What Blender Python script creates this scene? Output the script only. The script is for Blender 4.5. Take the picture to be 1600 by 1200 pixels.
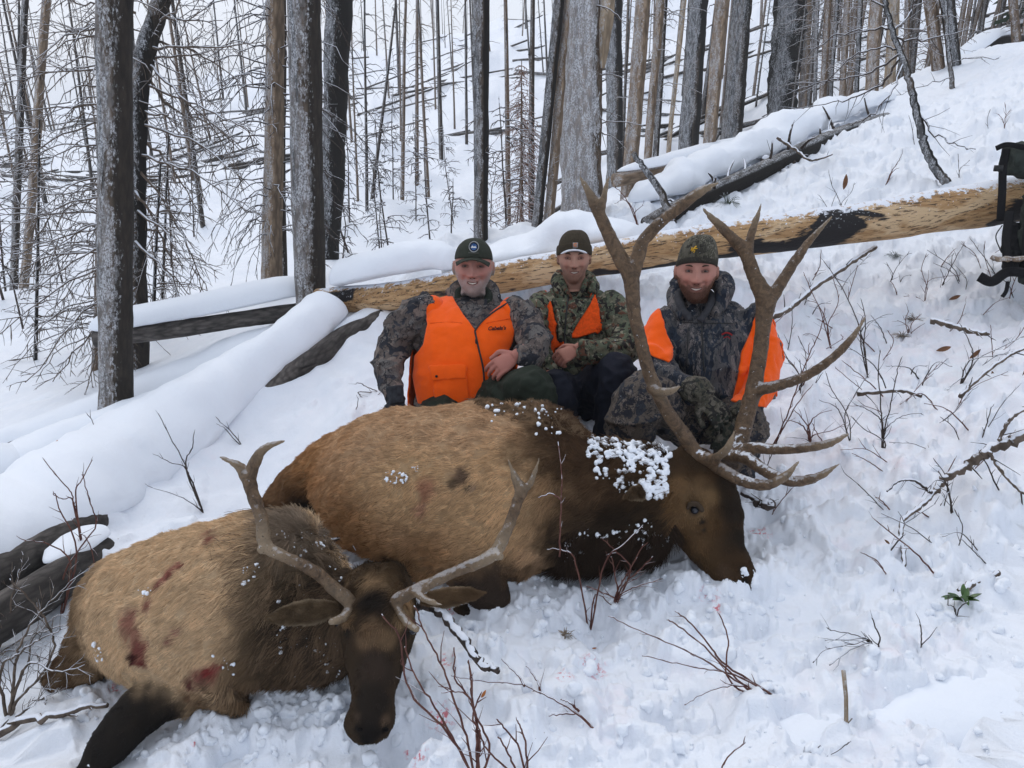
import bpy, math, random
import numpy as np
from mathutils import Vector, Matrix
for o in list(bpy.data.objects): bpy.data.objects.remove(o)
SC = bpy.context.scene
COL = SC.collection
# ------------------------------------------------------------ camera, world, sun, exposure
F = 1232.0                                   # focal length in pixels of the 1600 px wide photograph
PITCH = math.radians(20.1)
cam_data = bpy.data.cameras.new('camera'); cam = bpy.data.objects.new('camera', cam_data); COL.objects.link(cam)
cam.location = (0, 0, 0); cam.rotation_euler = (math.pi/2 - PITCH, 0, 0)
cam_data.sensor_width = 36; cam_data.lens = 36*F/1600; cam_data.clip_start = .05; cam_data.clip_end = 2000
SC.camera = cam
SC.cycles.volume_bounces = 2
SC.render.resolution_x = 1024; SC.render.resolution_y = 768
SC.view_settings.view_transform = 'Standard'; SC.view_settings.look = 'None'
SC.view_settings.exposure = 0.30; SC.view_settings.gamma = 1
SUN_EL, SUN_ROT = math.radians(48), math.radians(-28)
world = bpy.data.worlds.new('World'); SC.world = world; world.use_nodes = True
wn = world.node_tree; wn.nodes.clear()
sky = wn.nodes.new('ShaderNodeTexSky'); sky.sky_type = 'NISHITA'; sky.sun_disc = False
sky.sun_elevation = SUN_EL; sky.sun_rotation = SUN_ROT; sky.dust_density = 5.0; sky.air_density = 1.0; sky.ozone_density = 1.5
mx = wn.nodes.new('ShaderNodeMix'); mx.data_type = 'RGBA'; mx.inputs[0].default_value = .84
mx.inputs[7].default_value = (6.9, 7.45, 8.5, 1)           # even cloud deck
bgn = wn.nodes.new('ShaderNodeBackground'); bgn.inputs[1].default_value = .10
wo = wn.nodes.new('ShaderNodeOutputWorld')
wn.links.new(sky.outputs[0], mx.inputs[6]); wn.links.new(mx.outputs[2], bgn.inputs[0]); wn.links.new(bgn.outputs[0], wo.inputs[0])
sd = bpy.data.lights.new('sun', 'SUN'); sd.energy = .55; sd.angle = math.radians(35); sd.color = (1, .97, .93)
sun = bpy.data.objects.new('sun', sd); COL.objects.link(sun)
_sd = Vector((math.sin(SUN_ROT)*math.cos(SUN_EL), math.cos(SUN_ROT)*math.cos(SUN_EL), math.sin(SUN_EL)))
sun.rotation_euler = _sd.to_track_quat('Z', 'Y').to_euler()
# ------------------------------------------------------------ layout maths
SP, CP = math.sin(PITCH), math.cos(PITCH)
def W(px, py, d):
    """world point seen at pixel (px,py) of the 1600x1200 photograph at depth d metres"""
    a = (px-800)/F*d; b = -(py-600)/F*d
    return np.array([a, b*SP + d*CP, b*CP - d*SP])
def proj(p):
    p = np.asarray(p, float)
    d = p[..., 1]*CP - p[..., 2]*SP; b = p[..., 1]*SP + p[..., 2]*CP
    return np.stack([800 + F*p[..., 0]/d, 600 - F*b/d, d], -1)
# ------------------------------------------------------------ noise
def _h(i):
    i = i.astype(np.int64)
    n = (i[..., 0]*374761393 + i[..., 1]*668265263 + i[..., 2]*1274126177) & 0xffffffff
    n = ((n ^ (n >> 13))*1274126177) & 0xffffffff
    n = (n ^ (n >> 16)) & 0xffffff
    return n/float(0xffffff)
def vn(p):
    p = np.asarray(p, float)
    i = np.floor(p); f = p-i; u = f*f*f*(f*(f*6-15)+10); r = 0
    for dx in (0, 1):
        for dy in (0, 1):
            for dz in (0, 1):
                w = (u[..., 0] if dx else 1-u[..., 0])*(u[..., 1] if dy else 1-u[..., 1])*(u[..., 2] if dz else 1-u[..., 2])
                r = r + w*_h(i+np.array([dx, dy, dz]))
    return r*2-1
def fbm(p, o=4, g=.5):
    p = np.asarray(p, float); r = 0; a = 1
    for k in range(o): r = r + a*vn(p*(2.03**k)+k*17.3); a *= g
    return r
def ss(a, b, x): t = np.clip((np.asarray(x, float)-a)/(b-a), 0, 1); return t*t*(3-2*t)
# ------------------------------------------------------------ terrain height function
CPTS = [(800,1200,2.08),(400,1200,2.2),(0,1200,2.38),(1200,1200,2.0),(1600,1200,1.95),(800,905,2.9),(1170,915,2.8),(1600,900,2.62),
 (0,1000,3.1),(150,900,3.4),(183,640,5.0),(0,700,4.9),(400,700,4.3),(600,640,4.2),(700,690,3.75),(950,690,3.8),(1200,690,3.6),
 (1600,690,3.3),(1400,560,4.2),(1600,480,4.4),(1300,400,5.3),(1600,385,4.95),(1200,470,4.6),(650,520,4.8),(545,560,4.7),
 (1450,290,6.0),(1400,180,8.5),(1100,300,7),(1200,212,9.5),(1080,257,9.2),(900,348,7.6),(752,385,8.0),(1365,147,11.5),(1480,107,12),
 (1600,72,11),(1600,200,6.5),(487,482,5.4),(517,412,9.5),(300,450,10),(100,600,7),(300,520,7.5),(0,500,11),(0,420,16),
 (0,250,45),(0,190,110),(300,400,14),(300,300,25),(300,200,50),(300,145,85),(650,395,13),(650,300,22),(650,200,40),(650,78,80),
 (800,320,22),(800,200,38),(800,52,80),(1000,250,24),(1000,100,45),(1000,0,75),(1250,150,28),(1250,0,55),(1500,52,25),(1600,0,40),
 (1080,310,13.5),(1250,240,15),(1480,160,17),(1600,120,16),(900,400,13),(300,200,140),(650,150,140),(800,120,140),(1250,60,120),(1000,60,130),(0,178,160)]
WPTS = [(-8,2,-3.2),(-10,-5,-3.5),(8,2,-.5),(9,-5,-.6),(-30,10,-5),(30,10,5),(-80,30,-5),(60,20,12),(-2,0,-1.95),(2,0,-1.45),(0,.3,-1.62),(.3,0,-1.6),(-.3,0,-1.65),(0,1,-1.64),
 (120,60,25),(-120,60,-6)]
_c = [W(*c) for c in CPTS]+[np.array(w) for w in WPTS]
_c = np.array(_c, float)
def _uv(x, y): 
    r = np.sqrt(x*x+y*y); return np.stack([np.arctan2(x, y)*1.6, np.log(np.maximum(r, .25))], -1)
_cu = _uv(_c[:, 0], _c[:, 1])
def _phi(r2): return .5*r2*np.log(r2+1e-12)
def _k(A, B): return _phi(((A[:, None, :]-B[None])**2).sum(-1))
_n = len(_c)
_M = np.zeros((_n+3, _n+3)); _M[:_n, :_n] = _k(_cu, _cu)+np.eye(_n)*.004
_M[:_n, _n] = 1; _M[:_n, _n+1:] = _cu; _M[_n:, :_n] = _M[:_n, _n:].T
_wt = np.linalg.solve(_M, np.concatenate([_c[:, 2], np.zeros(3)]))
def base_z(x, y):
    x = np.asarray(x, float).ravel(); y = np.asarray(y, float).ravel(); out = np.empty(len(x))
    for s in range(0, len(x), 20000):
        u = _uv(x[s:s+20000], y[s:s+20000])
        out[s:s+20000] = _k(u, _cu)@_wt[:_n]+_wt[_n]+u@_wt[_n+1:]
    return out
LINE2 = np.array([W(*q)[:2] for q in [(360,620,4.75),(300,660,4.6),(200,730,4.2),(90,800,3.8)]])
def billow(p, s): return np.abs(vn(p*s))
def far_n(r): return 1-ss(6, 8, r)
def detail_z(x, y):
    r = np.sqrt(x*x+y*y); p = np.stack([x, y, np.zeros_like(x)+3.3], -1)
    far = ss(6, 25, r)
    tr = ss(-1.3, -.3, x+.25*(3.5-y))*(1-ss(8, 13, r)*.8)*(1-ss(14, 20, r))             # trampled ground
    tr = np.maximum(tr, (1-ss(2.6, 3.0, r))*.8)
    P2 = LINE2
    dm = np.full(len(x), 9.)
    for i in range(len(P2)-1):
        a, b = P2[i], P2[i+1]; ab = b-a; t = np.clip(((x-a[0])*ab[0]+(y-a[1])*ab[1])/(ab@ab), 0, 1)
        dm = np.minimum(dm, np.hypot(x-a[0]-t*ab[0], y-a[1]-t*ab[1]))
    z0 = .16*np.exp(-(dm/.42)**2)
    z = z0+fbm(p*.9, 3)*.05*(1-far) + (fbm(p*.12, 4)*.9+fbm(p*.6, 4)*.28)*far
    z += fbm(p*.5, 3)*.16*ss(5, 9, r)*(1-far)
    cl = ss(.0, .8, fbm(p*5.5+9, 3))*.055 + ss(.15, .6, fbm(p*13+40, 3))*.030 - ss(.15, .8, fbm(p*4.1+77, 2))*.065 + ss(.1, .5, fbm(p*27+4, 2))*.010
    z += cl*tr
    lf_ = ss(-.8, -1.6, x)*ss(3.2, 3.9, y)
    z -= .07*lf_*far_n(r)
    z += (fbm(p*2.6+5, 4)*.07+np.maximum(fbm(p*1.7+50, 2), 0)*.10+ss(.1, .7, fbm(p*6+20, 3))*.025)*(1-.75*lf_)*(1-tr)*(1-far)*ss(1.5, 3.2, r)
    z += fbm(p*22, 2)*.0045*(.35+tr)*(1-ss(4, 8, r))
    return z
def GZ(x, y):
    x = np.atleast_1d(np.asarray(x, float)); y = np.atleast_1d(np.asarray(y, float)); return base_z(x, y)+detail_z(x, y)
def gz(x, y): return float(GZ(x, y)[0])
def gp(px, py, dmin=1.2, dmax=130):
    """first hit of the view ray with the ground"""
    ds = dmin*(dmax/dmin)**np.linspace(0, 1, 900)
    u = W(px, py, 1.0); P = ds[:, None]*u[None]
    h = P[:, 2]-GZ(P[:, 0], P[:, 1])
    k = np.where(h < 0)[0]
    if len(k) == 0: return None
    k = k[0]
    if k == 0: return P[0]
    t = h[k-1]/(h[k-1]-h[k]); return P[k-1]*(1-t)+P[k]*t
# ------------------------------------------------------------ node helper
class NT:
    def __init__(s, name, rough=.8, spec=.3):
        s.m = bpy.data.materials.new(name); s.m.use_nodes = True; s.t = s.m.node_tree; s.t.nodes.clear()
        s.out = s.t.nodes.new('ShaderNodeOutputMaterial'); s.b = s.t.nodes.new('ShaderNodeBsdfPrincipled')
        s.t.links.new(s.b.outputs[0], s.out.inputs[0]); s.b.inputs['Roughness'].default_value = rough
        s.b.inputs['Specular IOR Level'].default_value = spec
    def _set(s, sock, v):
        if isinstance(v, bpy.types.NodeSocket): s.t.links.new(v, sock)
        elif isinstance(v, (tuple, list)) and len(v) == 3 and sock.type == 'RGBA': sock.default_value = (*v, 1)
        else: sock.default_value = v
    def n(s, ty, props=None, o=0, **k):
        nd = s.t.nodes.new('ShaderNode'+ty)
        for a, v in (props or {}).items(): setattr(nd, a, v)
        for a, v in k.items():
            s._set(nd.inputs[int(a[1:])] if a[0] == '_' else nd.inputs[a.replace('_', ' ')], v)
        return nd.outputs[o]
    def obj(s, scale=(1, 1, 1)):
        return s.n('Mapping', _0=s.n('TexCoord', o=3), Scale=scale)
    def noise(s, vec, scale, detail=3, rough=.55, dist=0, o=0):
        return s.n('TexNoise', o=o, Vector=vec, Scale=scale, Detail=detail, Roughness=rough, Distortion=dist)
    def vor(s, vec, scale, feature='F1', o=0, rnd=1):
        return s.n('TexVoronoi', {'feature': feature}, o=o, Vector=vec, Scale=scale, Randomness=rnd)
    def rmp(s, f, stops, interp='LINEAR'):
        nd = s.t.nodes.new('ShaderNodeValToRGB'); cr = nd.color_ramp; cr.interpolation = interp
        while len(cr.elements) < len(stops): cr.elements.new(.5)
        for e, (p, c) in zip(cr.elements, stops):
            e.position = p; c = (c, c, c) if isinstance(c, (int, float)) else c; e.color = (*c, 1)
        s._set(nd.inputs[0], f); return nd.outputs[0]
    def mix(s, f, a, b, mode='MIX'):
        nd = s.t.nodes.new('ShaderNodeMix'); nd.data_type = 'RGBA'; nd.blend_type = mode
        s._set(nd.inputs[0], f); s._set(nd.inputs[6], a); s._set(nd.inputs[7], b); return nd.outputs[2]
    def ma(s, op, a, b=0, c=0):
        nd = s.t.nodes.new('ShaderNodeMath'); nd.operation = op
        s._set(nd.inputs[0], a); s._set(nd.inputs[1], b); s._set(nd.inputs[2], c); return nd.outputs[0]
    def step(s, v, a, b):
        nd = s.t.nodes.new('ShaderNodeMapRange'); nd.clamp = True
        s._set(nd.inputs[0], v); s._set(nd.inputs[1], a); s._set(nd.inputs[2], b); return nd.outputs[0]
    def dotn(s, v):
        nd = s.t.nodes.new('ShaderNodeVectorMath'); nd.operation = 'DOT_PRODUCT'
        s.t.links.new(s.n('NewGeometry', o=1), nd.inputs[0]); nd.inputs[1].default_value = v; return nd.outputs['Value']
    def col(s, c): s._set(s.b.inputs['Base Color'], c)
    def rough(s, c): s._set(s.b.inputs['Roughness'], c)
    def bump(s, h, strength=.5, dist=.01):
        s.t.links.new(s.n('Bump', Height=h, Strength=strength, Distance=dist), s.b.inputs['Normal'])
def plain(name, c, rough=.8, spec=.3, var=.15, scale=30):
    t = NT(name, rough, spec); n = t.noise(t.obj(), scale)
    t.col(t.mix(t.step(n, .3, .7), tuple(x*(1-var) for x in c), tuple(min(1, x*(1+var)) for x in c))); t.bump(n, .3, .003); return t.m
SNOWC = (.84, .87, .92)
def m_snow():
    t = NT('snow', .55, .3); v = t.obj()
    n1 = t.noise(v, 7, 5, .6); n2 = t.noise(v, 60, 4, .7); n3 = t.noise(v, 300, 2)
    c = t.mix(t.step(n1, .3, .7), (.80, .84, .90), (.87, .895, .94))
    # faint pink stains in the trampled snow round the animals, and bits of bark and needles
    g = t.n('SeparateXYZ', _0=v); 
    st = t.ma('MULTIPLY', t.step(t.noise(v, 1.7, 3, .6), .56, .70), t.step(t.noise(v, 14, 3), .46, .62))
    dn = t.n('VectorMath', {'operation': 'DISTANCE'}, o=1, _0=v, _1=(.35, 3.3, -1.5))
    st = t.ma('MULTIPLY', st, t.step(dn, 3.0, .6))
    c = t.mix(t.ma('MULTIPLY', st, .22), c, (.85, .38, .38))
    dv = t.n('VectorMath', {'operation': 'DISTANCE'}, o=1, _0=v, _1=(1.9, 4.0, -1.2))
    st2 = t.ma('MULTIPLY', t.step(dv, 1.5, .3), t.step(t.noise(v, 5, 4, .7), .42, .65))
    c = t.mix(t.ma('MULTIPLY', st2, .14), c, (.80, .45, .43))
    for (px, py, r) in [(925,1045,.045),(882,1055,.03),(1110,930,.035),(1120,950,.02),(312,1098,.05),(205,1085,.03),(180,1078,.025),(305,1160,.012),(652,1180,.03),(640,1178,.015),(690,1120,.04),(700,1030,.03),(1185,835,.045),(700,955,.03)]:
        q = gp(px, py); dd_ = t.n('VectorMath', {'operation': 'DISTANCE'}, o=1, _0=v, _1=tuple(float(a) for a in q))
        k = t.ma('MULTIPLY', t.step(dd_, r*1.3, r*.4), t.step(t.noise(v, 55, 3, .7), .50, .60)); c = t.mix(t.ma('MULTIPLY', k, .8), c, (.62, .05, .07))
    sp = t.ma('MULTIPLY', t.step(t.noise(v, 110, 2), .735, .76), t.step(t.noise(v, 2.3, 3), .5, .62))
    c = t.mix(t.ma('MULTIPLY', sp, .7), c, (.16, .11, .07))
    t.col(c)
    t.b.inputs['Subsurface Weight'].default_value = .0
    h = t.ma('ADD', t.ma('MULTIPLY', n1, 1.0), t.ma('ADD', t.ma('MULTIPLY', n2, .35), t.ma('MULTIPLY', n3, .12)))
    t.bump(h, .55, .02); return t.m
def m_snowcap():
    t = NT('pillow_snow', .55, .3); v = t.obj()
    n1 = t.noise(v, 5, 4, .6); n2 = t.noise(v, 50, 4, .7)
    t.col(t.mix(n1, (.82, .86, .92), (.87, .90, .94)))
    t.bump(t.ma('ADD', n1, t.ma('MULTIPLY', n2, .3)), .35, .02); return t.m
WIND = (-.62, -.78, 0)
def m_bark(name, a, b, char=.3, snow=.5, cs=1.0, tan=None, zchar=None, pc=(.02, .018, .016), w0=-.35, sc=(.60, .615, .64)):
    """bark: colours a/b, amount of charred patches, wind-plastered snow"""
    t = NT(name, .85, .2); v = t.obj((1, 1, .28)); v3 = t.obj()
    n1 = t.noise(v, 22*cs, 5, .65, .6); n2 = t.noise(v3, 70, 4, .7)
    c = t.mix(t.step(n1, .32, .68), a, b)
    c = t.mix(t.ma('MULTIPLY', t.step(t.vor(v, 45*cs), .35, .75), .6), c, tuple(x*.45 for x in a))
    if tan:
        c = t.mix(t.step(t.noise(t.obj((1, 1, .12)), 5, 3, .6, 1.0), .54, .58), c, tan)
    if char > 0:
        cm = t.step(t.noise(t.obj((1, 1, .2)), 3.0, 4, .6, .8), .62-char*.35, .66-char*.35)
        if zchar:
            z = t.n('SeparateXYZ', o=2, _0=v3)
            cm = t.ma('MAXIMUM', cm, t.step(t.ma('ADD', z, t.ma('MULTIPLY', n1, .8)), zchar+.5, zchar+.25))
        lee = t.step(t.dotn((.95, .1, 0)), .05, .35)
        cm = t.ma('MAXIMUM', cm, t.ma('MULTIPLY', lee, min(1, char*2.2)))
        c = t.mix(cm, c, pc)
    if snow > 0:
        wd = t.step(t.dotn(WIND), w0, 1.0)
        nz = t.ma('ADD', t.ma('MULTIPLY', t.noise(t.obj((1, 1, .45)), 55, 5, .75), .75), t.ma('MULTIPLY', t.noise(t.obj((1, 1, .25)), 6, 4, .6), .45))
        sm = t.step(t.ma('ADD', nz, t.ma('MULTIPLY', wd, .38)), .98-snow*.30, 1.04-snow*.30)
        sm = t.ma('MAXIMUM', sm, t.ma('MULTIPLY', t.step(t.dotn((0, 0, 1)), .55, .75), t.step(n2, .35, .5)))
        gr = t.ma('MULTIPLY', t.step(t.noise(t.obj((1, 1, .65)), 105, 5, .8), .45, .55), t.step(t.noise(t.obj((1, 1, .3)), 24, 4, .7), .40, .56))
        sm = t.ma('MULTIPLY', sm, t.ma('MULTIPLY_ADD', gr, .72, .13 if snow < .75 else .26))
        c = t.mix(sm, c, sc)
    t.col(c)
    t.bump(t.ma('ADD', n1, t.ma('MULTIPLY', n2, .4)), .8, .012); return t.m
def m_twig(name, a, b, snow=.6):
    t = NT(name, .85, .2); v = t.obj()
    n = t.noise(v, 30, 3); c = t.mix(t.step(n, .35, .65), a, b)
    sm = t.ma('MULTIPLY', t.step(t.ma('ADD', t.dotn((-.15, -.1, 1)), t.ma('MULTIPLY', n, .5)), 1.0-snow*.3, 1.1-snow*.3), 1)
    t.col(t.mix(sm, c, (.78, .81, .87))); t.bump(n, .5, .003); return t.m
M = {}
M['snow'] = m_snow(); M['cap'] = m_snowcap()
M['bark_grey'] = m_bark('grey_brown_bark', (.060, .047, .036), (.155, .118, .088), .36, .50)
M['bark_log'] = m_bark('old_grey_log_bark', (.06, .054, .05), (.17, .15, .135), .25, .0)
M['bark_dark'] = m_bark('dark_bark', (.05, .042, .036), (.13, .10, .075), .45, .62, w0=.35)
M['bark_char'] = m_bark('charred_bark', (.012, .012, .013), (.03, .028, .027), .9, .36, .6, w0=.25)
M['bark_tan'] = m_bark('weathered_tan_wood', (.20, .14, .095), (.38, .28, .19), .20, .40, .7, w0=.1)
M['bark_pale'] = m_bark('pale_bare_wood', (.30, .225, .15), (.46, .36, .25), .10, .25, .6)
M['bark_split'] = m_bark('snow_plastered_bark', (.08, .055, .036), (.22, .15, .095), .22, .84, 1, None)
M['bark_far'] = m_bark('distant_snag_bark', (.06, .050, .042), (.15, .115, .09), .35, .28, w0=.2)
M['bark_far2'] = m_bark('distant_brown_bark', (.13, .09, .062), (.26, .185, .125), .15, .30, w0=.2)
M['twig'] = m_twig('grey_brown_twig', (.075, .058, .046), (.17, .13, .10), .35)
M['twig_dark'] = m_twig('dark_twig', (.035, .028, .025), (.08, .06, .05), .5)
M['twig_red'] = m_twig('red_brown_twig', (.09, .035, .03), (.16, .075, .055), .1)
M['twig_rust'] = m_twig('rusty_dead_needles', (.16, .08, .05), (.26, .14, .09), .35)
M['needle'] = m_twig('green_needles', (.025, .05, .03), (.06, .09, .05), .6)
# ------------------------------------------------------------ mesh helpers
class MB:
    def __init__(s): s.v = []; s.f = []; s.n = 0
    def add(s, V, Fc):
        V = np.asarray(V, float); s.v.append(V); s.f += [tuple(i+s.n for i in f) for f in Fc]; s.n += len(V)
    def loft(s, C, A, B, n=16, cap=True, fn=None):
        """rings at centres C with half axes A, B (arrays k x 3)"""
        C, A, B = (np.asarray(q, float) for q in (C, A, B)); k = len(C)
        th = np.linspace(0, 2*np.pi, n, endpoint=False)
        V = C[:, None]+A[:, None]*np.cos(th)[None, :, None]+B[:, None]*np.sin(th)[None, :, None]
        V = V.reshape(-1, 3); Fc = []
        for i in range(k-1):
            for j in range(n):
                a = i*n+j; b = i*n+(j+1) % n; Fc.append((a, b, b+n, a+n))
        if cap:
            V = np.vstack([V, C[:1], C[-1:]]); c0 = k*n; c1 = c0+1
            for j in range(n): Fc.append((c0, (j+1) % n, j)); Fc.append((c1, (k-1)*n+j, (k-1)*n+(j+1) % n))
        if fn is not None: V = fn(V)
        s.add(V, Fc)
    def tube(s, P, R, n=8, cap=True, flat=1.0, up=(0, 0, 1)):
        P = np.asarray(P, float); R = np.broadcast_to(np.asarray(R, float), (len(P),))
        T = np.gradient(P, axis=0); T /= np.linalg.norm(T, axis=1)[:, None]+1e-9
        u = np.asarray(up, float)
        if abs(T[0]@u) > .93: u = np.array([1., 0, 0])
        A = []
        a = np.cross(T[0], u); a /= np.linalg.norm(a)
        for i in range(len(P)):
            a = a-T[i]*(a@T[i]); a /= np.linalg.norm(a)+1e-9; A.append(a)
        A = np.array(A); B = np.cross(T, A)
        s.loft(P, A*R[:, None], B*(R*flat)[:, None], n, cap)
    def ball(s, c, r, n=12, ax=None):
        c = np.asarray(c, float); r = np.broadcast_to(np.asarray(r, float), (3,))
        ph = np.linspace(0, np.pi, n//2+2)[1:-1]
        ax = np.eye(3) if ax is None else np.asarray(ax, float)
        C = c+np.cos(ph)[:, None]*ax[2]*r[2]
        k = len(ph)
        A = np.sin(ph)[:, None]*ax[0]*r[0]; B = np.sin(ph)[:, None]*ax[1]*r[1]
        th = np.linspace(0, 2*np.pi, n, endpoint=False)
        V = (C[:, None]+A[:, None]*np.cos(th)[None, :, None]+B[:, None]*np.sin(th)[None, :, None]).reshape(-1, 3)
        V = np.vstack([V, c+ax[2]*r[2], c-ax[2]*r[2]]); Fc = []
        for i in range(k-1):
            for j in range(n): a = i*n+j; b = i*n+(j+1) % n; Fc.append((a, a+n, b+n, b))
        for j in range(n): Fc.append((k*n, j, (j+1) % n)); Fc.append((k*n+1, (k-1)*n+(j+1) % n, (k-1)*n+j))
        s.add(V, Fc)
    def box(s, c, x, y, z):
        """box with half-axis vectors x,y,z"""
        c, x, y, z = (np.asarray(q, float) for q in (c, x, y, z))
        V = [c+a*x+b*y+d*z for a in (-1, 1) for b in (-1, 1) for d in (-1, 1)]
        s.add(V, [(0, 1, 3, 2), (4, 6, 7, 5), (0, 4, 5, 1), (2, 3, 7, 6), (0, 2, 6, 4), (1, 5, 7, 3)])
    def quad(s, *p): s.add(np.array(p), [tuple(range(len(p)))])
    def V(s): return np.vstack(s.v)
def spline(P, k=6):
    """Catmull-Rom through the rows of P (any width)"""
    P = np.asarray(P, float); Q = np.vstack([2*P[0]-P[1], P, 2*P[-1]-P[-2]]); out = []
    for i in range(1, len(Q)-2):
        for t in np.linspace(0, 1, k, endpoint=False):
            a, b, c, d = Q[i-1:i+3]
            out.append(.5*((2*b)+(-a+c)*t+(2*a-5*b+4*c-d)*t*t+(-a+3*b-3*c+d)*t**3))
    out.append(P[-1]); return np.array(out)
def mesh_from(V, Fc, name, smooth=True):
    me = bpy.data.meshes.new(name); me.from_pydata(np.asarray(V).tolist(), [], Fc)
    if smooth: me.polygons.foreach_set('use_smooth', np.ones(len(me.polygons), bool))
    me.update(); return me
def link(name, me, mat, parent=None, base=None):
    o = bpy.data.objects.new(name, me); COL.objects.link(o)
    if mat is not None and hasattr(me, 'materials'):
        for m in (mat if isinstance(mat, (list, tuple)) else [mat]): me.materials.append(m)
    if parent is not None: o.parent = parent
    if base is not None: o.location = base
    return o
def world_of(o):
    p = np.zeros(3)
    while o is not None: p = p+np.array(o.location); o = o.parent
    return p
def put(name, mb, mat, parent=None, base=None, smooth=True):
    """mb holds world coordinates; the object's origin is its base"""
    V = mb.V() if isinstance(mb, MB) else mb[0]; Fc = mb.f if isinstance(mb, MB) else mb[1]
    org = world_of(parent) if parent is not None else np.zeros(3)
    b = np.asarray(base, float) if base is not None else org
    o = link(name, mesh_from(V-b, Fc, name, smooth), mat, parent)
    o.location = tuple(b-org); return o
def tag(o, label=None, cat=None, group=None, kind=None):
    if label: o['label'] = label
    if cat: o['category'] = cat
    if group: o['group'] = group
    if kind: o['kind'] = kind
    return o
def empty(name, loc, label, cat, group=None):
    o = bpy.data.objects.new(name, None); COL.objects.link(o); o.location = tuple(float(q) for q in loc); o.empty_display_size = .1
    return tag(o, label, cat, group)
def remesh(mb, voxel, smooth=4, fac=.5):
    me = mesh_from(mb.V(), mb.f, 'tmp'); o = bpy.data.objects.new('tmp', me); COL.objects.link(o)
    m = o.modifiers.new('r', 'REMESH'); m.mode = 'VOXEL'; m.voxel_size = voxel; m.adaptivity = 0
    if smooth: s = o.modifiers.new('s', 'SMOOTH'); s.factor = fac; s.iterations = smooth
    dg = bpy.context.evaluated_depsgraph_get(); dg.update()
    e = o.evaluated_get(dg); m2 = e.to_mesh()
    V = np.empty(len(m2.vertices)*3); m2.vertices.foreach_get('co', V); V = V.reshape(-1, 3)
    nl = len(m2.loops); L = np.empty(nl, np.int32); m2.loops.foreach_get('vertex_index', L)
    ls = np.empty(len(m2.polygons), np.int32); m2.polygons.foreach_get('loop_start', ls)
    Lt = L.tolist(); e2 = ls.tolist()+[nl]
    Fc = [tuple(Lt[e2[i]:e2[i+1]]) for i in range(len(ls))]
    e.to_mesh_clear(); bpy.data.objects.remove(o); bpy.data.meshes.remove(me)
    return V, Fc
def vnormals(V, Fc):
    N = np.zeros_like(V); q = np.array([f for f in Fc if len(f) == 4]); t = np.array([f for f in Fc if len(f) == 3])
    for a in (q, t):
        if len(a) == 0: continue
        n = np.cross(V[a[:, 2]]-V[a[:, 0]], V[a[:, -1]]-V[a[:, 1]]) if a.shape[1] == 4 else np.cross(V[a[:, 1]]-V[a[:, 0]], V[a[:, 2]]-V[a[:, 0]])
        for k in range(a.shape[1]): np.add.at(N, a[:, k], n)
    return N/(np.linalg.norm(N, axis=1)[:, None]+1e-12)
def vcol(o, name, C):
    a = o.data.attributes.new(name, 'FLOAT_COLOR', 'POINT'); C = np.asarray(C, float)
    if C.shape[1] == 3: C = np.hstack([C, np.ones((len(C), 1))])
    a.data.foreach_set('color', C.astype(np.float32).ravel())
rng = np.random.default_rng(7); random.seed(7)
# ------------------------------------------------------------ ground sheet
def build_ground():
    az = np.concatenate([np.linspace(-175, -37, 60), np.linspace(-36, 36, 780), np.linspace(37, 175, 60)])*math.pi/180
    lr = np.concatenate([np.linspace(math.log(.25), math.log(1.3), 20)[:-1], np.linspace(math.log(1.3), math.log(12), 420)[:-1], np.linspace(math.log(12), math.log(200), 170)])
    A, L = np.meshgrid(az, lr); R = np.exp(L); x = (np.sin(A)*R).ravel(); y = (np.cos(A)*R).ravel()
    z = GZ(x, y); V = np.stack([x, y, z], -1); nc = len(az); nr = len(lr)
    me = bpy.data.meshes.new('snow_ground')
    i = np.arange((nr-1)*nc).reshape(nr-1, nc)[:, :-1].ravel()
    q = np.stack([i, i+1, i+nc+1, i+nc], -1)[:, ::-1]
    me.vertices.add(len(V)); me.vertices.foreach_set('co', V.ravel())
    me.loops.add(q.size); me.loops.foreach_set('vertex_index', q.ravel().astype(np.int32))
    me.polygons.add(len(q)); me.polygons.foreach_set('loop_start', np.arange(0, q.size, 4, dtype=np.int32))
    me.polygons.foreach_set('use_smooth', np.ones(len(q), bool)); me.update(); me.validate()
    o = link('snow_ground', me, M['snow']); tag(o, 'snow covered forest slope and far burnt hillside', None, None, 'structure')
build_ground()
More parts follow.
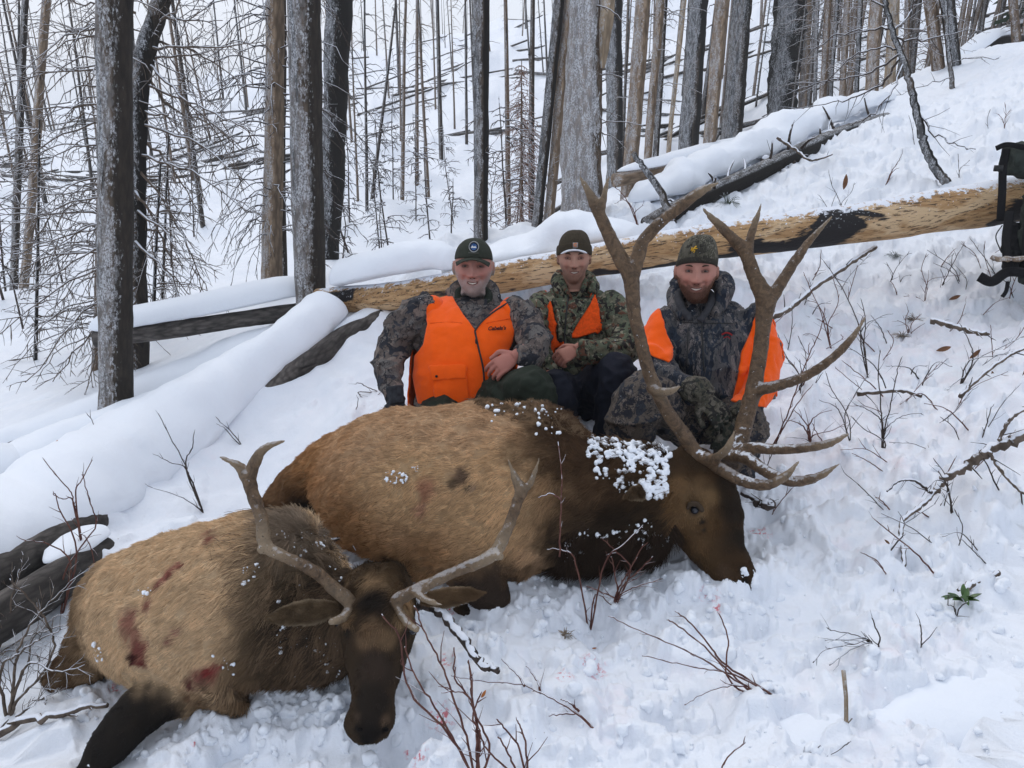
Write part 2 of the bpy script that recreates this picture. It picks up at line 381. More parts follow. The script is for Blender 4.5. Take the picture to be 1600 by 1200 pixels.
# ------------------------------------------------------------ fallen logs with their snow
def m_peeled():
    t = NT('peeled_log_wood', .7, .3); v = t.obj((1, 1, .12)); v3 = t.obj()
    n1 = t.noise(v, 26, 6, .7, .8); n2 = t.noise(v, 90, 4, .7, .3); n3 = t.noise(t.obj((1, 1, .35)), 7, 4, .6, .7)
    c = t.mix(t.step(n1, .3, .7), (.24, .12, .045), (.62, .40, .20))
    c = t.mix(t.ma('MULTIPLY', t.step(n3, .5, .6), .75), c, (.66, .48, .29))
    c = t.mix(t.ma('MULTIPLY', t.step(n2, .54, .60), .9), c, (.045, .028, .016))
    ch = t.step(t.ma('ADD', t.noise(t.obj((1, 1, .33)), 4.2, 3, .5, .8), t.ma('MULTIPLY', n2, .10)), .595, .62)
    c = t.mix(ch, c, (.018, .016, .016))
    up = t.ma('ADD', t.dotn((0, -.1, 1)), t.ma('MULTIPLY', t.noise(v3, 26, 4, .7), .9))
    c = t.mix(t.step(up, 1.30, 1.38), c, (.78, .81, .87))
    sp = t.ma('MULTIPLY', t.step(t.noise(v3, 60, 3, .7), .64, .68), t.step(t.dotn((0, 0, 1)), .0, .6))
    c = t.mix(sp, c, (.78, .81, .87))
    t.col(c); t.bump(t.ma('ADD', n1, t.ma('MULTIPLY', n2, .5)), .8, .01); return t.m
M['peeled'] = m_peeled()
def axis_obj(name, mb, mat, parent, A, B):
    """like put, with local z along A->B so that grain runs along the log"""
    A = np.asarray(A, float); B = np.asarray(B, float); z = (B-A)/np.linalg.norm(B-A)
    q = Vector(z).to_track_quat('Z', 'Y'); R = np.array(q.to_matrix())
    org = world_of(parent) if parent is not None else np.zeros(3)
    V = (mb.V()-A)@R
    o = link(name, mesh_from(V, mb.f, name), mat, parent); o.location = tuple(A-org); o.rotation_mode = 'QUATERNION'; o.rotation_quaternion = q
    return o
def log_mesh(P, R, n=28, rough=.06, seed=0, k=10):
    S = spline(np.hstack([P, np.asarray(R, float)[:, None]]), k); mb = MB(); mb.tube(S[:, :3], S[:, 3], n)
    V = mb.V(); C = S[:, :3]; idx = np.minimum(np.arange(len(V))//n, len(C)-1); idx[-2] = 0
    d = V-C[idx]; V2 = C[idx]+d*(1+rough*fbm(V*4+seed, 3)[:, None]+rough*.4*fbm(V*18+seed, 2)[:, None]); mb.v = [V2]; return mb, S
def snow_cap(P, w, h, seed=0, k=10, amp=.25, sink=.35, n=26):
    """pillow of snow: centre line P, half width w, height h (lists)"""
    D = spline(np.hstack([P, np.asarray(w, float)[:, None], np.asarray(h, float)[:, None]]), k)
    C = D[:, :3]; T = np.gradient(C, axis=0); T /= np.linalg.norm(T, axis=1)[:, None]
    L = len(C); e = np.minimum(1, np.sqrt(np.clip(np.minimum(np.arange(L), np.arange(L)[::-1])/4.0, 0.02, 1)))
    side = np.cross(T, [0, 0, 1]); side /= np.linalg.norm(side, axis=1)[:, None]; up = np.cross(side, T)
    mb = MB(); mb.loft(C, side*(D[:, 3]*e)[:, None], up*(D[:, 4]*e)[:, None], n)
    V = mb.V(); idx = np.minimum(np.arange(len(V))//n, L-1); idx[-2] = 0
    d = V-C[idx]; hgt = (d*up[idx]).sum(1); 
    d = d-up[idx]*(np.where(hgt < 0, hgt*(1-sink), 0))[:, None]
    m = 1+amp*fbm(V*3.2+seed, 3)+amp*.25*fbm(V*14+seed, 2); V = C[idx]+d*m[:, None]
    mb.v = [V]; return mb
def fallen_log(label, pts, rad, mat, caps=(), group=None, stubs=0, seed=0, n=28, rough=.06):
    P = np.array([W(*p) for p in pts]); mb, S = log_mesh(P, rad, n, rough, seed)
    mid = P[len(P)//2]
    root = empty('fallen_log', (mid[0], mid[1], mid[2]-max(rad)), label, 'log', group)
    axis_obj('log_trunk', mb, mat, root, P[0], P[-1])
    rg = np.random.default_rng(seed+5)
    for cp in caps:
        CP_ = np.array([W(*p) for p in cp[0]]); put('snow_cap', snow_cap(CP_, cp[1], cp[2], seed, amp=cp[3] if len(cp) > 3 else .2), M['cap'], root)
    for s in range(stubs):
        i = rg.integers(3, len(S)-3); c = S[i, :3]; a = rg.uniform(-2.2, 1.0); T = S[i+1, :3]-S[i, :3]; T /= np.linalg.norm(T)
        d = np.array([0, math.sin(a)*-1, math.cos(a)])*.9+T*rg.uniform(-.6, .6); d /= np.linalg.norm(d)
        L = rg.uniform(.08, .30); p0 = c+d*S[i, 3]*.8
        b = MB(); Q = [p0, p0+d*L*.5+rg.normal(0, .012, 3), p0+d*L+rg.normal(0, .03, 3)]
        b.tube(spline(Q, 3), np.linspace(.016, .006, 7), 7); put('branch_stub', b, M['twig_dark'], root)
    return root
fallen_log('long peeled orange log with char patches lying across the slope behind the men',
    [(500,470,5.3),(620,462,5.0),(760,438,4.85),(900,412,4.75),(1050,386,4.65),(1200,366,4.6),(1400,340,4.6),(1585,312,4.6),(1800,280,4.6)],
    [.085,.09,.095,.10,.105,.110,.120,.132,.14], M['peeled'], [
    ([(520,440,5.2),(570,425,5.1),(640,412,5.0),(680,408,4.98),(716,418,4.95)], [.17,.17,.17,.15,.12], [.13,.14,.15,.13,.07], .16),
    ([(690,425,5.2),(760,408,5.2),(840,390,5.1),(900,370,5.05),(960,365,5.0),(1000,378,4.95)], [.14,.2,.24,.25,.2,.12], [.06,.09,.13,.16,.10,.05], .22)], seed=3, rough=.05)
fallen_log('grey barked log under a flat slab of snow between the two nearest left trunks',
    [(150,530,5.6),(250,518,5.6),(350,503,5.6),(440,490,5.7),(500,480,5.8)], [.062,.062,.06,.06,.06], M['bark_log'], [
    ([(140,512,5.6),(220,499,5.6),(300,485,5.6),(380,469,5.65),(450,455,5.7),(485,450,5.75)], [.14,.15,.15,.15,.14,.12], [.10,.11,.115,.12,.11,.07], .06)], seed=11)
fallen_log('big log under a thick snow ridge running down to the left edge',
    [(600,500,5.05),(545,526,4.93),(485,568,4.78),(425,612,4.70),(300,700,4.6),(200,760,4.2),(150,812,3.75),(80,858,3.45),(0,905,3.2),(-160,1000,2.85)], [.075,.08,.085,.085,.10,.10,.09,.09,.09,.09], M['bark_log'], [
    ([(612,486,5.1),(570,496,5.02),(520,528,4.93),(470,566,4.82),(425,596,4.76),(390,625,4.75)], [.05,.075,.085,.09,.11,.08], [.03,.05,.055,.06,.07,.05], .35),
    ([(528,470,5.1),(500,500,5.0),(450,545,4.85),(370,605,4.7),(280,665,4.5),(180,725,4.2),(90,785,3.85),(0,830,3.55),(-150,900,3.1)],
     [.13,.17,.19,.22,.30,.34,.34,.33,.30], [.12,.17,.19,.20,.22,.24,.23,.21,.18], .15)], seed=21)
fallen_log('weathered grey log under the snow ridge at the lower left by brown bushes',
    [(165,860,3.45),(110,895,3.25),(40,940,3.02),(-40,985,2.85),(-200,1075,2.6)], [.07,.08,.085,.09,.09], M['bark_log'], [
    ([(160,822,3.52),(120,850,3.35),(70,880,3.2)], [.07,.08,.05], [.03,.035,.02], .2)], seed=31)
fallen_log('snow buried log sloping down at the left behind the nearest trunk, upper of two',
    [(440,560,5.6),(330,600,5.5),(210,640,5.4),(60,690,5.2),(-100,740,5)], [.08,.08,.08,.08,.08], M['bark_log'], [
    ([(470,520,5.7),(400,545,5.6),(320,585,5.55),(230,625,5.45),(120,670,5.35),(0,715,5.2),(-120,760,5.0)],
     [.10,.17,.19,.20,.20,.20,.2], [.08,.14,.16,.17,.17,.17,.15], .12)], seed=41)
fallen_log('snow capped log running parallel beneath the thick snow ridge at the left edge',
    [(300,640,4.95),(200,690,4.75),(100,735,4.5),(0,790,4.2),(-120,850,4.0)], [.07,.075,.08,.08,.08], M['bark_log'], [
    ([(350,592,5.05),(250,642,4.95),(150,686,4.8),(60,722,4.6),(-20,760,4.4),(-120,805,4.2)], [.10,.15,.16,.17,.17,.16], [.08,.14,.16,.16,.16,.14], .14)], seed=45)
fallen_log('short snow capped log at the far left edge behind the bent tree',
    [(170,640,6.6),(100,655,6.6),(20,680,6.5),(-60,700,6.4)], [.07,.07,.07,.07], M['bark_log'], [
    ([(175,625,6.7),(120,630,6.6),(50,650,6.5),(-50,685,6.4)], [.15,.22,.24,.2], [.08,.13,.14,.12], .15)], seed=51)
fallen_log('round snow pillow over a broken log end at the left edge',
    [(60,735,4.6),(0,745,4.5),(-80,760,4.4)], [.08,.08,.08], M['bark_log'], [
    ([(40,745,4.5),(0,735,4.45),(-80,740,4.4)], [.12,.2,.2], [.1,.14,.14], .12)], seed=61)
fallen_log('mossy dark log with branch stubs and deep snow climbing the ridge behind the peeled log',
    [(1010,352,6.35),(1090,312,6.6),(1180,272,7.0),(1260,234,7.55),(1330,204,8.25),(1410,178,9.2)], [.07,.075,.08,.085,.08,.07], M['bark_dark'], [
    ([(985,315,6.8),(1050,288,7.0),(1110,262,7.3),(1190,228,7.7),(1270,193,8.3),(1340,164,9.0),(1400,150,9.6)],
     [.14,.19,.20,.22,.24,.22,.16], [.12,.17,.15,.19,.16,.16,.08], .42)], stubs=24, seed=71)
fallen_log('straight snow topped log behind the ridge to the right of the large snowy trunk',
    [(960,282,10),(1060,262,10.3),(1150,240,10.6),(1240,218,11)], [.09,.09,.085,.08], M['bark_tan'], [
    ([(965,268,10),(1060,248,10.3),(1150,226,10.6),(1230,208,11)], [.15,.17,.17,.12], [.08,.1,.1,.07], .12)], seed=81)
fallen_log('snow topped log leaning against the slope at the upper right',
    [(1490,112,12.5),(1520,92,12.8),(1550,68,13.2),(1600,62,13.6)], [.11,.11,.11,.1], M['bark_dark'], [
    ([(1490,96,12.4),(1520,76,12.8),(1550,56,13.2),(1590,50,13.5)], [.15,.17,.17,.15], [.08,.1,.1,.08], .12)], seed=91)
fallen_log('grey log buried in snow at the bottom right corner',
    [(1240,1234,2.08),(1340,1203,2.10),(1430,1174,2.12),(1560,1156,2.14),(1760,1135,2.17)], [.05,.065,.07,.075,.075], M['bark_log'], [
    ([(1190,1190,2.12),(1300,1160,2.15),(1420,1125,2.2),(1560,1100,2.22),(1760,1070,2.25)], [.10,.13,.15,.15,.14], [.06,.08,.09,.09,.08], .3)], seed=101)
# ------------------------------------------------------------ branching tools
def perp(d, rg):
    v = rg.normal(0, 1, 3); v -= d*(v@d); return v/np.linalg.norm(v)
def twiggy(mb, P, r0, rg, every=.09, L=(.15, .4), depth=1, droop=.25, n=3, ang=.8, r1=.0022, start=.12):
    """side twigs along polyline P, each with smaller ones"""
    P = np.asarray(P); seg = np.linalg.norm(np.diff(P, axis=0), axis=1); tot = seg.sum(); cum = np.concatenate([[0], np.cumsum(seg)])
    s = tot*start
    while s < tot:
        i = min(np.searchsorted(cum, s)-1, len(P)-2); i = max(i, 0); t = (s-cum[i])/max(seg[i], 1e-6)
        p = P[i]*(1-t)+P[i+1]*t; d = (P[i+1]-P[i])/max(seg[i], 1e-6)
        q = perp(d, rg); l = rg.uniform(*L)*(1-.55*s/tot)
        dd = d*math.cos(ang)+q*math.sin(ang); dd[2] -= droop*rg.uniform(0, 1); dd /= np.linalg.norm(dd)
        e = dd+rg.normal(0, .18, 3); e[2] -= droop*.6
        Q = [p, p+dd*l*.5, p+dd*l*.5+e/np.linalg.norm(e)*l*.5]
        mb.tube(Q, [r1*1.5, r1*1.1, r1*.5], n, cap=False)
        if depth > 0: twiggy(mb, Q, r1, rg, every*.9, (L[0]*.35, L[1]*.4), depth-1, droop, n, ang, r1*.75, .25)
        s += every*rg.uniform(.6, 1.5)
def limb(mb, P, r0, rg, every=.09, L=(.15, .4), depth=1, droop=.25, r1=.0025, rend=.003):
    S = spline(P, 5); S = S+rg.normal(0, .008, S.shape)
    mb.tube(S, np.linspace(r0, rend, len(S)), 6); twiggy(mb, S, r0, rg, every, L, depth, droop, 3, .8, r1)
def branch_set(mb, B, T, rg, z0, z1, num, L, r=.010, droop=.3, every=.16, tw=(.1, .25), depth=0, r1=.003, rad=.06, upb=0.0):
    D = T-B; H = np.linalg.norm(D); 
    for k in range(num):
        t = rg.uniform(z0, z1)/H; a = rg.uniform(0, 2*np.pi); l = rg.uniform(*L)
        p = B+D*t; d = np.array([math.cos(a), math.sin(a), rg.uniform(-.25, .25)+upb]); d /= np.linalg.norm(d)
        Q = [p+d*rad*.7, p+d*l*.4, p+d*l*.75+np.array([0, 0, -droop*l*.3]), p+d*l+np.array([0, 0, -droop*l*.75])]
        S = spline(Q, 3)+rg.normal(0, .012*l, (10, 3)); mb.tube(S, np.linspace(r, r*.25, len(S)), 4, cap=False)
        if every: twiggy(mb, S, r, rg, every, tw, depth, droop, 3, .8, r1, .2)
def trunk_mb(B, T, r0, r1, n=20, k=70, bend=None, rough=.07, seed=0, flare=.35):
    t = np.linspace(0, 1, k)**1.0; H = np.linalg.norm(T-B)
    C = B+(T-B)*t[:, None]; 
    C = C+np.stack([fbm(np.stack([t*3+seed, t*0, t*0], -1), 2), fbm(np.stack([t*3+seed, t*0+9, t*0], -1), 2), t*0], -1)*.02*H*.12*np.minimum(1, t*6)[:, None]
    R = r0+(r1-r0)*t; R = R*(1+flare*np.exp(-t*H/.22))
    mb = MB(); mb.tube(C, R, n); V = mb.V(); idx = np.minimum(np.arange(len(V))//n, k-1); idx[-2] = 0
    d = V-C[idx]; sc = np.array([1, 1, .25])
    V = C[idx]+d*(1+rough*fbm(V*sc*9+seed, 3)+rough*.6*fbm(V*sc*30+seed, 2))[:, None]; mb.v = [V]; return mb
def aim(B, tx, ty=0):
    u = W(tx, ty, 1.0); return u*(B[1]/u[1])
KINDS = {'grey': 'bark_grey', 'dark': 'bark_dark', 'char': 'bark_char', 'tan': 'bark_tan', 'pale': 'bark_pale', 'split': 'bark_split', 'far2': 'bark_far2'}
def tree(label, bx, by, w0, tx, w1, kind, nb=0, bl=(.3, .8), d=None, zr=(.8, 1.0), H=None, seed=0, group=None, tw=.14, cat='tree', ty=0, depth=0, btw='twig', br=.008, name='burnt_tree', rough=.07, droop=.3):
    B = W(bx, by, d) if d else gp(bx, by)
    if B is None: B = W(bx, by, 12)
    B = np.array(B); g = gz(B[0], B[1]); dd = proj(B)[2]
    T0 = aim(B, tx, ty); vis = np.linalg.norm(T0-B); H = H or max(vis*1.35, vis+1.2)
    T = B+(T0-B)/vis*H; r0 = w0*dd/F/2*.9; rt = w1*dd/F/2*.9; r1 = max(r0+(rt-r0)*H/vis, r0*.45)
    Bb = B-(T-B)/H*.35; Bb[2] = min(Bb[2], g-.15)
    root = empty(name, (B[0], B[1], g), label, cat, group)
    n = 22 if r0 > .06 else 10
    if r0 > .025: axis_obj('trunk', trunk_mb(Bb, T, r0, r1, n, int(60+H*4) if n > 12 else 30, seed=seed, rough=rough, flare=.25), M[KINDS[kind]], root, Bb, T)
    else: axis_obj('trunk', trunk_mb(Bb, T, r0, r1*.7, 7, 24, seed=seed, rough=.05, flare=.1), M[KINDS[kind]], root, Bb, T)
    if nb:
        rg = np.random.default_rng(seed+100); b = MB()
        branch_set(b, B, T, rg, zr[0]*0+H*.12 if zr[0] < 1 else zr[0], H*.97, nb, bl, br, droop, tw, (.08, .28), depth, .0028, r0)
        put('branches', b, M[btw], root)
    return root, B, T, dd
tree('thick straight trunk nearest on the left, snowy one side and charred the other', 183, 640, 54, 181, 52, 'grey', seed=1)
tree('leaning brown trunk standing at the crossing of the snowy logs', 487, 482, 52, 474, 50, 'grey', seed=2)
r, B, T, dd = tree('tall charred black trunk speckled with snow just behind the leaning brown trunk', 515, 404, 34, 530, 42, 'char', seed=3, rough=.13)
tree('pale bare trunk with blackened foot and fine twigs, left of the leaning brown trunk', 424, 440, 36, 433, 28, 'tan', nb=90, bl=(.4, 1.3), d=8.2, seed=4, droop=.8, btw='twig_dark')
tree('slim grey trunk close against the pale bare trunk', 442, 440, 16, 440, 13, 'grey', nb=50, bl=(.3, 1.1), d=8.6, seed=5, droop=.8, btw='twig_dark')
tree('dark straight trunk directly behind the man in the green cap', 752, 374, 23, 751, 27, 'dark', nb=14, bl=(.1, .5), seed=6)
tree('dark leaning trunk, left one of a close pair beside the huge snowy trunk', 838, 356, 18, 873, 18, 'dark', seed=7)
tree('scorched leaning trunk with a bare yellow patch, right one of the close pair', 856, 352, 18, 889, 18, 'tan', seed=8)
rt, B, T, dd = tree('huge trunk plastered with snow and split open to pale wood near the top', 905, 338, 72, 916, 56, 'split', nb=10, bl=(.2, .6), seed=9, rough=.11)
# the split strip of bare wood
S0 = B+(T-B)*.42; S1 = B+(T-B)*.90
off = np.array([.155, -.05, 0]); mb = trunk_mb(S0+off, S1+off, .06, .09, 14, 40, seed=4, rough=.3, flare=-.5); axis_obj('bare_wood', mb, M['bark_pale'], rt, S0+off, S1+off)
tree('dark narrow trunk touching the right side of the huge snowy trunk', 960, 286, 26, 959, 28, 'dark', seed=10)
tree('tan weathered trunk right of the huge snowy trunk', 983, 262, 26, 1004, 25, 'tan', d=10.5, seed=12)
tree('thin tan trunk leaning right behind the ridge', 1010, 245, 14, 1031, 14, 'tan', d=12, seed=13, nb=20)
tree('thin dark trunk between two tan ones behind the ridge', 1022, 262, 11, 1040, 10, 'dark', d=12.5, seed=14, nb=30)
tree('very thin pale peeled trunk leaning right', 1043, 232, 8, 1068, 8, 'pale', d=14, seed=15)
tree('dark trunk with a white snowy stripe rising behind the man in the camouflage beanie', 1074, 256, 34, 1091, 31, 'dark', seed=16)
tree('tan trunk with peeling bark between two darker trunks on the ridge', 1108, 226, 20, 1128, 24, 'tan', d=10.5, seed=17)
tree('grey snow streaked trunk, rightmost of the three standing close on the ridge', 1142, 222, 36, 1160, 30, 'grey', seed=18)
tree('widest charred black trunk standing on the ridge at the upper right', 1219, 194, 46, 1236, 50, 'char', seed=19, rough=.13)
tree('straight tan trunk just right of the widest charred trunk', 1255, 168, 16, 1260, 17, 'tan', seed=20)
for i, (bx, by, w, tx, k, dd_, nb) in enumerate([(1290,158,12,1297,'far2',15,30),(1302,160,7,1310,'dark',16,30),(1320,156,11,1325,'tan',15,25),(1342,150,9,1347,'dark',14,25),
        (1362,146,22,1369,'tan',12,14),(1390,132,18,1397,'pale',12.3,10),(1425,118,9,1422,'far2',14,25),(1278,168,7,1280,'grey',18,30),(1336,150,6,1330,'far2',20,30)]):
    lab = ['slim brown twiggy trunk in the thicket right of the charred trunk', 'thin dark twiggy trunk in the thicket right of the charred trunk', 'narrow tan trunk in the middle of the thicket',
           'thin dark trunk left of the broad tan one in the thicket', 'broad tan bare trunk in the thicket above the ridge', 'pale bare trunk right of the broad tan one',
           'thin brown trunk behind the curved sapling top', 'thinnest grey trunk right beside the straight tan one', 'far thin brown trunk at the back of the thicket'][i]
    tree(lab, bx, by, w, tx, w*.95, k, nb=nb, bl=(.3, 1.4), d=dd_, seed=30+i, zr=(.3, 1), btw='twig', droop=.2)
tree('brown trunk on the ridge top near the upper right, left one of two', 1466, 106, 21, 1452, 20, 'far2', nb=16, bl=(.2, .9), seed=41)
tree('black and tan trunk on the ridge top near the upper right, right one of two', 1491, 100, 20, 1480, 22, 'dark', nb=16, bl=(.2, .9), seed=42)
tree('slim brown trunk at the upper right corner', 1596, 72, 14, 1588, 14, 'far2', nb=14, bl=(.2, .7), d=13, seed=43)
tree('slender tan and black trunk leaning right near the left edge', 33, 421, 15, 72, 13, 'tan', nb=26, bl=(.4, 1.5), d=13, seed=44)
tree('slender grey trunk at the left edge with many dead twigs', 12, 412, 13, 38, 10, 'grey', nb=60, bl=(.4, 1.6), d=13.5, seed=45)
tree('short black snag cut by the left edge', 2, 215, 7, 22, 4, 'char', d=20, ty=40, H=3.6, seed=46)
tree('thin dark dead sapling left of the nearest trunk', 54, 612, 8, 61, 4, 'char', nb=60, bl=(.15, .55), d=8, ty=225, H=2.7, seed=47)
tree('pole thin dark trunk behind the nearest trunk on its right', 236, 560, 8, 250, 5, 'dark', nb=30, bl=(.2, .6), d=7.6, seed=48, ty=250, H=1.9)
tree('second pole thin trunk behind the nearest trunk', 250, 560, 7, 262, 4, 'dark', nb=30, bl=(.2, .6), d=8.2, seed=49, ty=220, H=2.3)
tree('brown shaggy dead sapling hidden left of the nearest trunk', 150, 600, 18, 163, 12, 'far2', nb=110, bl=(.3, .9), d=7.2, seed=50, ty=80, H=3.8, droop=.6)
# ------------------------------------------------------------ the bent dead spruce with long drooping limbs
def limb_px(mb, pts, r, rg, **k):
    limb(mb, np.array([W(*p) for p in pts]), r, rg, **k)
rg = np.random.default_rng(5)
P = np.array([W(*p) for p in [(212,640,6.6),(213,500,6.5),(212,400,6.4),(213,300,6.35),(214,200,6.3),(218,130,6.3),(228,80,6.3),(243,30,6.3),(262,-30,6.35),(300,-120,6.4),(330,-260,6.5)]])
bent = empty('dead_spruce', (P[0][0], P[0][1], gz(P[0][0], P[0][1])), 'bent dead spruce with long drooping bare limbs behind the nearest trunk', 'tree')
mb, S = log_mesh(P, [.10,.095,.085,.08,.078,.076,.075,.072,.068,.05,.03], 18, .12, 3); put('trunk', mb, M['bark_grey'], bent)
mb = MB()
RL = [[(241,28,6.3),(290,30,6.2),(350,32,6.1)], [(231,72,6.3),(322,74,6.0),(416,67,5.9)], [(228,91,6.3),(290,88,6.4),(340,78,6.6)],
 [(228,98,6.3),(280,147,6.1),(350,185,5.9),(400,205,5.8)], [(222,130,6.3),(300,165,6.3),(380,232,6.2)], [(222,175,6.3),(250,180,6.2),(275,177,6.1)],
 [(216,192,6.3),(315,227,6.1),(382,284,5.9)], [(213,241,6.3),(300,268,6.1),(385,330,5.9)], [(218,215,6.3),(265,260,6.4),(310,330,6.4)],
 [(215,60,6.3),(300,80,6.5),(380,130,6.8)], [(225,110,6.3),(270,170,6.5),(330,200,6.7),(370,260,6.9)], [(214,260,6.3),(260,320,6.3),(300,400,6.2),(315,450,6.2)],
 [(214,330,6.3),(260,365,6.2),(310,430,6.1)], [(214,380,6.3),(255,420,6.2),(290,480,6.1)], [(240,40,6.3),(270,15,6.2),(300,-20,6.2)], [(214,300,6.3),(240,345,6.3),(270,420,6.4),(275,500,6.4)]]
LL = [[(210,48,6.3),(140,46,6.0),(62,52,5.9)], [(212,112,6.3),(100,110,6.0),(0,133,5.8)], [(212,160,6.3),(90,168,6.1),(-20,178,5.9)], [(212,228,6.3),(130,228,6.1),(62,253,6.0)],
 [(212,300,6.3),(130,312,6.0),(45,345,5.9)], [(212,330,6.3),(120,360,6.0),(20,400,5.8)], [(212,360,6.3),(130,400,6.0),(50,455,5.9)], [(212,400,6.3),(110,440,6.0),(0,520,5.8)],
 [(212,420,6.3),(130,490,6.0),(40,600,5.9)], [(212,20,6.3),(130,5,6.1),(90,-10,6.0)], [(212,450,6.3),(140,520,6.2),(80,600,6.2)], [(212,180,6.3),(100,210,6.4),(20,260,6.5)], [(212,280,6.3),(120,300,6.5),(20,300,6.7)],
 [(212,345,6.3),(100,330,6.1),(0,360,6)], [(212,470,6.3),(160,540,6.2),(130,620,6.1)],[(212,390,6.3),(90,400,6.3),(-20,440,6.3)]]
for q in RL: limb_px(mb, q, .013, rg, every=.075, L=(.18, .55), depth=1, droop=.45, r1=.0032)
for q in LL: limb_px(mb, q, .011, rg, every=.065, L=(.18, .5), depth=1, droop=.35, r1=.0030)
put('limbs', mb, M['twig'], bent)
# ------------------------------------------------------------ curved sapling on the right
def sapling(name, label, pts, r0, r1, mat, limbs=(), cat='sapling', group=None, every=.12, L=(.08, .25), seed=0, tm='twig_dark', lr=.006):
    rg = np.random.default_rng(seed+77); P = np.array([W(*p) for p in pts]); g = gz(P[0][0], P[0][1])
    P[0][2] = min(P[0][2], g-.03)
    root = empty(name, (P[0][0], P[0][1], g), label, cat, group); S = spline(P, 8); mb = MB(); S = S+rg.normal(0, r0*.12, S.shape)
    mb.tube(S, np.linspace(r0, r1, len(S)), 12); put('trunk', mb, mat, root); mb = MB()
    for l in limbs: limb(mb, np.array([W(*p) for p in l]), lr, rg, every=every, L=L, depth=0, droop=.1, r1=.0022)
    if limbs: put('branches', mb, M[tm], root)
    return root
sapling('bent_sapling', 'curved bare sapling with snow along one side rising behind the peeled log on the right',
    [(1487,296,5.9),(1470,275,5.9),(1449,240,5.9),(1438,200,5.9),(1428,155,5.9),(1418,115,5.9),(1402,70,5.9),(1388,25,5.9),(1380,-20,5.9),(1370,-120,6)], .036, .014, M['bark_dark'],
    [[(1436,178,5.9),(1462,208,5.8),(1490,225,5.7),(1525,233,5.6)], [(1405,90,5.9),(1380,130,6),(1340,150,6.1),(1300,160,6.3),(1240,170,6.4)], [(1412,100,5.9),(1395,140,5.8),(1360,180,5.8),(1330,195,5.9)],
     [(1400,60,5.9),(1440,62,6.0),(1520,45,6.2)], [(1396,52,5.9),(1420,20,6),(1430,0,6)], [(1402,75,5.9),(1370,75,6),(1330,90,6.1),(1290,130,6.3)], [(1385,15,5.9),(1350,-10,6),(1310,-20,6)],
     [(1395,45,5.9),(1350,45,6.1),(1300,60,6.3),(1250,95,6.5)], [(1405,85,5.9),(1350,115,6.2),(1290,125,6.4),(1220,150,6.6)]], seed=1, every=.09, L=(.1, .4), lr=.009)
sapling('dead_sapling', 'short dark dead sapling standing in the snow right of the curved sapling', [(1492,170,8.4),(1488,130,8.4),(1482,80,8.4),(1478,10,8.4),(1476,-60,8.4)], .03, .012, M['bark_dark'],
    [[(1488,120,8.4),(1440,135,8.4),(1400,150,8.4)], [(1485,100,8.4),(1520,90,8.4),(1560,92,8.4)]], seed=2)
sapling('broken_branch', 'grey broken branch leaning out of the snow left of the big antlers', [(1052,330,6.3),(1035,305,6.3),(1012,270,6.3),(988,238,6.3)], .035, .02, M['bark_grey'], cat='branch', seed=3)
# ------------------------------------------------------------ rusty dead little spruce and a green one
def conifer(label, bx, by, ty, d, wpx, mat, seed=0, group=None, lean=0, name='dead_conifer', nb=150, dens=.03):
    rg = np.random.default_rng(seed+9); B = W(bx, by, d); g = gz(B[0], B[1]); T = aim(B, bx+lean, ty); H = np.linalg.norm(T-B); Bb = B.copy(); Bb[2] = min(Bb[2], g)-.1
    root = empty(name, (B[0], B[1], g), label, 'conifer', group); mb = MB(); mb.tube([Bb, (Bb+T)/2, T], [.035, .02, .005], 8); put('trunk', mb, M['bark_far2'], root)
    mb = MB(); wr = wpx*d/F/2
    for k in range(nb):
        t = rg.uniform(.04, .98)**.9; a = rg.uniform(0, 2*np.pi); l = wr*(1.08-t)**.8*rg.uniform(.55, 1.15)+.04; p = B+(T-B)*t
        q = np.array([math.cos(a), math.sin(a), -.25]); P = spline([p, p+q*l*.5, p+q*l+np.array([0, 0, -.15*l])], 3)
        mb.tube(P, np.linspace(.006, .002, len(P)), 3, cap=False); twiggy(mb, P, .004, rg, dens, (.03, .12), 0, .5, 3, .9, .0035, .1)
    put('crown', mb, mat, root); return root
conifer('small rust brown dead conifer in the gully left of the leaning pair', 815, 372, 95, 10.5, 118, M['twig_rust'], 1, nb=200, dens=.04)
# ------------------------------------------------------------ far burnt hillside: snags, saplings, deadfall
def snag_mesh(seed, H, r, nb, bl, sides=6, droop=.3, tw=0):
    rg = np.random.default_rng(seed); mb = MB(); k = 7
    t = np.linspace(0, 1, k); C = np.stack([rg.normal(0, .03, k).cumsum()*t, rg.normal(0, .03, k).cumsum()*t, t*(H+.6)-.6], -1)
    mb.tube(C, r*(1-.72*t), sides); B = np.array([0, 0, 0.]); T = np.array([0, 0, H])
    branch_set(mb, B, T, rg, H*.1, H*.98, nb, bl, .012*max(1, r/.08), droop, tw, (.1, .35), 0, .006, r*.5)
    return mesh_from(mb.V(), mb.f, 'snag')
VAR = [snag_mesh(200+i, H, r, nb, bl, 6, dr) for i, (H, r, nb, bl, dr) in enumerate([
    (11, .13, 8, (.3, 1.0), .2), (13, .15, 22, (.3, 1.0), .3), (9, .10, 34, (.3, 1.1), .5), (12, .12, 3, (.2, .5), .2), (7, .09, 40, (.3, 1.0), .6), (14, .16, 12, (.3, .8), .3),
    (10, .11, 60, (.4, 1.3), .5), (6, .08, 5, (.2, .4), .2)])]
for v, me in enumerate(VAR): me.materials.append(M['bark_far'] if v % 3 else M['bark_far2'])
SAPM = [snag_mesh(300+i, H, .022, nb, bl, 5, .3, .12) for i, (H, nb, bl) in enumerate([(2.2, 26, (.1, .4)), (1.5, 14, (.1, .3)), (2.9, 40, (.15, .55))])]
for me in SAPM: me.materials.append(M['twig_dark'])
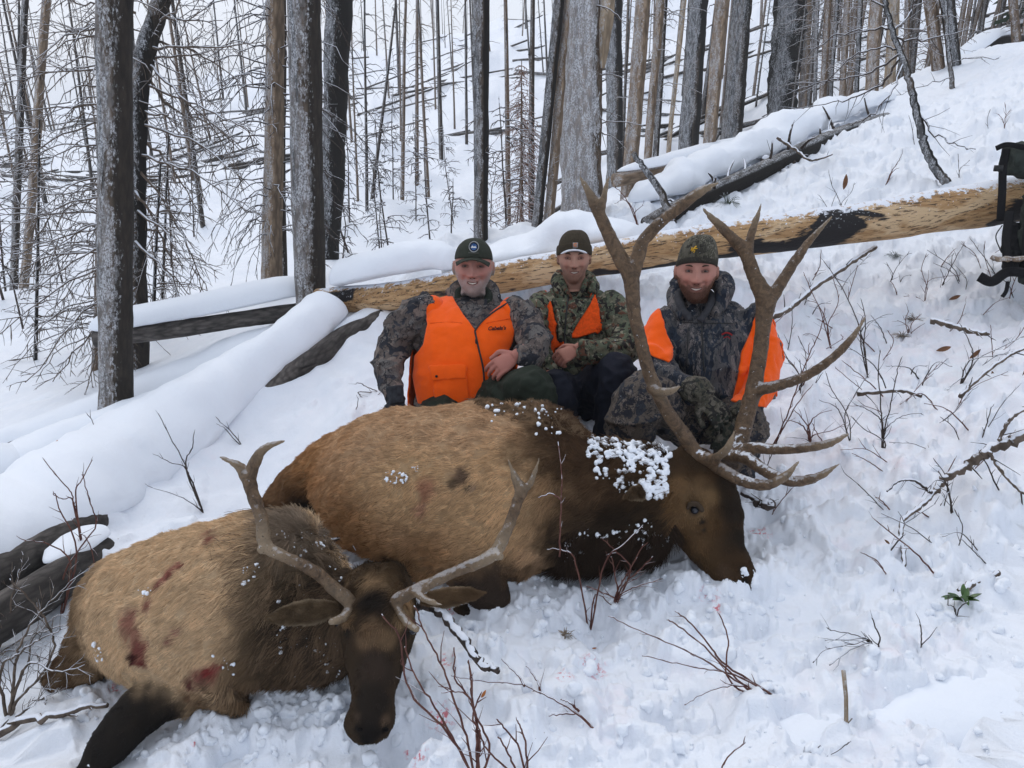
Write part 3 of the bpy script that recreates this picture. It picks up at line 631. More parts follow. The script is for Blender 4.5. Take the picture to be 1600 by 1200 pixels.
def inst(name, me, p, s, rz, lean, label, cat, group):
    o = bpy.data.objects.new(name, me); COL.objects.link(o); o.location = tuple(p); o.scale = (s[0], s[0], s[1])
    o.rotation_euler = (lean[0], lean[1], rz); return tag(o, label, cat, group)
rs = np.random.default_rng(42)
def place_snag(px, d, v=None, s=None, lean=None, reg=''):
    u = W(px, 600, 1.0); az = math.atan2(u[0], u[1]); x, y = math.sin(az)*d, math.cos(az)*d
    v = rs.integers(0, len(VAR)) if v is None else v; s = rs.uniform(.55, .95) if s is None else s
    lean = rs.normal(0, .05, 2) if lean is None else lean
    zone = 'left edge' if px < 130 else 'nearest left trunk' if px < 330 else 'two left middle trunks' if px < 560 else 'head of the green capped man' if px < 760 else 'huge snowy trunk' if px < 950 else 'group of dark ridge trunks' if px < 1180 else 'widest charred trunk' if px < 1300 else 'thicket' if px < 1450 else 'upper right corner'
    key = 'L' if px < 560 else 'C' if px < 870 else 'R'; reg = (reg[0], reg[1], REG[key][2]); zone = 'huge snowy trunk' if 760 <= px < 870 else 'leaning pair of trunks' if 870 <= px < 950 else zone
    far = 'nearer' if d < 30 else 'distant' if d < 50 else 'very distant'
    if rs.random() < .5: far = 'leaning '+far if abs(lean[0])+abs(lean[1]) > .07 else 'straight '+far
    reg = (far+' '+['thin snag with few stubs', 'tall snag with short branches', 'slim snag with drooping branches', 'nearly bare straight snag', 'short bushy twiggy snag', 'tall sparse snag', 'densely branched grey snag', 'short bare snag'][v]+' behind the '+zone, reg[1], reg[2])
    return inst('distant_snag', VAR[v], (x, y, gz(x, y)), (s*.68, s*rs.uniform(.85, 1.2)), rs.uniform(0, 6.3), lean, *reg)
REG = {'L': ('thin burnt snag on the far snowy hillside at the left', 'snag', 'burnt snags on the left part of the far hillside'),
       'C': ('thin burnt snag on the open far hillside in the middle', 'snag', 'burnt snags on the middle of the far hillside'),
       'R': ('thin burnt snag in the dense stand behind the right ridge', 'snag', 'burnt snags in the dense stand at the upper right')}
for i in range(26):                                        # left and centre-left, sparse
    px = rs.uniform(-250, 560); place_snag(px, rs.uniform(26, 80), reg=REG['L'])
for i in range(18):
    px = rs.uniform(540, 870); place_snag(px, rs.uniform(24, 78), reg=REG['C'])
for i in range(60):
    px = rs.uniform(860, 1250); place_snag(px, rs.uniform(19, 70), reg=REG['R'])
for i in range(84):
    px = rs.uniform(1230, 1850); place_snag(px, rs.uniform(15, 42)*(1 if px < 1500 else 1.15), v=int(rs.choice([1, 2, 4, 6, 6, 0])), reg=REG['R'])
for i in range(78):
    px = rs.uniform(-60, 1000); place_snag(px, rs.uniform(45, 95), reg=REG['L'] if px < 540 else REG['C'])
# the more distinct ones in the middle distance
for (px, d, v, s, lean) in [(215+375,20,2,.75,(0,.10)),(640,24,0,.9,(0,.12)),(664,26,3,.9,(0,.10)),(700,30,5,.8,(0,.02)),(598,21,4,.9,(0,.18)),(555,34,3,1,(0,0)),(795,16,3,.75,(0,.03)),(830,15,7,1.3,(0,.35)),
        (575,36,6,.8,(0,0)),(680,23,6,.8,(0,.05)),(720,40,6,.7,(0,0)),(350,22,1,.7,(0,0)),(318,34,0,.8,(0,.05)),(345,28,3,.9,(0,.02)),(90,30,6,.6,(0,0)),(398,60,6,.6,(0,0))]:
    place_snag(px, d, v, s, lean, REG['L'] if px < 520 else REG['C'])
for i in range(30):                                        # dead saplings in the gully
    px, d = (rs.uniform(520, 850), rs.uniform(9.5, 22)) if i < 18 else (rs.uniform(-20, 520), rs.uniform(9, 22))
    u = W(px, 600, 1.0); az = math.atan2(u[0], u[1]); x, y = math.sin(az)*d, math.cos(az)*d; s = rs.uniform(.6, 1.15)
    inst('dead_sapling', SAPM[i % 3], (x, y, gz(x, y)), (s, s), rs.uniform(0, 6), rs.normal(0, .08, 2), ['small', 'tiny', 'taller'][i % 3]+' dark dead sapling in the gully '+('behind the capped man' if px > 600 else 'right of the charred trunk' if px > 510 else 'left of the leaning trunk' if px > 250 else 'at the far left'), 'sapling', 'dead saplings in the gully')
# deadfall lying on the hillside
DF = []
for i in range(4):
    rg = np.random.default_rng(i+60); mb = MB(); k = 6; x = np.linspace(-1, 1, k); L = 2.6
    mb.tube(np.stack([x*L, rg.normal(0, .06, k), rg.normal(0, .03, k)], -1), .12*(1.2-.35*(x+1)/2), 8); me = mesh_from(mb.V(), mb.f, 'deadfall')
    t = M['bark_far']; me.materials.append(t); DF.append(me)
for i in range(230):
    px = rs.uniform(-50, 1150) if i < 185 else rs.uniform(1100, 1600); d = rs.uniform(34, 88) if px < 900 else rs.uniform(16, 50)
    u = W(px, 600, 1.0); az = math.atan2(u[0], u[1]); x, y = math.sin(az)*d, math.cos(az)*d
    ang = rs.normal(.12, .35); h = 2.0; ca, sa = math.cos(ang), math.sin(ang)
    z0, z1 = gz(x-ca*h, y-sa*h), gz(x+ca*h, y+sa*h)
    o = bpy.data.objects.new('deadfall_log', DF[i % 4]); COL.objects.link(o); o.location = (x, y, (z0+z1)/2+rs.uniform(-.02, .10)); s = rs.uniform(.5, 1.25)
    o.rotation_euler = (0, -math.atan2(z1-z0, 2*h), ang); o.scale = (s*1.15, s*.5, s*.5)
    tag(o, ('dark fallen log on the '+('lower' if d < 40 else 'upper')+' far hillside '+('at the left' if px < 300 else 'between the left trunks' if px < 560 else 'above the capped man' if px < 740 else 'beside the huge snowy trunk')) if px < 900 else ('dark fallen log '+('near' if d < 30 else 'far')+' behind the right ridge '+('beside the dark trunk group' if px < 1180 else 'under the thicket')), 'log', 'deadfall on the far hillside' if px < 900 else 'deadfall behind the right ridge')
# snowy green firs at the upper right
def fir_mesh(seed, H=7, w=1.5):
    rg = np.random.default_rng(seed); mb = MB(); mb.tube([(0, 0, -.3), (0, 0, H*.5), (0, 0, H)], [.12, .07, .01], 6)
    for k in range(230):
        t = rg.uniform(.06, .98); a = rg.uniform(0, 6.28); l = w*(1.05-t)*rg.uniform(.6, 1.1)+.1; p = np.array([0, 0, H*t]); q = np.array([math.cos(a), math.sin(a), -.35])
        s = np.array([-math.sin(a), math.cos(a), 0]); e = p+q*l
        for j in range(3):
            c = p+q*l*(.35+.28*j); wd = .16*l+.06; z = np.array([0, 0, rg.uniform(-.08, .05)])
            mb.quad(c-s*wd+z*.5, c+q*.20*l+z, c+s*wd+z*.5, c-q*.28*l)
    return mesh_from(mb.V(), mb.f, 'fir', False)
FIR = [fir_mesh(i) for i in range(3)]
for me in FIR: me.materials.append(M['needle'])
for i in range(16):
    px = rs.uniform(1490, 1720); d = rs.uniform(24, 46); u = W(px, 600, 1.0); az = math.atan2(u[0], u[1]); x, y = math.sin(az)*d, math.cos(az)*d; s = rs.uniform(.5, 1.0)
    inst('fir_tree', FIR[i % 3], (x, y, gz(x, y)), (s, s), rs.uniform(0, 6), (0, 0), 'snow dusted green fir beyond the ridge at the upper right', 'fir', 'green firs at the upper right')
# ------------------------------------------------------------ fur
def m_fur():
    t = NT('animal_hair', .75, .15)
    t.col(t.n('Attribute', {'attribute_name': 'col'}, o=0)); return t.m
def m_hide():
    t = NT('hide', .9, .1); c = t.n('Attribute', {'attribute_name': 'col'}, o=0)
    n = t.noise(t.obj((1, 1, 1)), 60, 4, .7); t.col(t.mix(t.ma('MULTIPLY', n, .5), c, (.02, .015, .01))); t.bump(n, .5, .004); return t.m
M['fur'] = m_fur(); M['hide'] = m_hide()
def smooth_noise_dir(p, s, amp): return np.stack([fbm(p*s+11, 2), fbm(p*s+37, 2), fbm(p*s+71, 2)], -1)*amp
def make_fur(name, parent, V, Fc, count, length, direction, colour, rad=.0007, lift=.3, segs=4, clump=.0, mask=None, seed=1, label=None, jit=.12, jl=.35, curl=.28):
    """hair curves rooted on the surface; length/direction/colour are functions of root position (N,3)"""
    rg = np.random.default_rng(seed); N = vnormals(V, Fc)
    q = np.array([f for f in Fc if len(f) == 4]); a = [q[:, [0, 1, 2]], q[:, [0, 2, 3]]] if len(q) else []
    t3 = np.array([f for f in Fc if len(f) == 3])
    if len(t3): a.append(t3)
    T = np.vstack(a); e1 = V[T[:, 1]]-V[T[:, 0]]; e2 = V[T[:, 2]]-V[T[:, 0]]; ar = np.linalg.norm(np.cross(e1, e2), axis=1)
    cen = V[T].mean(1); nn = N[T].mean(1); vis = (nn*(-cen/np.linalg.norm(cen, axis=1)[:, None])).sum(1)
    ar = ar*np.where(vis > -.25, 1, .3)
    if mask is not None: ar = ar*mask(cen)
    i = rg.choice(len(T), count, p=ar/ar.sum()); u = rg.random((count, 2)); s = u.sum(1) > 1; u[s] = 1-u[s]
    p = V[T[i, 0]]+u[:, :1]*e1[i]+u[:, 1:]*e2[i]; n = N[T[i]].mean(1); n /= np.linalg.norm(n, axis=1)[:, None]
    d = direction(p, n); d = d-n*(d*n).sum(1)[:, None]; d /= np.linalg.norm(d, axis=1)[:, None]+1e-9
    cl = smooth_noise_dir(p, 45, clump) if clump else 0
    d = d+n*lift+rg.normal(0, jit, p.shape)+cl; d /= np.linalg.norm(d, axis=1)[:, None]
    L = length(p)*rg.uniform(1-jl, 1+jl*.6, count)
    k = np.linspace(0, 1, segs); P = np.empty((count, segs, 3))
    for j in range(segs): P[:, j] = p-n*.002+d*(L*k[j])[:, None]-n*(L*curl*k[j]**2)[:, None]+np.array([0, 0, -1.])*(L*.12*k[j]**2)[:, None]
    hc = bpy.data.hair_curves.new(name); hc.add_curves([segs]*count)
    hc.position_data.foreach_set('vector', P.astype(np.float32).ravel()-np.tile(world_of(parent), count*segs).astype(np.float32))
    r = hc.attributes.get('radius') or hc.attributes.new('radius', 'FLOAT', 'POINT')
    rr = (rad*np.linspace(1, .25, segs))[None]*rg.uniform(.7, 1.3, (count, 1)); r.data.foreach_set('value', rr.astype(np.float32).ravel())
    fl = np.stack([p[:, 0]*.35, p[:, 1], p[:, 2]], -1); C = colour(p)*rg.uniform(.78, 1.22, (count, 1))*np.clip(1+.20*fbm(fl*80, 2)+.07*fbm(p*10, 3), .4, 1.7)[:, None]; c = hc.attributes.new('col', 'FLOAT_COLOR', 'CURVE')
    c.data.foreach_set('color', np.hstack([np.clip(C, 0, 1), np.ones((count, 1))]).astype(np.float32).ravel())
    hc.materials.append(M['fur']); o = bpy.data.objects.new(name, hc); COL.objects.link(o); o.parent = parent
    if label: o['label'] = label
    return o
def blobs(p, base, L):
    """blend colour blobs (px,py,d,radius,colour,softness) over base"""
    C = np.array(base, float)*np.ones((len(p), 3)) if np.ndim(base) == 1 else base.copy()
    nz = fbm(p*7, 3)*.22+fbm(p*28, 2)*.10
    for (px, py, d, r, c, *s) in L:
        q = np.linalg.norm(p-W(px, py, d), axis=1)/r+nz; w = (1-ss(.35 if not s else 1-s[0], 1.3, q))[:, None]
        C = C*(1-w)+np.array(c)*w
    return C
def anchored(V, N, L):
    """blob list entries (px,py,None,r,c): depth taken from the surface itself"""
    p = proj(V); k = np.where((N*(-V)).sum(1) > 0)[0]; out = []
    for e in L:
        q = (p[k, 0]-e[0])**2+(p[k, 1]-e[1])**2; near = k[np.argsort(q)[:5]]; out.append((e[0], e[1], float(p[near, 2].min()), *e[3:]))
    return out
def ringbody(mb, rings, ratio=1.0, n=28, k=6):
    """rings: (px, py, half height px, depth[, depth half axis m]); roughly horizontal spine"""
    D = spline(np.array([[*W(x, y, d), h*d/F, (rest[0] if rest else h*d/F*ratio)] for (x, y, h, d, *rest) in rings]), k)
    C = D[:, :3]; T = np.gradient(C, axis=0); T /= np.linalg.norm(T, axis=1)[:, None]
    side = np.cross(T, [0, 0, 1]); side /= np.linalg.norm(side, axis=1)[:, None]; up = np.cross(side, T)
    mb.loft(C, side*D[:, 4:5], up*D[:, 3:4], n)
def limbtube(mb, pts, flat=1.0, n=16, k=5):
    D = spline(np.array([[*W(x, y, d), h*d/F] for (x, y, h, d) in pts]), k); mb.tube(D[:, :3], D[:, 3], n, flat=flat)
def headloft(mb, rings, n=24, k=5):
    """rings (px,py,half width px in the picture plane, depth, half thickness m along the view)"""
    D = spline(np.array([[*W(x, y, d), h*d/F, t] for (x, y, h, d, t) in rings]), k)
    C = D[:, :3]; T = np.gradient(C, axis=0); T /= np.linalg.norm(T, axis=1)[:, None]
    vw = C/np.linalg.norm(C, axis=1)[:, None]; A = np.cross(T, vw); A /= np.linalg.norm(A, axis=1)[:, None]; B = np.cross(T, A)
    mb.loft(C, A*D[:, 3:4], B*D[:, 4:5], n)
def m_antler():
    t = NT('antler', .55, .35); v = t.obj(); a = t.n('Attribute', {'attribute_name': 'tipness'}, o=2)
    n1 = t.noise(v, 28, 5, .7, 1.5); n2 = t.noise(v, 160, 3)
    c = t.mix(t.step(n1, .33, .67), (.045, .026, .013), (.16, .098, .052))
    c = t.mix(t.ma('MULTIPLY', t.step(a, .6, 1.0), .7), c, (.34, .26, .17))
    c = t.mix(t.ma('MULTIPLY', t.step(n2, .62, .70), .7), c, (.025, .016, .01))
    up = t.ma('ADD', t.dotn((-.1, -.25, 1)), t.ma('MULTIPLY', t.noise(v, 50, 4, .75), 1.0))
    low = t.step(a, .45, .05)
    sn = t.ma('MULTIPLY', t.step(up, 1.38, 1.5), t.ma('MULTIPLY_ADD', low, .75, .25))
    sn = t.ma('MAXIMUM', sn, t.ma('MULTIPLY', t.step(t.noise(v, 95, 3, .7), .69, .715), .7))
    t.col(t.mix(sn, c, (.78, .81, .86))); t.bump(t.ma('ADD', n1, t.ma('MULTIPLY', n2, .3)), .9, .008); return t.m
M['antler'] = m_antler()
def antler(parent, branches, voxel=.006, label=None):
    """branches: lists of (px,py,d,radius px); the first is the main beam"""
    mb = MB(); tips = []
    for b in branches:
        D = spline(np.array([[*W(x, y, d), r*.9*d/F] for (x, y, d, r) in b]), 8); D[-1, 3] = max(D[-1, 3], .003)
        mb.tube(D[:, :3], D[:, 3], 14, flat=.92); tips.append((D[-1, :3], D))
    e0 = branches[0][0]; c0 = W(*e0[:3]); rr = e0[3]*e0[2]/F; t0 = W(*branches[0][1][:3])-c0; t0 /= np.linalg.norm(t0)
    mb.tube([c0-t0*rr*.3, c0+t0*rr*.1, c0+t0*rr*.5], [rr*1.1, rr*1.35, rr*1.05], 14)
    V, Fc = remesh(mb, voxel, 2); N = vnormals(V, Fc)
    # long ridges and pearling of the surface
    V = V+N*(fbm(V*np.array([70, 70, 22]), 3)*.0016+np.maximum(fbm(V*55, 2), 0)[:, None][:, 0]*.0018)[:, None]
    root = W(*branches[0][0][:3]); dist = np.linalg.norm(V-root, axis=1); tn = np.zeros(len(V))
    for e, D in tips:
        L = np.linalg.norm(np.diff(D[:, :3], axis=0), axis=1).sum(); tn = np.maximum(tn, 1-np.linalg.norm(V-e, axis=1)/.16)
    tn = np.where(tn > 0, .5+.5*tn, np.clip(dist/.9, 0, .5))
    o = put('antler', (V, Fc), M['antler'], parent); a = o.data.attributes.new('tipness', 'FLOAT', 'POINT'); a.data.foreach_set('value', tn.astype(np.float32))
    if label: o['label'] = label
    return o
def ear(parent, base, tip, wpx, d0, d1, colr, seed=0, upside=(0, 0, 1), fold=.35, rim=(.35, .27, .18)):
    A = W(*base, d0); B = W(*tip, d1); T = B-A; L = np.linalg.norm(T); T /= L; vw = A/np.linalg.norm(A)
    S = np.cross(T, vw); S /= np.linalg.norm(S); Nn = np.cross(S, T); w = wpx*d0/F
    mb = MB(); k = 14; t = np.linspace(0, 1, k); prof = np.interp(t, [0, .12, .4, .7, .9, 1], [.35, .7, 1, .78, .38, .05])*w
    C = A+T*(t*L)[:, None]+Nn*(.012*np.sin(t*3))[:, None]; mb.loft(C, S*prof[:, None], Nn*(prof*.22+.003)[:, None], 14)
    V, Fc = remesh(mb, .006, 2)
    o = put('ear', (V, Fc), M['hide'], parent); s = np.abs((V-A)@S)/(np.interp(np.clip(((V-A)@T)/L, 0, 1), t, prof)+.004)
    cf = lambda p: np.array(colr)+(np.array(rim)-np.array(colr))*(ss(.55, 1, np.abs((p-A)@S)/(np.interp(np.clip(((p-A)@T)/L, 0, 1), t, prof)+.004)))[:, None]
    vcol(o, 'col', cf(V)); 
    make_fur('ear_fur', o, V, Fc, 9000, lambda p: np.full(len(p), .012), lambda p, n: np.tile(T, (len(p), 1)), cf, .0007, .7, 3, seed=seed, curl=.08, clump=.4)
    return o
def snow_clods(name, label, spots, seed, n, rmin, rmax, group=None, parent=None):
    """clods of snow: spots = list of (surface points array)"""
    rg = np.random.default_rng(seed); mb = MB()
    for k in range(n):
        p = spots[rg.integers(len(spots))]; r = rmin+(rmax-rmin)*rg.random()**3
        ax = np.linalg.qr(rg.normal(0, 1, (3, 3)))[0]; m = MB(); m.ball(p, (r, r*rg.uniform(.6, 1), r*rg.uniform(.5, .9)), 8, ax)
        V = m.V(); mb.add(V, m.f)
    V, Fc = remesh(mb, max(.0026, rmin*.8), 1); N = vnormals(V, Fc); V = V+N*(fbm(V*110, 3)*.0022+fbm(V*40, 2)*.003)[:, None]
    o = put(name, (V, Fc), M['cap'], parent, base=V.mean(0) if parent is None else None)
    return tag(o, label, 'snow', None, 'stuff')
TAN = np.array([.53, .338, .192]); 
# ------------------------------------------------------------ the large bull elk
base = W(700, 900, 2.95); base[2] = gz(base[0], base[1])
elk1 = empty('bull_elk', base, 'large dead bull elk with huge antlers lying in front of the three kneeling men', 'elk')
mb = MB()
ringbody(mb, [(500,738,38,3.22),(525,742,66,3.2),(565,751,95,3.16),(620,757,117,3.1),(700,765,131,3.05),(780,767,139,3.0),(840,768,132,2.97),(885,776,112,2.95),(930,781,97,2.93),(985,777,88,2.91),(1035,768,76,2.9),(1075,757,56,2.89)], 1.04)
limbtube(mb, [(600,745,100,3.12),(545,742,72,3.2),(495,758,54,3.25),(455,785,40,3.28),(425,808,30,3.25),(395,830,20,3.2),(360,850,15,3.15)])       # hind leg
limbtube(mb, [(640,800,92,2.98),(590,800,70,2.98),(545,800,46,3.02)])                                                             # thigh bulge
limbtube(mb, [(760,700,96,3.0),(745,780,92,2.88),(728,850,66,2.82),(745,895,46,2.76),(765,925,32,2.74),(770,945,20,2.76),(740,958,15,2.8),(690,966,14,2.86),(655,965,13,2.9)])   # folded foreleg
limbtube(mb, [(540,800,30,3.1),(500,808,24,3.12),(462,815,20,3.12)])
limbtube(mb, [(720,880,30,2.95),(680,890,22,2.9),(640,893,17,2.86),(615,880,14,2.86)])                                             # other foreleg, hoof
headloft(mb, [(1055,735,42,2.92,.10),(1078,740,50,2.9,.105),(1092,765,56,2.88,.11),(1100,800,57,2.84,.105),(1110,836,50,2.8,.085),(1124,866,39,2.755,.068),(1140,891,30,2.72,.058),(1151,912,25,2.70,.048),(1158,927,13,2.69,.03)])
V, Fc = remesh(mb, .011, 7)
N = vnormals(V, Fc)
V = V+N*(fbm(V*6, 3)*.012+fbm(V*np.array([9, 9, 22]), 2)*.004)[:, None]
# brow ridge, eye socket, nostril, jaw line
def dent(V, N, px, py, d, r, a):
    c = W(px, py, d); q = np.exp(-((np.linalg.norm(V-c, axis=1)/r)**2)); return V+N*(a*q)[:, None]
sd_ = 2.74
for (px, py, d, r, a) in [(1085,790,2.76,.028,-.014),(1092,775,2.78,.022,.012),(1098,818,2.73,.016,-.008),(1068,822,2.74,.05,.012),(1122,840,2.70,.05,-.010),(1160,893,2.70,.012,-.010),(1130,905,2.70,.02,-.006)]: V = dent(V, N, px, py, d, r, a)
DK = (.030, .020, .013); BR = (.085, .050, .026)
A1 = anchored(V, N, [(1085,797,0,.040,(.27,.17,.085),.9),(1108,775,0,.035,(.20,.12,.055),.9),(1064,815,0,.05,(.15,.085,.038),.8),(1088,850,0,.045,(.13,.072,.032),.8),(1085,797,0,.021,(.03,.02,.015),.7),(1097,815,0,.013,(.012,.01,.009),.8),(1100,828,0,.009,(.012,.01,.009),.8),
    (1140,760,0,.05,(.030,.018,.010)),(1150,800,0,.05,(.022,.014,.009)),(1158,840,0,.04,(.018,.012,.008)),(1060,760,0,.04,(.17,.095,.042)),(1130,895,0,.03,(.085,.050,.028)),(1162,890,0,.020,(.010,.008,.007)),(1165,908,0,.02,(.008,.007,.006)),(1140,914,0,.014,(.010,.008,.007)),(1100,905,0,.02,(.03,.018,.01))])
W1 = anchored(V, N, [(725,742,0,.030,(.16,.10,.065)),(733,762,0,.011,(.04,.03,.022)),(745,758,0,.014,(.40,.27,.18)),(712,755,0,.02,(.15,.10,.06)),(668,765,0,.045,(.44,.22,.13)),(660,795,0,.03,(.44,.24,.15))])
def col1(p):
    C = blobs(p, TAN, [(500,760,3.2,.34,(.38,.19,.075)),(440,800,3.2,.26,(.16,.085,.04)),(560,860,2.9,.26,(.40,.215,.095)),(700,900,2.75,.30,(.44,.25,.12)),(850,760,2.7,.24,(.46,.28,.145)),
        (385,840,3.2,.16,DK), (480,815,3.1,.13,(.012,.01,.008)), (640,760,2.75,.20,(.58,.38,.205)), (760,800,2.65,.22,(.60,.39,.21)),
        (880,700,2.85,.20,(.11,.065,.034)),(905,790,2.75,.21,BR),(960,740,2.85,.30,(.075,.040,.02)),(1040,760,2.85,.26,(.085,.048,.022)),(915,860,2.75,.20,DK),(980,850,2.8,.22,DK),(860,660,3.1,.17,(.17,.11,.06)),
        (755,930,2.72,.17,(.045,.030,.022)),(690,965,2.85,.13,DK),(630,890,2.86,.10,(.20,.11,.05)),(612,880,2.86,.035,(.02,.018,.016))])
    # head: dark forehead and muzzle, warmer cheek
    C = blobs(C*0+0, np.array(C), []) if False else C
    h = 1-ss(.36, .42, np.linalg.norm((p-W(1110,820,2.8))*np.array([1, .7, .8]), axis=1)+.0)
    hp = blobs(p, (.055, .030, .014), [(1062,800,2.76,.13,(.13,.070,.028)),(1078,845,2.74,.09,(.095,.052,.022)),(1100,885,2.72,.07,(.075,.042,.018)),(1085,770,2.74,.06,(.16,.095,.045)),(1140,790,2.8,.085,(.022,.014,.008)),(1150,850,2.75,.07,(.020,.013,.008)),
        (1160,900,2.72,.05,(.010,.008,.007)),(1148,918,2.74,.035,(.008,.007,.006)),(1090,720,2.85,.06,(.04,.024,.012))])
    hp = blobs(p, hp, A1); C = blobs(p, C, W1)
    onhead = (p[:, 0] > W(1042,800,2.85)[0]-.25*np.maximum(0, p[:, 2]-W(1042,790,2.85)[2])) 
    return np.where(onhead[:, None], hp, C)
body = put('body', (V, Fc), M['hide'], elk1); vcol(body, 'col', col1(V)*.8)
rumpx = W(430, 800, 3.2)[0]; neckx = W(900, 760, 2.9)[0]; headx = W(1045, 780, 2.85)[0]
def dir1(p, n):
    d = np.tile(np.array([-.85, -.15, -.42]), (len(p), 1)); 
    d += smooth_noise_dir(p, 3.5, .35)+smooth_noise_dir(p, 14, .30)
    h = ss(headx-.02, headx+.06, p[:, 0])[:, None]; hd = W(1150,910,2.74)-W(1085,740,2.9); hd /= np.linalg.norm(hd)
    return d*(1-h)+hd*h
def len1(p):
    L = .030+.032*ss(neckx-.12, neckx+.1, p[:, 0]); L = L+.03*ss(-1.45, -1.60, p[:, 2])*ss(neckx-.05, neckx+.05, p[:, 0])
    L = np.where(p[:, 0] > headx, .011, L); L = np.where(np.linalg.norm(p-W(755,940,2.75), axis=1) < .16, .012, L)
    return L*np.where(p[:, 0] < rumpx+.1, .7, 1)
make_fur('fur', elk1, V, Fc, 200000, len1, dir1, col1, .0010, .36, 4, clump=.42, seed=2, curl=.16)
# scruffy ridge of hair on the withers and mane
def m_with(p): 
    return ((np.linalg.norm(p-W(840,650,3.05), axis=1) < .26) & (p[:, 2] > W(840,690,3.0)[2])).astype(float)+1e-9
make_fur('withers_hair', elk1, V, Fc, 6000, lambda p: np.full(len(p), .045), lambda p, n: np.tile(np.array([.1, -.1, .6]), (len(p), 1))+smooth_noise_dir(p, 20, 1.2), lambda p: blobs(p, (.20, .13, .075), [(870,665,3.0,.12,(.09,.05,.03))]), .001, .9, 4, clump=.7, mask=m_with, seed=3)
def m_mane(p): return ((p[:, 0] > neckx-.06) & (p[:, 0] < headx) & (p[:, 2] < W(950, 800, 2.8)[2])).astype(float)+1e-9
make_fur('mane', elk1, V, Fc, 22000, lambda p: np.full(len(p), .09), lambda p, n: np.tile(np.array([-.25, -.3, -1.]), (len(p), 1))+smooth_noise_dir(p, 9, .9), lambda p: np.tile(np.array([.030, .018, .011]), (len(p), 1)), .0011, .45, 4, clump=.5, mask=m_mane, seed=4)
M['eye'] = plain('eye_glaze', (.015, .016, .022), .22, .5, 0); M['nose'] = plain('wet_nose', (.012, .011, .011), .3, .5)
NB = vnormals(V, Fc); pe = proj(V); ke = np.where((NB*(-V)).sum(1) > 0)[0]; qe = ke[np.argsort((pe[ke,0]-1085)**2+(pe[ke,1]-797)**2)[:5]]; dE = float(pe[qe,2].min())
mb = MB(); mb.ball(W(1086,797,dE+.009), .0165, 14); eo = put('eye', mb, M['eye'], elk1)
mb = MB(); limbtube(mb, [(1074,795,2.5,dE),(1079,788,4,dE-.009),(1089,788,4.4,dE-.010),(1097,797,3.6,dE-.007),(1101,808,2,dE)]); put('eyelid', mb, plain('eyelid_skin', (.045, .028, .015)), eo)
ear(elk1, (1046,752), (974,777), 15, 2.80, 2.62, (.10, .062, .033), 5)
antler(elk1, [[(1096,722,2.86,15),(1072,685,2.84,14),(1041,640,2.82,13),(1015,585,2.80,12.5),(1002,535,2.79,12),(991,485,2.78,12.5),(985,430,2.78,16),(970,405,2.78,15),(947,358,2.78,12.5),(927,314,2.78,10),(905,274,2.78,2)],
    [(985,440,2.78,14),(996,405,2.78,13),(1006,375,2.78,11),(1035,345,2.76,10.5),(1065,321,2.75,10.5),(1096,298,2.74,8),(1124,285,2.73,2)], [(938,330,2.78,10),(944,305,2.77,6),(952,274,2.77,1.5)],
    [(1016,605,2.80,11),(1030,612,2.76,9),(1048,611,2.72,7),(1063,603,2.70,2)], [(1090,712,2.84,12),(1110,718,2.78,12),(1120,715,2.74,9),(1138,698,2.70,7),(1148,672,2.69,2)],
    [(1100,718,2.84,14),(1125,732,2.78,12),(1160,751,2.72,11),(1195,758,2.68,10),(1225,745,2.66,8),(1249,720,2.66,2)]])
antler(elk1, [[(1140,722,2.98,15),(1155,690,3.02,15),(1165,655,3.04,15),(1178,605,3.06,14),(1188,548,3.07,13),(1193,500,3.08,14),(1196,468,3.08,17),(1180,435,3.08,13),(1169,405,3.08,12),(1160,388,3.08,12),(1140,368,3.06,9),(1117,345,3.05,7),(1098,326,3.04,2)],
    [(1168,402,3.08,11),(1172,375,3.08,8),(1181,345,3.08,6),(1190,317,3.08,1.5)], [(1198,475,3.08,14),(1218,446,3.08,11),(1244,405,3.08,9),(1270,371,3.08,6),(1301,337,3.08,1.5)],
    [(1176,612,3.06,13),(1200,606,3.02,11),(1228,599,2.99,10),(1262,586,2.96,9),(1300,560,2.93,8),(1332,527,2.92,6),(1353,494,2.92,1.5)],
    [(1145,712,2.98,13),(1172,700,2.93,11),(1210,702,2.88,10),(1255,700,2.84,9),(1298,692,2.82,7),(1331,675,2.81,1.5)],
    [(1140,712,2.98,13),(1165,716,2.92,12),(1200,738,2.86,11),(1235,752,2.82,10),(1275,746,2.80,8),(1313,724,2.79,1.5)]])
M['gland'] = plain('bloody_skull_skin', (.10, .025, .015), .5)
# snow on the neck of the large elk
dd1 = ((V[:, 0] > W(905,0,2.9)[0]) & (V[:, 0] < W(1045,0,2.9)[0])); pr = proj(V)
front = (N*(-V/np.linalg.norm(V, axis=1)[:, None])).sum(1) > .1
nzv = fbm(V*9+3, 2)
def pick(cond): return V[cond & front]+N[cond & front]*.012
u_, v_ = pr[:, 0], pr[:, 1]
sel = lambda x0, y0, x1, y1, th: (u_ > x0) & (u_ < x1) & (v_ > y0) & (v_ < y1) & (nzv > th)
snow_clods('snow_clods', 'clumped snow stuck along the neck of the large elk', np.vstack([pick(sel(915,684,1045,720,-.9)), pick(sel(928,700,1042,752,-.5)), pick(sel(960,720,1042,778,-.9)), pick(sel(990,740,1042,778,-.9))]), 1, 640, .003, .016)
snow_clods('snow_clods', 'clumped snow under the jaw and on the dark mane of the large elk', np.vstack([pick(sel(1005,778,1052,850,-.1)), pick(sel(880,775,960,880,.30)), pick(sel(955,780,1010,860,.3))]), 2, 230, .002, .010)
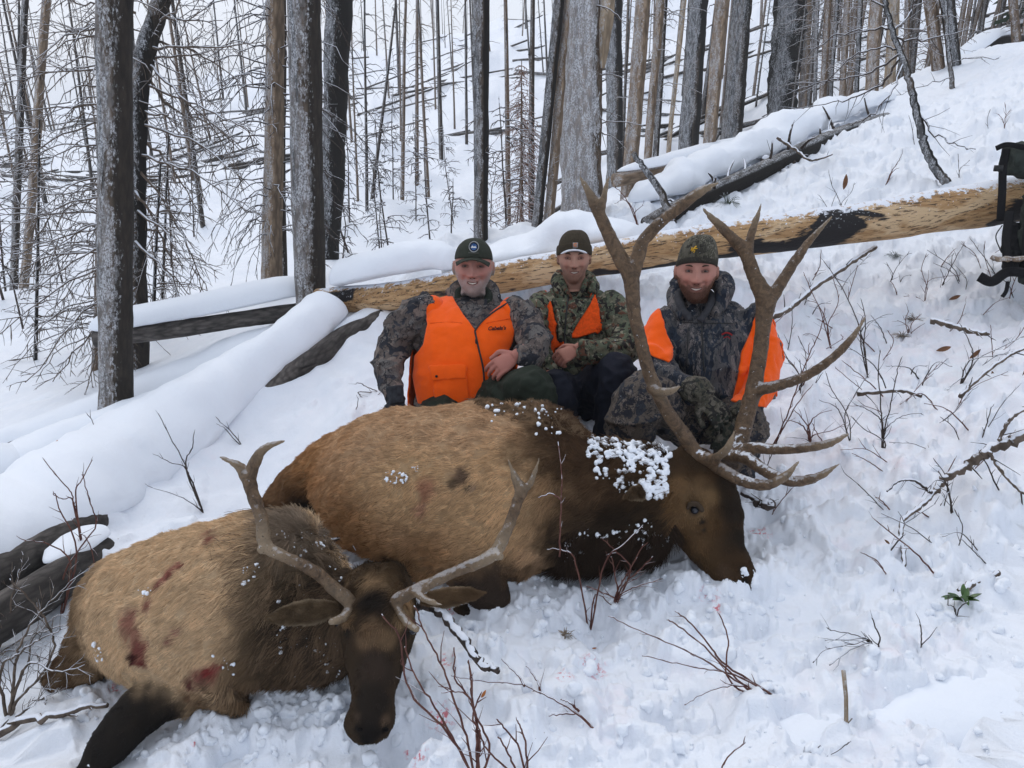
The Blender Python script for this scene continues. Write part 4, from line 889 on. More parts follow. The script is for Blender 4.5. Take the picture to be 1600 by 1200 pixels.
snow_clods('snow_clods', 'snow clods on the shaggy withers of the large elk', np.vstack([pick(sel(760,625,910,662,.05)), pick(sel(835,640,905,690,.25))]), 3, 50, .003, .014)
snow_clods('snow_clods', 'small snow patch on the flank of the large elk', np.vstack([pick(sel(603,738,640,756,-.6)), pick(sel(645,730,656,738,-.6))]), 4, 60, .003, .007)
# ------------------------------------------------------------ the smaller elk
base = W(330, 1085, 2.5); base[2] = gz(base[0], base[1])
elk2 = empty('young_bull_elk', base, 'smaller dead bull elk with slim antlers lying at the lower left, face towards the camera', 'elk')
mb = MB()
ringbody(mb, [(148,945,30,2.82),(160,945,52,2.8),(185,942,74,2.78),(225,948,100,2.74),(300,955,130,2.66),(370,954,142,2.58),(420,944,140,2.53),(465,957,106,2.50),(505,970,86,2.47),(545,970,72,2.43),(585,945,58,2.42)], 1.05)
limbtube(mb, [(200,950,72,2.74),(165,985,50,2.74),(130,1035,37,2.76),(95,1070,27,2.78),(50,1092,19,2.8),(0,1105,15,2.82),(-50,1110,14,2.85)])
limbtube(mb, [(330,1010,70,2.5),(285,1068,44,2.43),(245,1095,40,2.38),(205,1128,34,2.32),(172,1165,29,2.26),(140,1205,24,2.2),(100,1250,20,2.12)])
headloft(mb, [(590,888,34,2.44,.06),(592,905,48,2.42,.10),(591,935,55,2.38,.125),(588,965,58,2.34,.125),(587,995,56,2.30,.115),(586,1035,46,2.25,.095),(584,1070,38,2.20,.08),(581,1100,35,2.16,.07),(579,1130,38,2.13,.062),(577,1150,30,2.11,.05),(576,1163,15,2.1,.03)])
V, Fc = remesh(mb, .010, 6); N = vnormals(V, Fc); V = V+N*(fbm(V*6+5, 3)*.012)[:, None]
for (px, py, d, r, a) in [(532,975,2.30,.025,.012),(642,982,2.30,.025,.012),(560,1138,2.06,.012,-.010),(602,1136,2.06,.012,-.010),(585,1000,2.19,.03,.006),(545,1010,2.24,.02,-.01),(626,1012,2.24,.02,-.01)]: V = dent(V, N, px, py, d, r, a)
BLD = (.16, .035, .03)
W2 = anchored(V, N, [(212,985,0,.045,(.36,.18,.12)),(222,1012,0,.038,(.22,.07,.055)),(212,1028,0,.024,(.05,.012,.01)),(205,965,0,.04,(.34,.16,.11)),(228,1035,0,.03,(.16,.03,.03)),(235,940,0,.03,(.26,.10,.075)),(318,1055,0,.04,(.22,.09,.065)),(334,1045,0,.02,(.28,.05,.045)),(300,1066,0,.03,(.16,.06,.045)),(345,1035,0,.02,(.28,.09,.07)),
    (262,898,0,.026,(.27,.10,.075)),(272,888,0,.024,(.28,.10,.075)),(284,880,0,.02,(.28,.11,.08)),(250,910,0,.016,(.25,.09,.07)),(335,840,0,.026,(.25,.10,.07)),(280,985,0,.02,(.30,.13,.10)),(270,1000,0,.018,(.28,.12,.09))])
A2 = anchored(V, N, [(545,965,0,.03,(0.272,0.168,0.088),.8),(632,968,0,.035,(0.336,0.216,0.115),.8),(640,945,0,.03,(0.320,0.200,0.104)),(541,985,0,.022,(0.020,0.015,0.012),.8),(637,990,0,.022,(0.020,0.015,0.012),.8),(588,905,0,.055,(0.240,0.152,0.080)),(588,935,0,.045,(0.018,0.013,0.010)),(588,985,0,.05,(0.136,0.083,0.045)),(570,1000,0,.03,(0.160,0.099,0.054)),(605,1000,0,.03,(0.176,0.109,0.058)),
    (585,1045,0,.055,(0.045,0.030,0.022)),(582,1090,0,.05,(0.020,0.015,0.012)),(606,1125,0,.018,(0.120,0.077,0.048)),(556,1120,0,.012,(0.080,0.054,0.038)),(578,1150,0,.03,(0.007,0.006,0.006)),(557,1138,0,.012,(0.006,0.005,0.005)),(604,1138,0,.012,(0.006,0.005,0.005))])
def col2(p):
    C = blobs(p, (.60, .42, .25), [(160,960,2.7,.18,(.22,.14,.075)),(110,1040,2.75,.2,(.10,.055,.028)),(40,1095,2.8,.2,(.03,.022,.018)),(245,1112,2.36,.095,(.020,.016,.014)),(205,1135,2.32,.12,(.016,.014,.013)),(140,1200,2.2,.16,(.016,.014,.013)),(245,1112,2.36,.095,(.020,.016,.014)),(205,1135,2.32,.12,(.016,.014,.013)),(140,1200,2.2,.16,(.016,.014,.013)),(170,1165,2.26,.12,(.016,.014,.013)),
        (330,1075,2.4,.10,(.20,.125,.065)),(420,1060,2.35,.17,(.21,.13,.07)),(460,1000,2.35,.20,(.14,.095,.055)),(510,900,2.4,.18,(.12,.085,.052)),(455,830,2.5,.14,(.20,.15,.105)),(510,1000,2.35,.17,(.045,.030,.020)),(540,940,2.35,.15,(.05,.034,.022)),(470,1045,2.35,.10,(.07,.045,.026)),
        (212,1000,2.6,.07,BLD),(225,1030,2.55,.05,(.07,.015,.015)),(240,1045,2.5,.045,BLD),(318,1060,2.4,.06,(.17,.05,.04)),(268,892,2.5,.035,(.24,.10,.075)),(280,885,2.5,.03,(.24,.10,.075)),(230,960,2.55,.03,(.25,.11,.08)),(338,838,2.45,.03,(.22,.09,.06))])
    hp = blobs(p, (.052, .033, .019), [(590,905,2.33,.09,(.10,.062,.032)),(545,905,2.35,.05,(.12,.075,.04)),(588,930,2.26,.045,(.016,.012,.010)),(540,965,2.28,.045,(.085,.052,.028)),(640,965,2.28,.045,(.13,.08,.04)),(585,1000,2.2,.05,(.075,.046,.025)),(640,920,2.3,.05,(.15,.09,.045)),
        (585,1050,2.14,.07,(.024,.017,.013)),(580,1095,2.1,.06,(.020,.015,.012)),(578,1140,2.07,.05,(.018,.014,.012)),(605,1130,2.07,.025,(.05,.032,.022)),(576,1162,2.08,.03,(.008,.007,.007))])
    hp = blobs(p, hp, A2); C = blobs(p, C, W2)
    on = (p[:, 0] > W(540,960,2.35)[0]-.03) & (p[:, 1] < W(590,900,2.5)[1]+.02)
    on = np.linalg.norm((p-W(587,985,2.32))*np.array([1.35, .8, 1]), axis=1) < .30
    on = on & (p[:, 0] > W(532,960,2.3)[0])
    return np.where(on[:, None], hp, C)
body2 = put('body', (V, Fc), M['hide'], elk2); vcol(body2, 'col', col2(V)*.8)
nx2 = W(410, 900, 2.5)[0]; hx2 = W(530, 960, 2.33)[0]
def dir2(p, n):
    d = np.tile(np.array([-.80, -.1, -.52]), (len(p), 1))+smooth_noise_dir(p, 3.5, .35)+smooth_noise_dir(p, 14, .30)
    h = ss(hx2-.02, hx2+.05, p[:, 0])[:, None]*(p[:, 2] < W(590,930,2.35)[2])[:, None]; hd = W(577,1150,2.1)-W(591,935,2.38); hd /= np.linalg.norm(hd)
    top = ss(.08, .0, np.linalg.norm(p-W(590,900,2.38), axis=1)-.06)[:, None]
    return (d*(1-h)+hd*h)*(1-top)+np.array([0, -.3, .8])*top
def len2(p):
    L = .030+.036*ss(nx2-.1, nx2+.12, p[:, 0]); hd = (p[:, 0] > hx2); L = np.where(hd, .010, L)
    L = np.where(hd & (p[:, 2] > W(588,950,2.3)[2]), .028, L); dk = np.minimum(np.linalg.norm(p-W(200,1130,2.3), axis=1), np.linalg.norm(p-W(140,1200,2.2), axis=1)) < .17
    return np.where(dk, .010, L)
make_fur('fur', elk2, V, Fc, 190000, len2, dir2, col2, .0009, .36, 4, clump=.42, seed=6, curl=.16)
def m_mane2(p): return ss(nx2-.12, nx2+.22, p[:, 0]+fbm(p*6, 3)*.12)*(p[:, 0] < hx2+.02)+1e-9
make_fur('mane', elk2, V, Fc, 26000, lambda p: np.full(len(p), .062), lambda p, n: np.tile(np.array([-.6, -.2, -.5]), (len(p), 1))+smooth_noise_dir(p, 9, .8), lambda p: blobs(p, (.065, .043, .027), [(440,830,2.5,.18,(.24,.18,.13)),(430,1000,2.35,.26,(.17,.11,.065)),(400,920,2.4,.16,(.28,.19,.115))]), .0010, .5, 4, clump=.5, mask=m_mane2, seed=7)
for (a, b) in [(532,975),(643,983)]:
    mb = MB(); mb.ball(W(a, b, 2.285), .017, 12); put('eye', mb, M['eye'], elk2)
M['nostrilm'] = plain('dark_nostril', (.006, .005, .005), .9, .1)
for a in (562, 603):
    mb = MB(); mb.ball(W(a, 1140, 2.068), (.008, .005, .006), 10); put('nostril', mb, M['nostrilm'], elk2)
ear(elk2, (530,950), (413,966), 20, 2.28, 2.2, (.12, .080, .045), 8)
ear(elk2, (655,938), (756,926), 16, 2.34, 2.34, (.13, .080, .042), 9)
antler(elk2, [[(556,952,2.28,12),(545,938,2.27,13),(520,918,2.26,12),(493,894,2.25,11),(450,872,2.24,10.5),(415,852,2.24,12),(409,812,2.26,12),(396,775,2.28,11.5),(387,748,2.29,13),(372,728,2.30,8),(342,713,2.31,2)],
    [(390,750,2.29,11),(400,718,2.29,10),(417,699,2.28,7),(445,689,2.27,3)], [(550,948,2.27,9),(534,966,2.22,8),(516,972,2.18,7)], [(415,852,2.24,9),(406,862,2.22,8)]], .005)
antler(elk2, [[(612,955,2.28,11),(619,940,2.27,13),(640,927,2.27,12),(667,914,2.27,11),(712,893,2.28,10.5),(768,868,2.30,12),(792,828,2.32,11),(808,785,2.34,10),(814,766,2.35,12),(803,742,2.36,6),(793,716,2.36,1.5)],
    [(812,768,2.35,9),(828,756,2.36,6),(843,716,2.36,1.5)], [(618,945,2.27,9),(636,972,2.22,7),(652,984,2.18,6)], [(645,922,2.26,8),(668,938,2.22,6),(692,946,2.20,2)], [(768,868,2.30,10),(783,869,2.27,8)]], .005)
pr = proj(V); u_, v_ = pr[:, 0], pr[:, 1]; front = (N*(-V/np.linalg.norm(V, axis=1)[:, None])).sum(1) > .1; nzv = fbm(V*9+3, 2)
snow_clods('snow_clods', 'specks of snow caught in the dark mane of the smaller elk', np.vstack([pick(sel(430,830,540,1060,.1)), pick(sel(455,860,500,920,-.1))]), 5, 260, .0015, .006)
snow_clods('snow_clods', 'frost and snow specks on the back and flank of the smaller elk', np.vstack([pick(sel(330,1020,365,1050,-.5)), pick(sel(220,920,240,935,-.6)), pick(sel(380,880,420,920,.1)), pick(sel(140,1000,200,1030,.2))]), 6, 90, .002, .007)
# ------------------------------------------------------------ people
def m_skin():
    t = NT('skin', .62, .2); c = t.n('Attribute', {'attribute_name': 'col'}, o=0); v = t.obj()
    n = t.noise(v, 70, 3); t.col(t.mix(t.ma('MULTIPLY', n, .18), c, (.20, .06, .04))); t.bump(t.ma('ADD', t.noise(v, 300, 4, .7), t.ma('MULTIPLY', t.noise(t.obj((1, 1, 3)), 60, 3), .8)), .5, .0016)
    t.b.inputs['Subsurface Weight'].default_value = .08; t.b.inputs['Subsurface Radius'].default_value = (.01, .004, .002); t.b.inputs['Subsurface Scale'].default_value = 1; return t.m
M['skin'] = m_skin()
def m_camo(name, cols, sc=11, st=(1, 1, 1), lines=.0, dist=.6, dark=(.02, .02, .025), det=2.5, fine=.5, nb=60):
    t = NT(name, .85, .15); v = t.obj(st); c = cols[0]
    for i, k in enumerate(cols[1:]):
        n = t.noise(t.n('VectorMath', {'operation': 'ADD'}, _0=v, _1=(i*3.7, i*1.9, i*5.1)), sc*(1+.25*i), det, .6, dist)
        c = t.mix(t.step(n, .535+.012*(i % 3), .55+.012*(i % 3)), c, k)
    if lines:
        dv = t.n('VectorMath', {'operation': 'ADD'}, _0=v, _1=t.n('VectorMath', {'operation': 'SCALE'}, _0=t.noise(v, 12, 4, .7, 0, 1), Scale=.12))
        e = t.vor(dv, sc*2.1, 'DISTANCE_TO_EDGE'); ln = t.step(e, .075, .045)
        ln = t.ma('MULTIPLY', ln, t.step(t.noise(v, 8, 3), .42, .52)); c = t.mix(t.ma('MULTIPLY', ln, lines), c, dark)
        e2 = t.noise(v, nb, 4, .7, 1.5); c = t.mix(t.ma('MULTIPLY', t.step(e2, .55, .6), fine), c, dark)
    w = t.noise(t.obj(), 500, 2); c = t.mix(t.ma('MULTIPLY', w, .35), c, (.02, .02, .02))
    fl = t.step(t.noise(t.obj(), 85, 2), .745, .765); c = t.mix(fl, c, (.7, .73, .78))
    t.col(c); t.bump(t.ma('ADD', w, t.ma('MULTIPLY', t.noise(t.obj(), 30, 4, .6), 2.0)), .35, .006); return t.m
M['camo1'] = m_camo('grey_brown_camouflage_cloth', [(.125, .10, .088), (.045, .047, .058), (.22, .175, .15), (.03, .032, .04), (.16, .145, .135)], 9, (1, 1, 1), .9, .9)
M['camo2'] = m_camo('green_brown_camouflage_cloth', [(.15, .145, .095), (.045, .058, .038), (.15, .065, .038), (.29, .27, .19), (.025, .022, .02), (.12, .14, .09)], 17, (1, 1, 1), .5, .5, (.02, .018, .015), 1.5, .2)
M['camo3'] = m_camo('grey_streaked_camouflage_cloth', [(.10, .095, .095), (.032, .042, .060), (.20, .175, .165), (.022, .028, .042)], 17, (1.3, 1, .32), .8, .7, (.014, .017, .025), 3, .7, 75)
M['camo3b'] = m_camo('brown_grey_camouflage_trousers', [(.125, .10, .08), (.038, .042, .052), (.19, .155, .13), (.03, .03, .038)], 17, (1, 1, 1), .8, .7, (.02, .02, .026), 3, .6, 80)
M['camohat'] = m_camo('woodland_camouflage_knit', [(.05, .046, .034), (.11, .10, .075), (.028, .026, .02), (.07, .065, .045)], 24, (1, 1, .5), .8, .5, (.25, .23, .18), 2, .25, 70)
M['camoglove'] = m_camo('woodland_camouflage_glove', [(.10, .09, .065), (.04, .045, .035), (.16, .14, .11), (.03, .028, .025)], 18, (1, 1, 1), .7, .7, (.02, .02, .018), 2, .3, 60)
def m_cloth(name, c, var=.12, sc=40, rough=.85, b=.35, spec=.15, mel=0, snow=.0):
    t = NT(name, rough, spec); v = t.obj(); n = t.noise(v, sc, 4, .6); w = t.noise(v, 600, 2)
    k = t.mix(t.step(n, .3, .7), tuple(x*(1-var) for x in c), tuple(min(1, x*(1+var)) for x in c))
    if snow: k = t.mix(t.ma('MULTIPLY', t.step(t.noise(v, 60, 3, .7), .78-snow*.2, .80-snow*.2), .85), k, (.75, .78, .83))
    t.col(k); t.bump(t.ma('ADD', t.ma('MULTIPLY', t.noise(v, 22, 4, .6), 3), w), b, .006); return t.m
M['orange'] = m_cloth('blaze_orange_fleece', (1.0, .115, .004), .06, 30); M['orange'].node_tree.nodes['Principled BSDF'].inputs['Sheen Weight'].default_value = .15
M['orange2'] = m_cloth('worn_orange_mesh', (.78, .085, .008), .18, 90)
M['green_trousers'] = m_cloth('dark_green_trousers', (.022, .028, .020), .25, 30, snow=.25)
M['navy_trousers'] = m_cloth('navy_trousers', (.016, .018, .028), .25, 30, snow=.15)
M['grey_glove'] = m_cloth('dark_grey_glove', (.035, .038, .045), .35, 60, snow=.2)
M['cap'+'green'] = m_cloth('dark_green_cap_cloth', (.038, .042, .032), .15, 60)
M['knit'] = m_cloth('brown_knit', (.068, .054, .036), .25, 180, b=.8)
M['knitdark'] = m_cloth('dark_knit', (.05, .045, .036), .25, 180, b=.8)
M['collar_dark'] = m_cloth('dark_green_lining', (.020, .026, .020), .2, 60)
M['collar_grey'] = m_cloth('grey_lining', (.045, .045, .05), .2, 60)
M['zip'] = plain('zip', (.02, .02, .02), .5); M['teeth'] = plain('teeth', (.62, .56, .48), .35, .5, .03); M['mouth'] = plain('mouth_skin', (.17, .06, .048), .5)
M['white'] = plain('white_thread', (.6, .6, .6), .8, .2, .05); M['blue'] = plain('blue_thread', (.05, .12, .3), .8, .2, .05); M['black'] = plain('black_thread', (.015, .015, .018), .8, .2, .05)
M['red'] = plain('red_thread', (.28, .02, .02), .8, .2, .05); M['yellow'] = plain('yellow_thread', (.65, .38, .03), .8, .2, .05); M['othread'] = plain('orange_thread', (.75, .22, .05), .8, .2, .05)
M['gold'] = plain('ring_metal', (.35, .33, .3), .3, .8, 0)
class Head:
    def __init__(s, px, py, d, scale=1.0, yaw=0, pitch=0, roll=0, fat=1.0, jaw=1.0, smile=1.0):
        s.c = W(px, py, d); f = -s.c/np.linalg.norm(s.c); f = f*np.array([1, 1, .45]); f /= np.linalg.norm(f)
        z = np.array([0, 0, 1.]); z = z-f*(z@f); z /= np.linalg.norm(z); x = np.cross(z, -f)       # x = viewer's right
        x = np.cross(f, z)*-1
        x = x/np.linalg.norm(x)
        if x[0] < 0: x = -x
        R0 = np.stack([x, f, z], 1)
        def rot(a, ax): return np.array(Matrix.Rotation(a, 3, ax))
        s.R = R0@rot(yaw, 'Z')@rot(pitch, 'X')@rot(roll, 'Y'); s.s = scale; s.fat = fat; s.jaw = jaw; s.smile = smile
        n = 84; m = 64; th = np.linspace(0, 2*np.pi, n, endpoint=False); ph = np.linspace(0, np.pi, m+2)[1:-1]
        P, T = np.meshgrid(ph, th, indexing='ij'); u = np.stack([np.sin(P)*np.cos(T), np.sin(P)*np.sin(T), np.cos(P)], -1).reshape(-1, 3)
        u = np.vstack([u, [0, 0, 1], [0, 0, -1]]); L = s.shape(u); s.local = L
        Fc = []
        for i in range(m-1):
            for j in range(n): a = i*n+j; b = i*n+(j+1) % n; Fc.append((a, a+n, b+n, b))
        for j in range(n): Fc.append((m*n, j, (j+1) % n)); Fc.append((m*n+1, (m-1)*n+(j+1) % n, (m-1)*n+j))
        s.F = Fc; s.front = u[:, 1] > .15
    def shape(s, u):
        z = .120*u[:, 2]*np.where(u[:, 2] < 0, 1.07, 1); x = .0765*s.fat*u[:, 0]*(1-.30/s.jaw*ss(-.01, -.118, z)); y = .094*u[:, 1]
        y = y-.010*ss(.03, .12, z)*(u[:, 1] > 0)+np.where(u[:, 1] < 0, .035*ss(0, -.11, z), 0)
        y = y+np.where(u[:, 1] > 0, .022*ss(-.03, -.10, z)*(1-np.abs(u[:, 0]))**.5*(np.abs(z) < .119), 0)
        fr = ss(.05, .45, u[:, 1]); g = lambda cx, cz, rx, rz: np.exp(-((np.abs(x)-cx)/rx)**2-((z-cz)/rz)**2)
        nose = np.exp(-(x/(.0085+.004*ss(0, -.025, z)))**2)*np.interp(z, [-.036, -.030, -.022, .0, .022, .034], [0, .022, .028, .016, .007, 0])
        wing = g(.0135, -.024, .0065, .008)*.011
        zz = -.058+11*s.smile*x*x
        lips = np.exp(-((z-zz-.007)/.0045)**2-(x/.030)**2)*.0045+np.exp(-((z-zz+.008)/.005)**2-(x/.022)**2)*.006-np.exp(-((z-zz)/.0045)**2-(x/.029)**2)*.008
        D = nose*1.45+wing*1.5+lips-g(.031, .016, .017, .011)*.014+g(.030, .036, .024, .008)*.006+g(.040, -.020, .018, .014)*.013+g(0, -.100, .020, .014)*.008-g(.046, -.050, .012, .02)*.004+g(.031, .012, .010, .0035)*.003
        lf = g(.034, -.040, .005, .018)*.009+g(.052, .008, .010, .004)*.003+np.exp(-((z-.062)/.003)**2)*.0015; D = D-lf
        y = y+D*fr; return np.stack([x, y, z], -1)
    def w(s, L): return s.c+(np.asarray(L, float)*s.s)@s.R.T
    def loc(s, P): return ((np.asarray(P)-s.c)@s.R)/s.s
    def surf(s, x, z, off=0):
        q = s.local[s.front]; i = np.argmin((q[:, 0]-x)**2+(q[:, 2]-z)**2); return np.array([x, q[i, 1]+off, z])
    def add(s, mb):
        mb.add(s.w(s.local), s.F)
        for sg in (-1, 1):
            m = MB(); m.ball((sg*.079*s.fat, -.006, -.004), (.007, .016, .030), 12, np.array(Matrix.Rotation(sg*-.35, 3, 'Z')).T); mb.add(s.w(m.V()), m.f)
    def obj(s, name, m, mat, parent): 
        w = MB(); w.add(s.w(m.V()), m.f); return put(name, w, mat, parent)
def face_parts(h, root, beard, eyec=(.05, .03, .02)):
    """beard: (colour, length, count, low z, colour2)"""
    for sg in (-1, 1):
        m = MB(); m.ball(h.surf(sg*.0075, -.0335, -.001), (.0042, .004, .0028), 8); h.obj('nostril', m, M['nostril'], root)
    em = plain('iris', eyec, .2, .6, 0)
    for sg in (-1, 1):
        p = h.surf(sg*.031, .013, -.006); m = MB(); m.ball(p, (.0120, .010, .0056), 14); e = h.obj('eye', m, plain('eye_white', (.11, .10, .095), .4, .4, 0) if sg < 0 else bpy.data.materials['eye_white'], root)
        m = MB(); m.ball(p+np.array([0, .0075, 0]), (.0064, .0035, .0050), 10); h.obj('iris', m, em, e)
        m = MB(); q = [h.surf(sg*.031+dx, .0185-abs(dx)*.28, .0005) for dx in np.linspace(-.015, .015, 6)]; m.tube(q, .0036, 6); h.obj('eyelid', m, M['lid'], e)
        m = MB(); q = [h.surf(sg*.031+dx, .0075+abs(dx)*.12, -.0005) for dx in np.linspace(-.014, .014, 6)]; m.tube(q, .0030, 6); h.obj('eyelid', m, M['lid'], e)
        m = MB(); q = [h.surf(sg*(.018+dx), .034+.004*math.sin(dx/.028*3.1), .003) for dx in np.linspace(0, .028, 6)]; m.tube(q, [.0016, .0034, .0036, .0032, .0026, .0012], 6); h.obj('eyebrow', m, plain('brow_hair', beard[4], .9), root)
    m = MB(); xs = np.linspace(-.023, .023, 11); zc = lambda x: -.058+11*h.smile*x*x; pts = []
    for x in xs:
        b = h.surf(x, zc(x), .0); pts.append((b, .0034*(1-(abs(x)/.025)**2)+.0004))
    y0 = [max(h.surf(x, zc(x)+.006)[1], h.surf(x, zc(x)-.006)[1]) for x in xs]
    for i in range(10):
        a, ha = pts[i]; b, hb = pts[i+1]; a = a.copy(); b = b.copy(); a[1] = y0[i]-.0022; b[1] = y0[i+1]-.0022
        m.quad(a-[0, 0, ha], b-[0, 0, hb], b+[0, 0, hb], a+[0, 0, ha])
    h.obj('teeth', m, M['teeth'], root)
    for dz, r in ((.0046, .0016), (-.0052, .0024)):
        m = MB(); q = [np.array([x, y0[i]-.0012, zc(x)+dz*(1-(x/.029)**2)]) for i, x in enumerate(xs)]; m.tube(q, r, 6); h.obj('lip', m, M['mouth'], root)
M['nostril'] = plain('nostril_shade', (.05, .015, .012), .8)
M['lid'] = plain('eyelid_skin_tone', (.22, .10, .075), .6)
def skincol(h, base, beard, red):
    def f(P):
        L = h.loc(P); x, y, z = L.T; C = np.tile(np.array(base, float), (len(P), 1)); red_ = np.array(red)
        ck = np.exp(-((np.abs(x)-.042)/.02)**2-((z+.018)/.022)**2)+np.exp(-(x/.016)**2-((z+.022)/.014)**2)
        ck = np.clip(ck, 0, 1)*(y > 0); C = C*(1-ck[:, None]*.38)+red_*ck[:, None]*.38
        nn = fbm(L*45, 3)*.012; bz = ss(-.024, -.056, z+nn-.35*np.maximum(np.abs(x)-.045, 0))
        bz = np.maximum(bz*(z > -.15), ss(.048, .064, np.abs(x)+nn)*.55*ss(.0, -.03, z)*(z > -.12))*ss(-.04, -.01, y)
        mth = np.exp(-(x/.022)**2-((z+.056)/.010)**2)*.8; bz = np.clip(bz-mth, 0, 1)*beard[5]
        C = C*(1-bz[:, None])+np.array(beard[0])*bz[:, None]
        far = ss(.25, .35, np.linalg.norm(L, axis=1))[:, None]; C = C*(1-far*.55)+np.array([.36, .12, .09])*far*.55
        soc = np.exp(-((np.abs(x)-.031)/.017)**2-((z-.014)/.011)**2)*(y > 0); C = C*(1-.30*soc[:, None])  # shading of the eye sockets painted into the skin colour
        return C
    return f
def beard_fur(h, root, V, Fc, b, seed):
    def msk(p):
        L = h.loc(p); x, y, z = L.T
        a = ((z < -.060+.35*np.abs(x)) | ((np.abs(x) < .028)&(z < -.038)))&(z < -.036)&(y > .0)&(z > -.135)&~((np.abs(x) < .024)&(np.abs(z+.056) < .010))&~((np.abs(x) < .03)&(z > -.036))
        s_ = (np.abs(x) > .063)&(z < -.012)&(y > -.02)&(z > -.12); ok = (a | s_)&(np.linalg.norm(L, axis=1) < .16)
        return ok.astype(float)+1e-12
    def cf(p):
        L = h.loc(p); w = ss(.02, .06, np.abs(L[:, 0]))[:, None]*.7; w = np.clip(w+fbm(p*60, 2)[:, None]*.4, 0, 1); return np.array(b[0])*(1-w)+np.array(b[3])*w
    make_fur('beard', root, V, Fc, b[2], lambda p: np.full(len(p), b[1]), lambda p, n: np.tile(np.array([0, -.15, -1.]), (len(p), 1)), cf, .00055, .75, 4, mask=msk, curl=.10, seed=seed)
def vloft(mb, rings, n=32, k=5, yaw=0, grow=0, gscale=1):
    D = spline(np.array([[*W(x, y, d), hw*d/F*gscale+grow, t*gscale+grow] for (x, y, hw, d, t) in rings]), k)
    o = np.ones(len(D)); ax = np.array([math.cos(yaw), math.sin(yaw), 0]); ay = np.array([-math.sin(yaw), math.cos(yaw), 0])
    mb.loft(D[:, :3], ax*D[:, 3:4], ay*D[:, 4:5], n)
def atube(mb, pts, n=18, k=5, g=1.0, grow=0):
    D = spline(np.array([[*W(x, y, d), r*d/F*g+grow] for (x, y, r, d) in pts]), k); mb.tube(D[:, :3], D[:, 3], n)
def hand(mb, wrist, d, nrm, side, curl=(.5, .7, .5), sc=1.0, spread=.10, thumb=.5, wr=.026):
    """wrist point, finger direction, palm normal (curl towards), side=+1/-1 thumb side"""
    d = np.array(d, float); d /= np.linalg.norm(d); n = np.array(nrm, float); n -= d*(n@d); n /= np.linalg.norm(n); s = np.cross(d, n)*side
    w = np.asarray(wrist, float); mb.tube([w-d*.05*sc, w, w+d*.015*sc], [wr*sc, wr*sc*.95, wr*sc], 12)
    mb.loft([w+d*sc*a for a in (-.005, .02, .05, .078, .088)], [s*sc*q for q in (.020, .030, .038, .037, .030)], [n*sc*q for q in (.017, .017, .015, .013, .009)], 18)
    for i, (L, off) in enumerate(zip((.070, .078, .073, .057), (.0315, .0105, -.0105, -.0305))):
        p = w+(d*.082+s*off)*sc; a = 0; q = [p-d*.02*sc, p]; dd = d+s*off*spread*20; dd /= np.linalg.norm(dd)
        for j, (fr, c) in enumerate(zip((.45, .30, .25), curl)):
            a += c*(1+.08*(i-1)); v = dd*math.cos(a)+n*math.sin(a); p = p+v*L*fr*sc; q.append(p)
        mb.tube(spline(q, 3), np.linspace(.0088, .0070, 13)*sc, 10)
    p = w+(d*.018+s*.026)*sc; v = d*.6+s*.75+n*thumb; v /= np.linalg.norm(v); q = [p-v*.01*sc, p+v*.035*sc]; v2 = d*.95+s*.1+n*(thumb+.2); v2 /= np.linalg.norm(v2)
    q += [q[-1]+v2*.028*sc, q[-1]+v2*.05*sc]; mb.tube(spline(q, 3), np.linspace(.013, .0085, 10)*sc, 10)
def inpoly(P, poly):
    x, y = P[:, 0], P[:, 1]; r = np.zeros(len(P), bool); n = len(poly)
    for i in range(n):
        x1, y1 = poly[i]; x2, y2 = poly[(i+1) % n]
        if y1 == y2: continue
        c = ((y1 > y) != (y2 > y)) & (x < (x2-x1)*(y-y1)/(y2-y1)+x1); r ^= c
    return r
def garment(mb, voxel, smooth, seed, folds=.006, quilt=0, fs=6):
    V, Fc = remesh(mb, voxel, smooth); N = vnormals(V, Fc)
    f = np.clip(1-np.abs(fbm(V*np.array([fs, fs, fs*1.6])+seed+.25*fbm(V*9, 2)[:, None], 3)), 0, 1)**2*1.3; f2 = fbm(V*26+seed, 2)
    V = V+N*(folds*(f-.6)*1.6+folds*.25*f2)[:, None]
    if quilt: V = V+N*(quilt*np.abs(np.sin(V[:, 2]*70+fbm(V*8, 2)*1.6+V[:, 0]*9)))[:, None]
    return V, Fc
def shell(V, Fc, keep, off, thick, name, mat, parent, label=None):
    """a layer of cloth cut from the faces of V,Fc selected by keep, with real thickness"""
    N = vnormals(V, Fc); idx = -np.ones(len(V), int); fs = [f for f, k in zip(Fc, keep) if k]
    if not fs: return None
    used = sorted({i for f in fs for i in f}); idx[used] = np.arange(len(used)); m = len(used)
    # smooth the cut edge
    cnt = {}
    for f in fs:
        for a, b in zip(f, f[1:]+f[:1]): cnt.setdefault((min(a, b), max(a, b)), []).append((a, b))
    bd = [e[0] for e in cnt.values() if len(e) == 1]; P = V.copy()
    for it in range(6):
        S = {}
        for a, b in bd: S.setdefault(a, []).append(b); S.setdefault(b, []).append(a)
        Q = P.copy()
        for a, nb in S.items(): Q[a] = P[a]*.5+.5*P[nb].mean(0)
        P = Q
    U = P[used]; Nn = N[used]; VV = np.vstack([U+Nn*off, U+Nn*(off-thick)]); out = []
    for f in fs: g = tuple(int(idx[i]) for i in f); out.append(g); out.append(tuple(i+m for i in g[::-1]))
    for a, b in bd: a, b = int(idx[a]), int(idx[b]); out.append((b, a, a+m, b+m))
    o = put(name, (VV, out), mat, parent)
    if label: o['label'] = label
    return o
def fcen(V, Fc): 
    return np.array([V[list(f)].mean(0) for f in Fc])
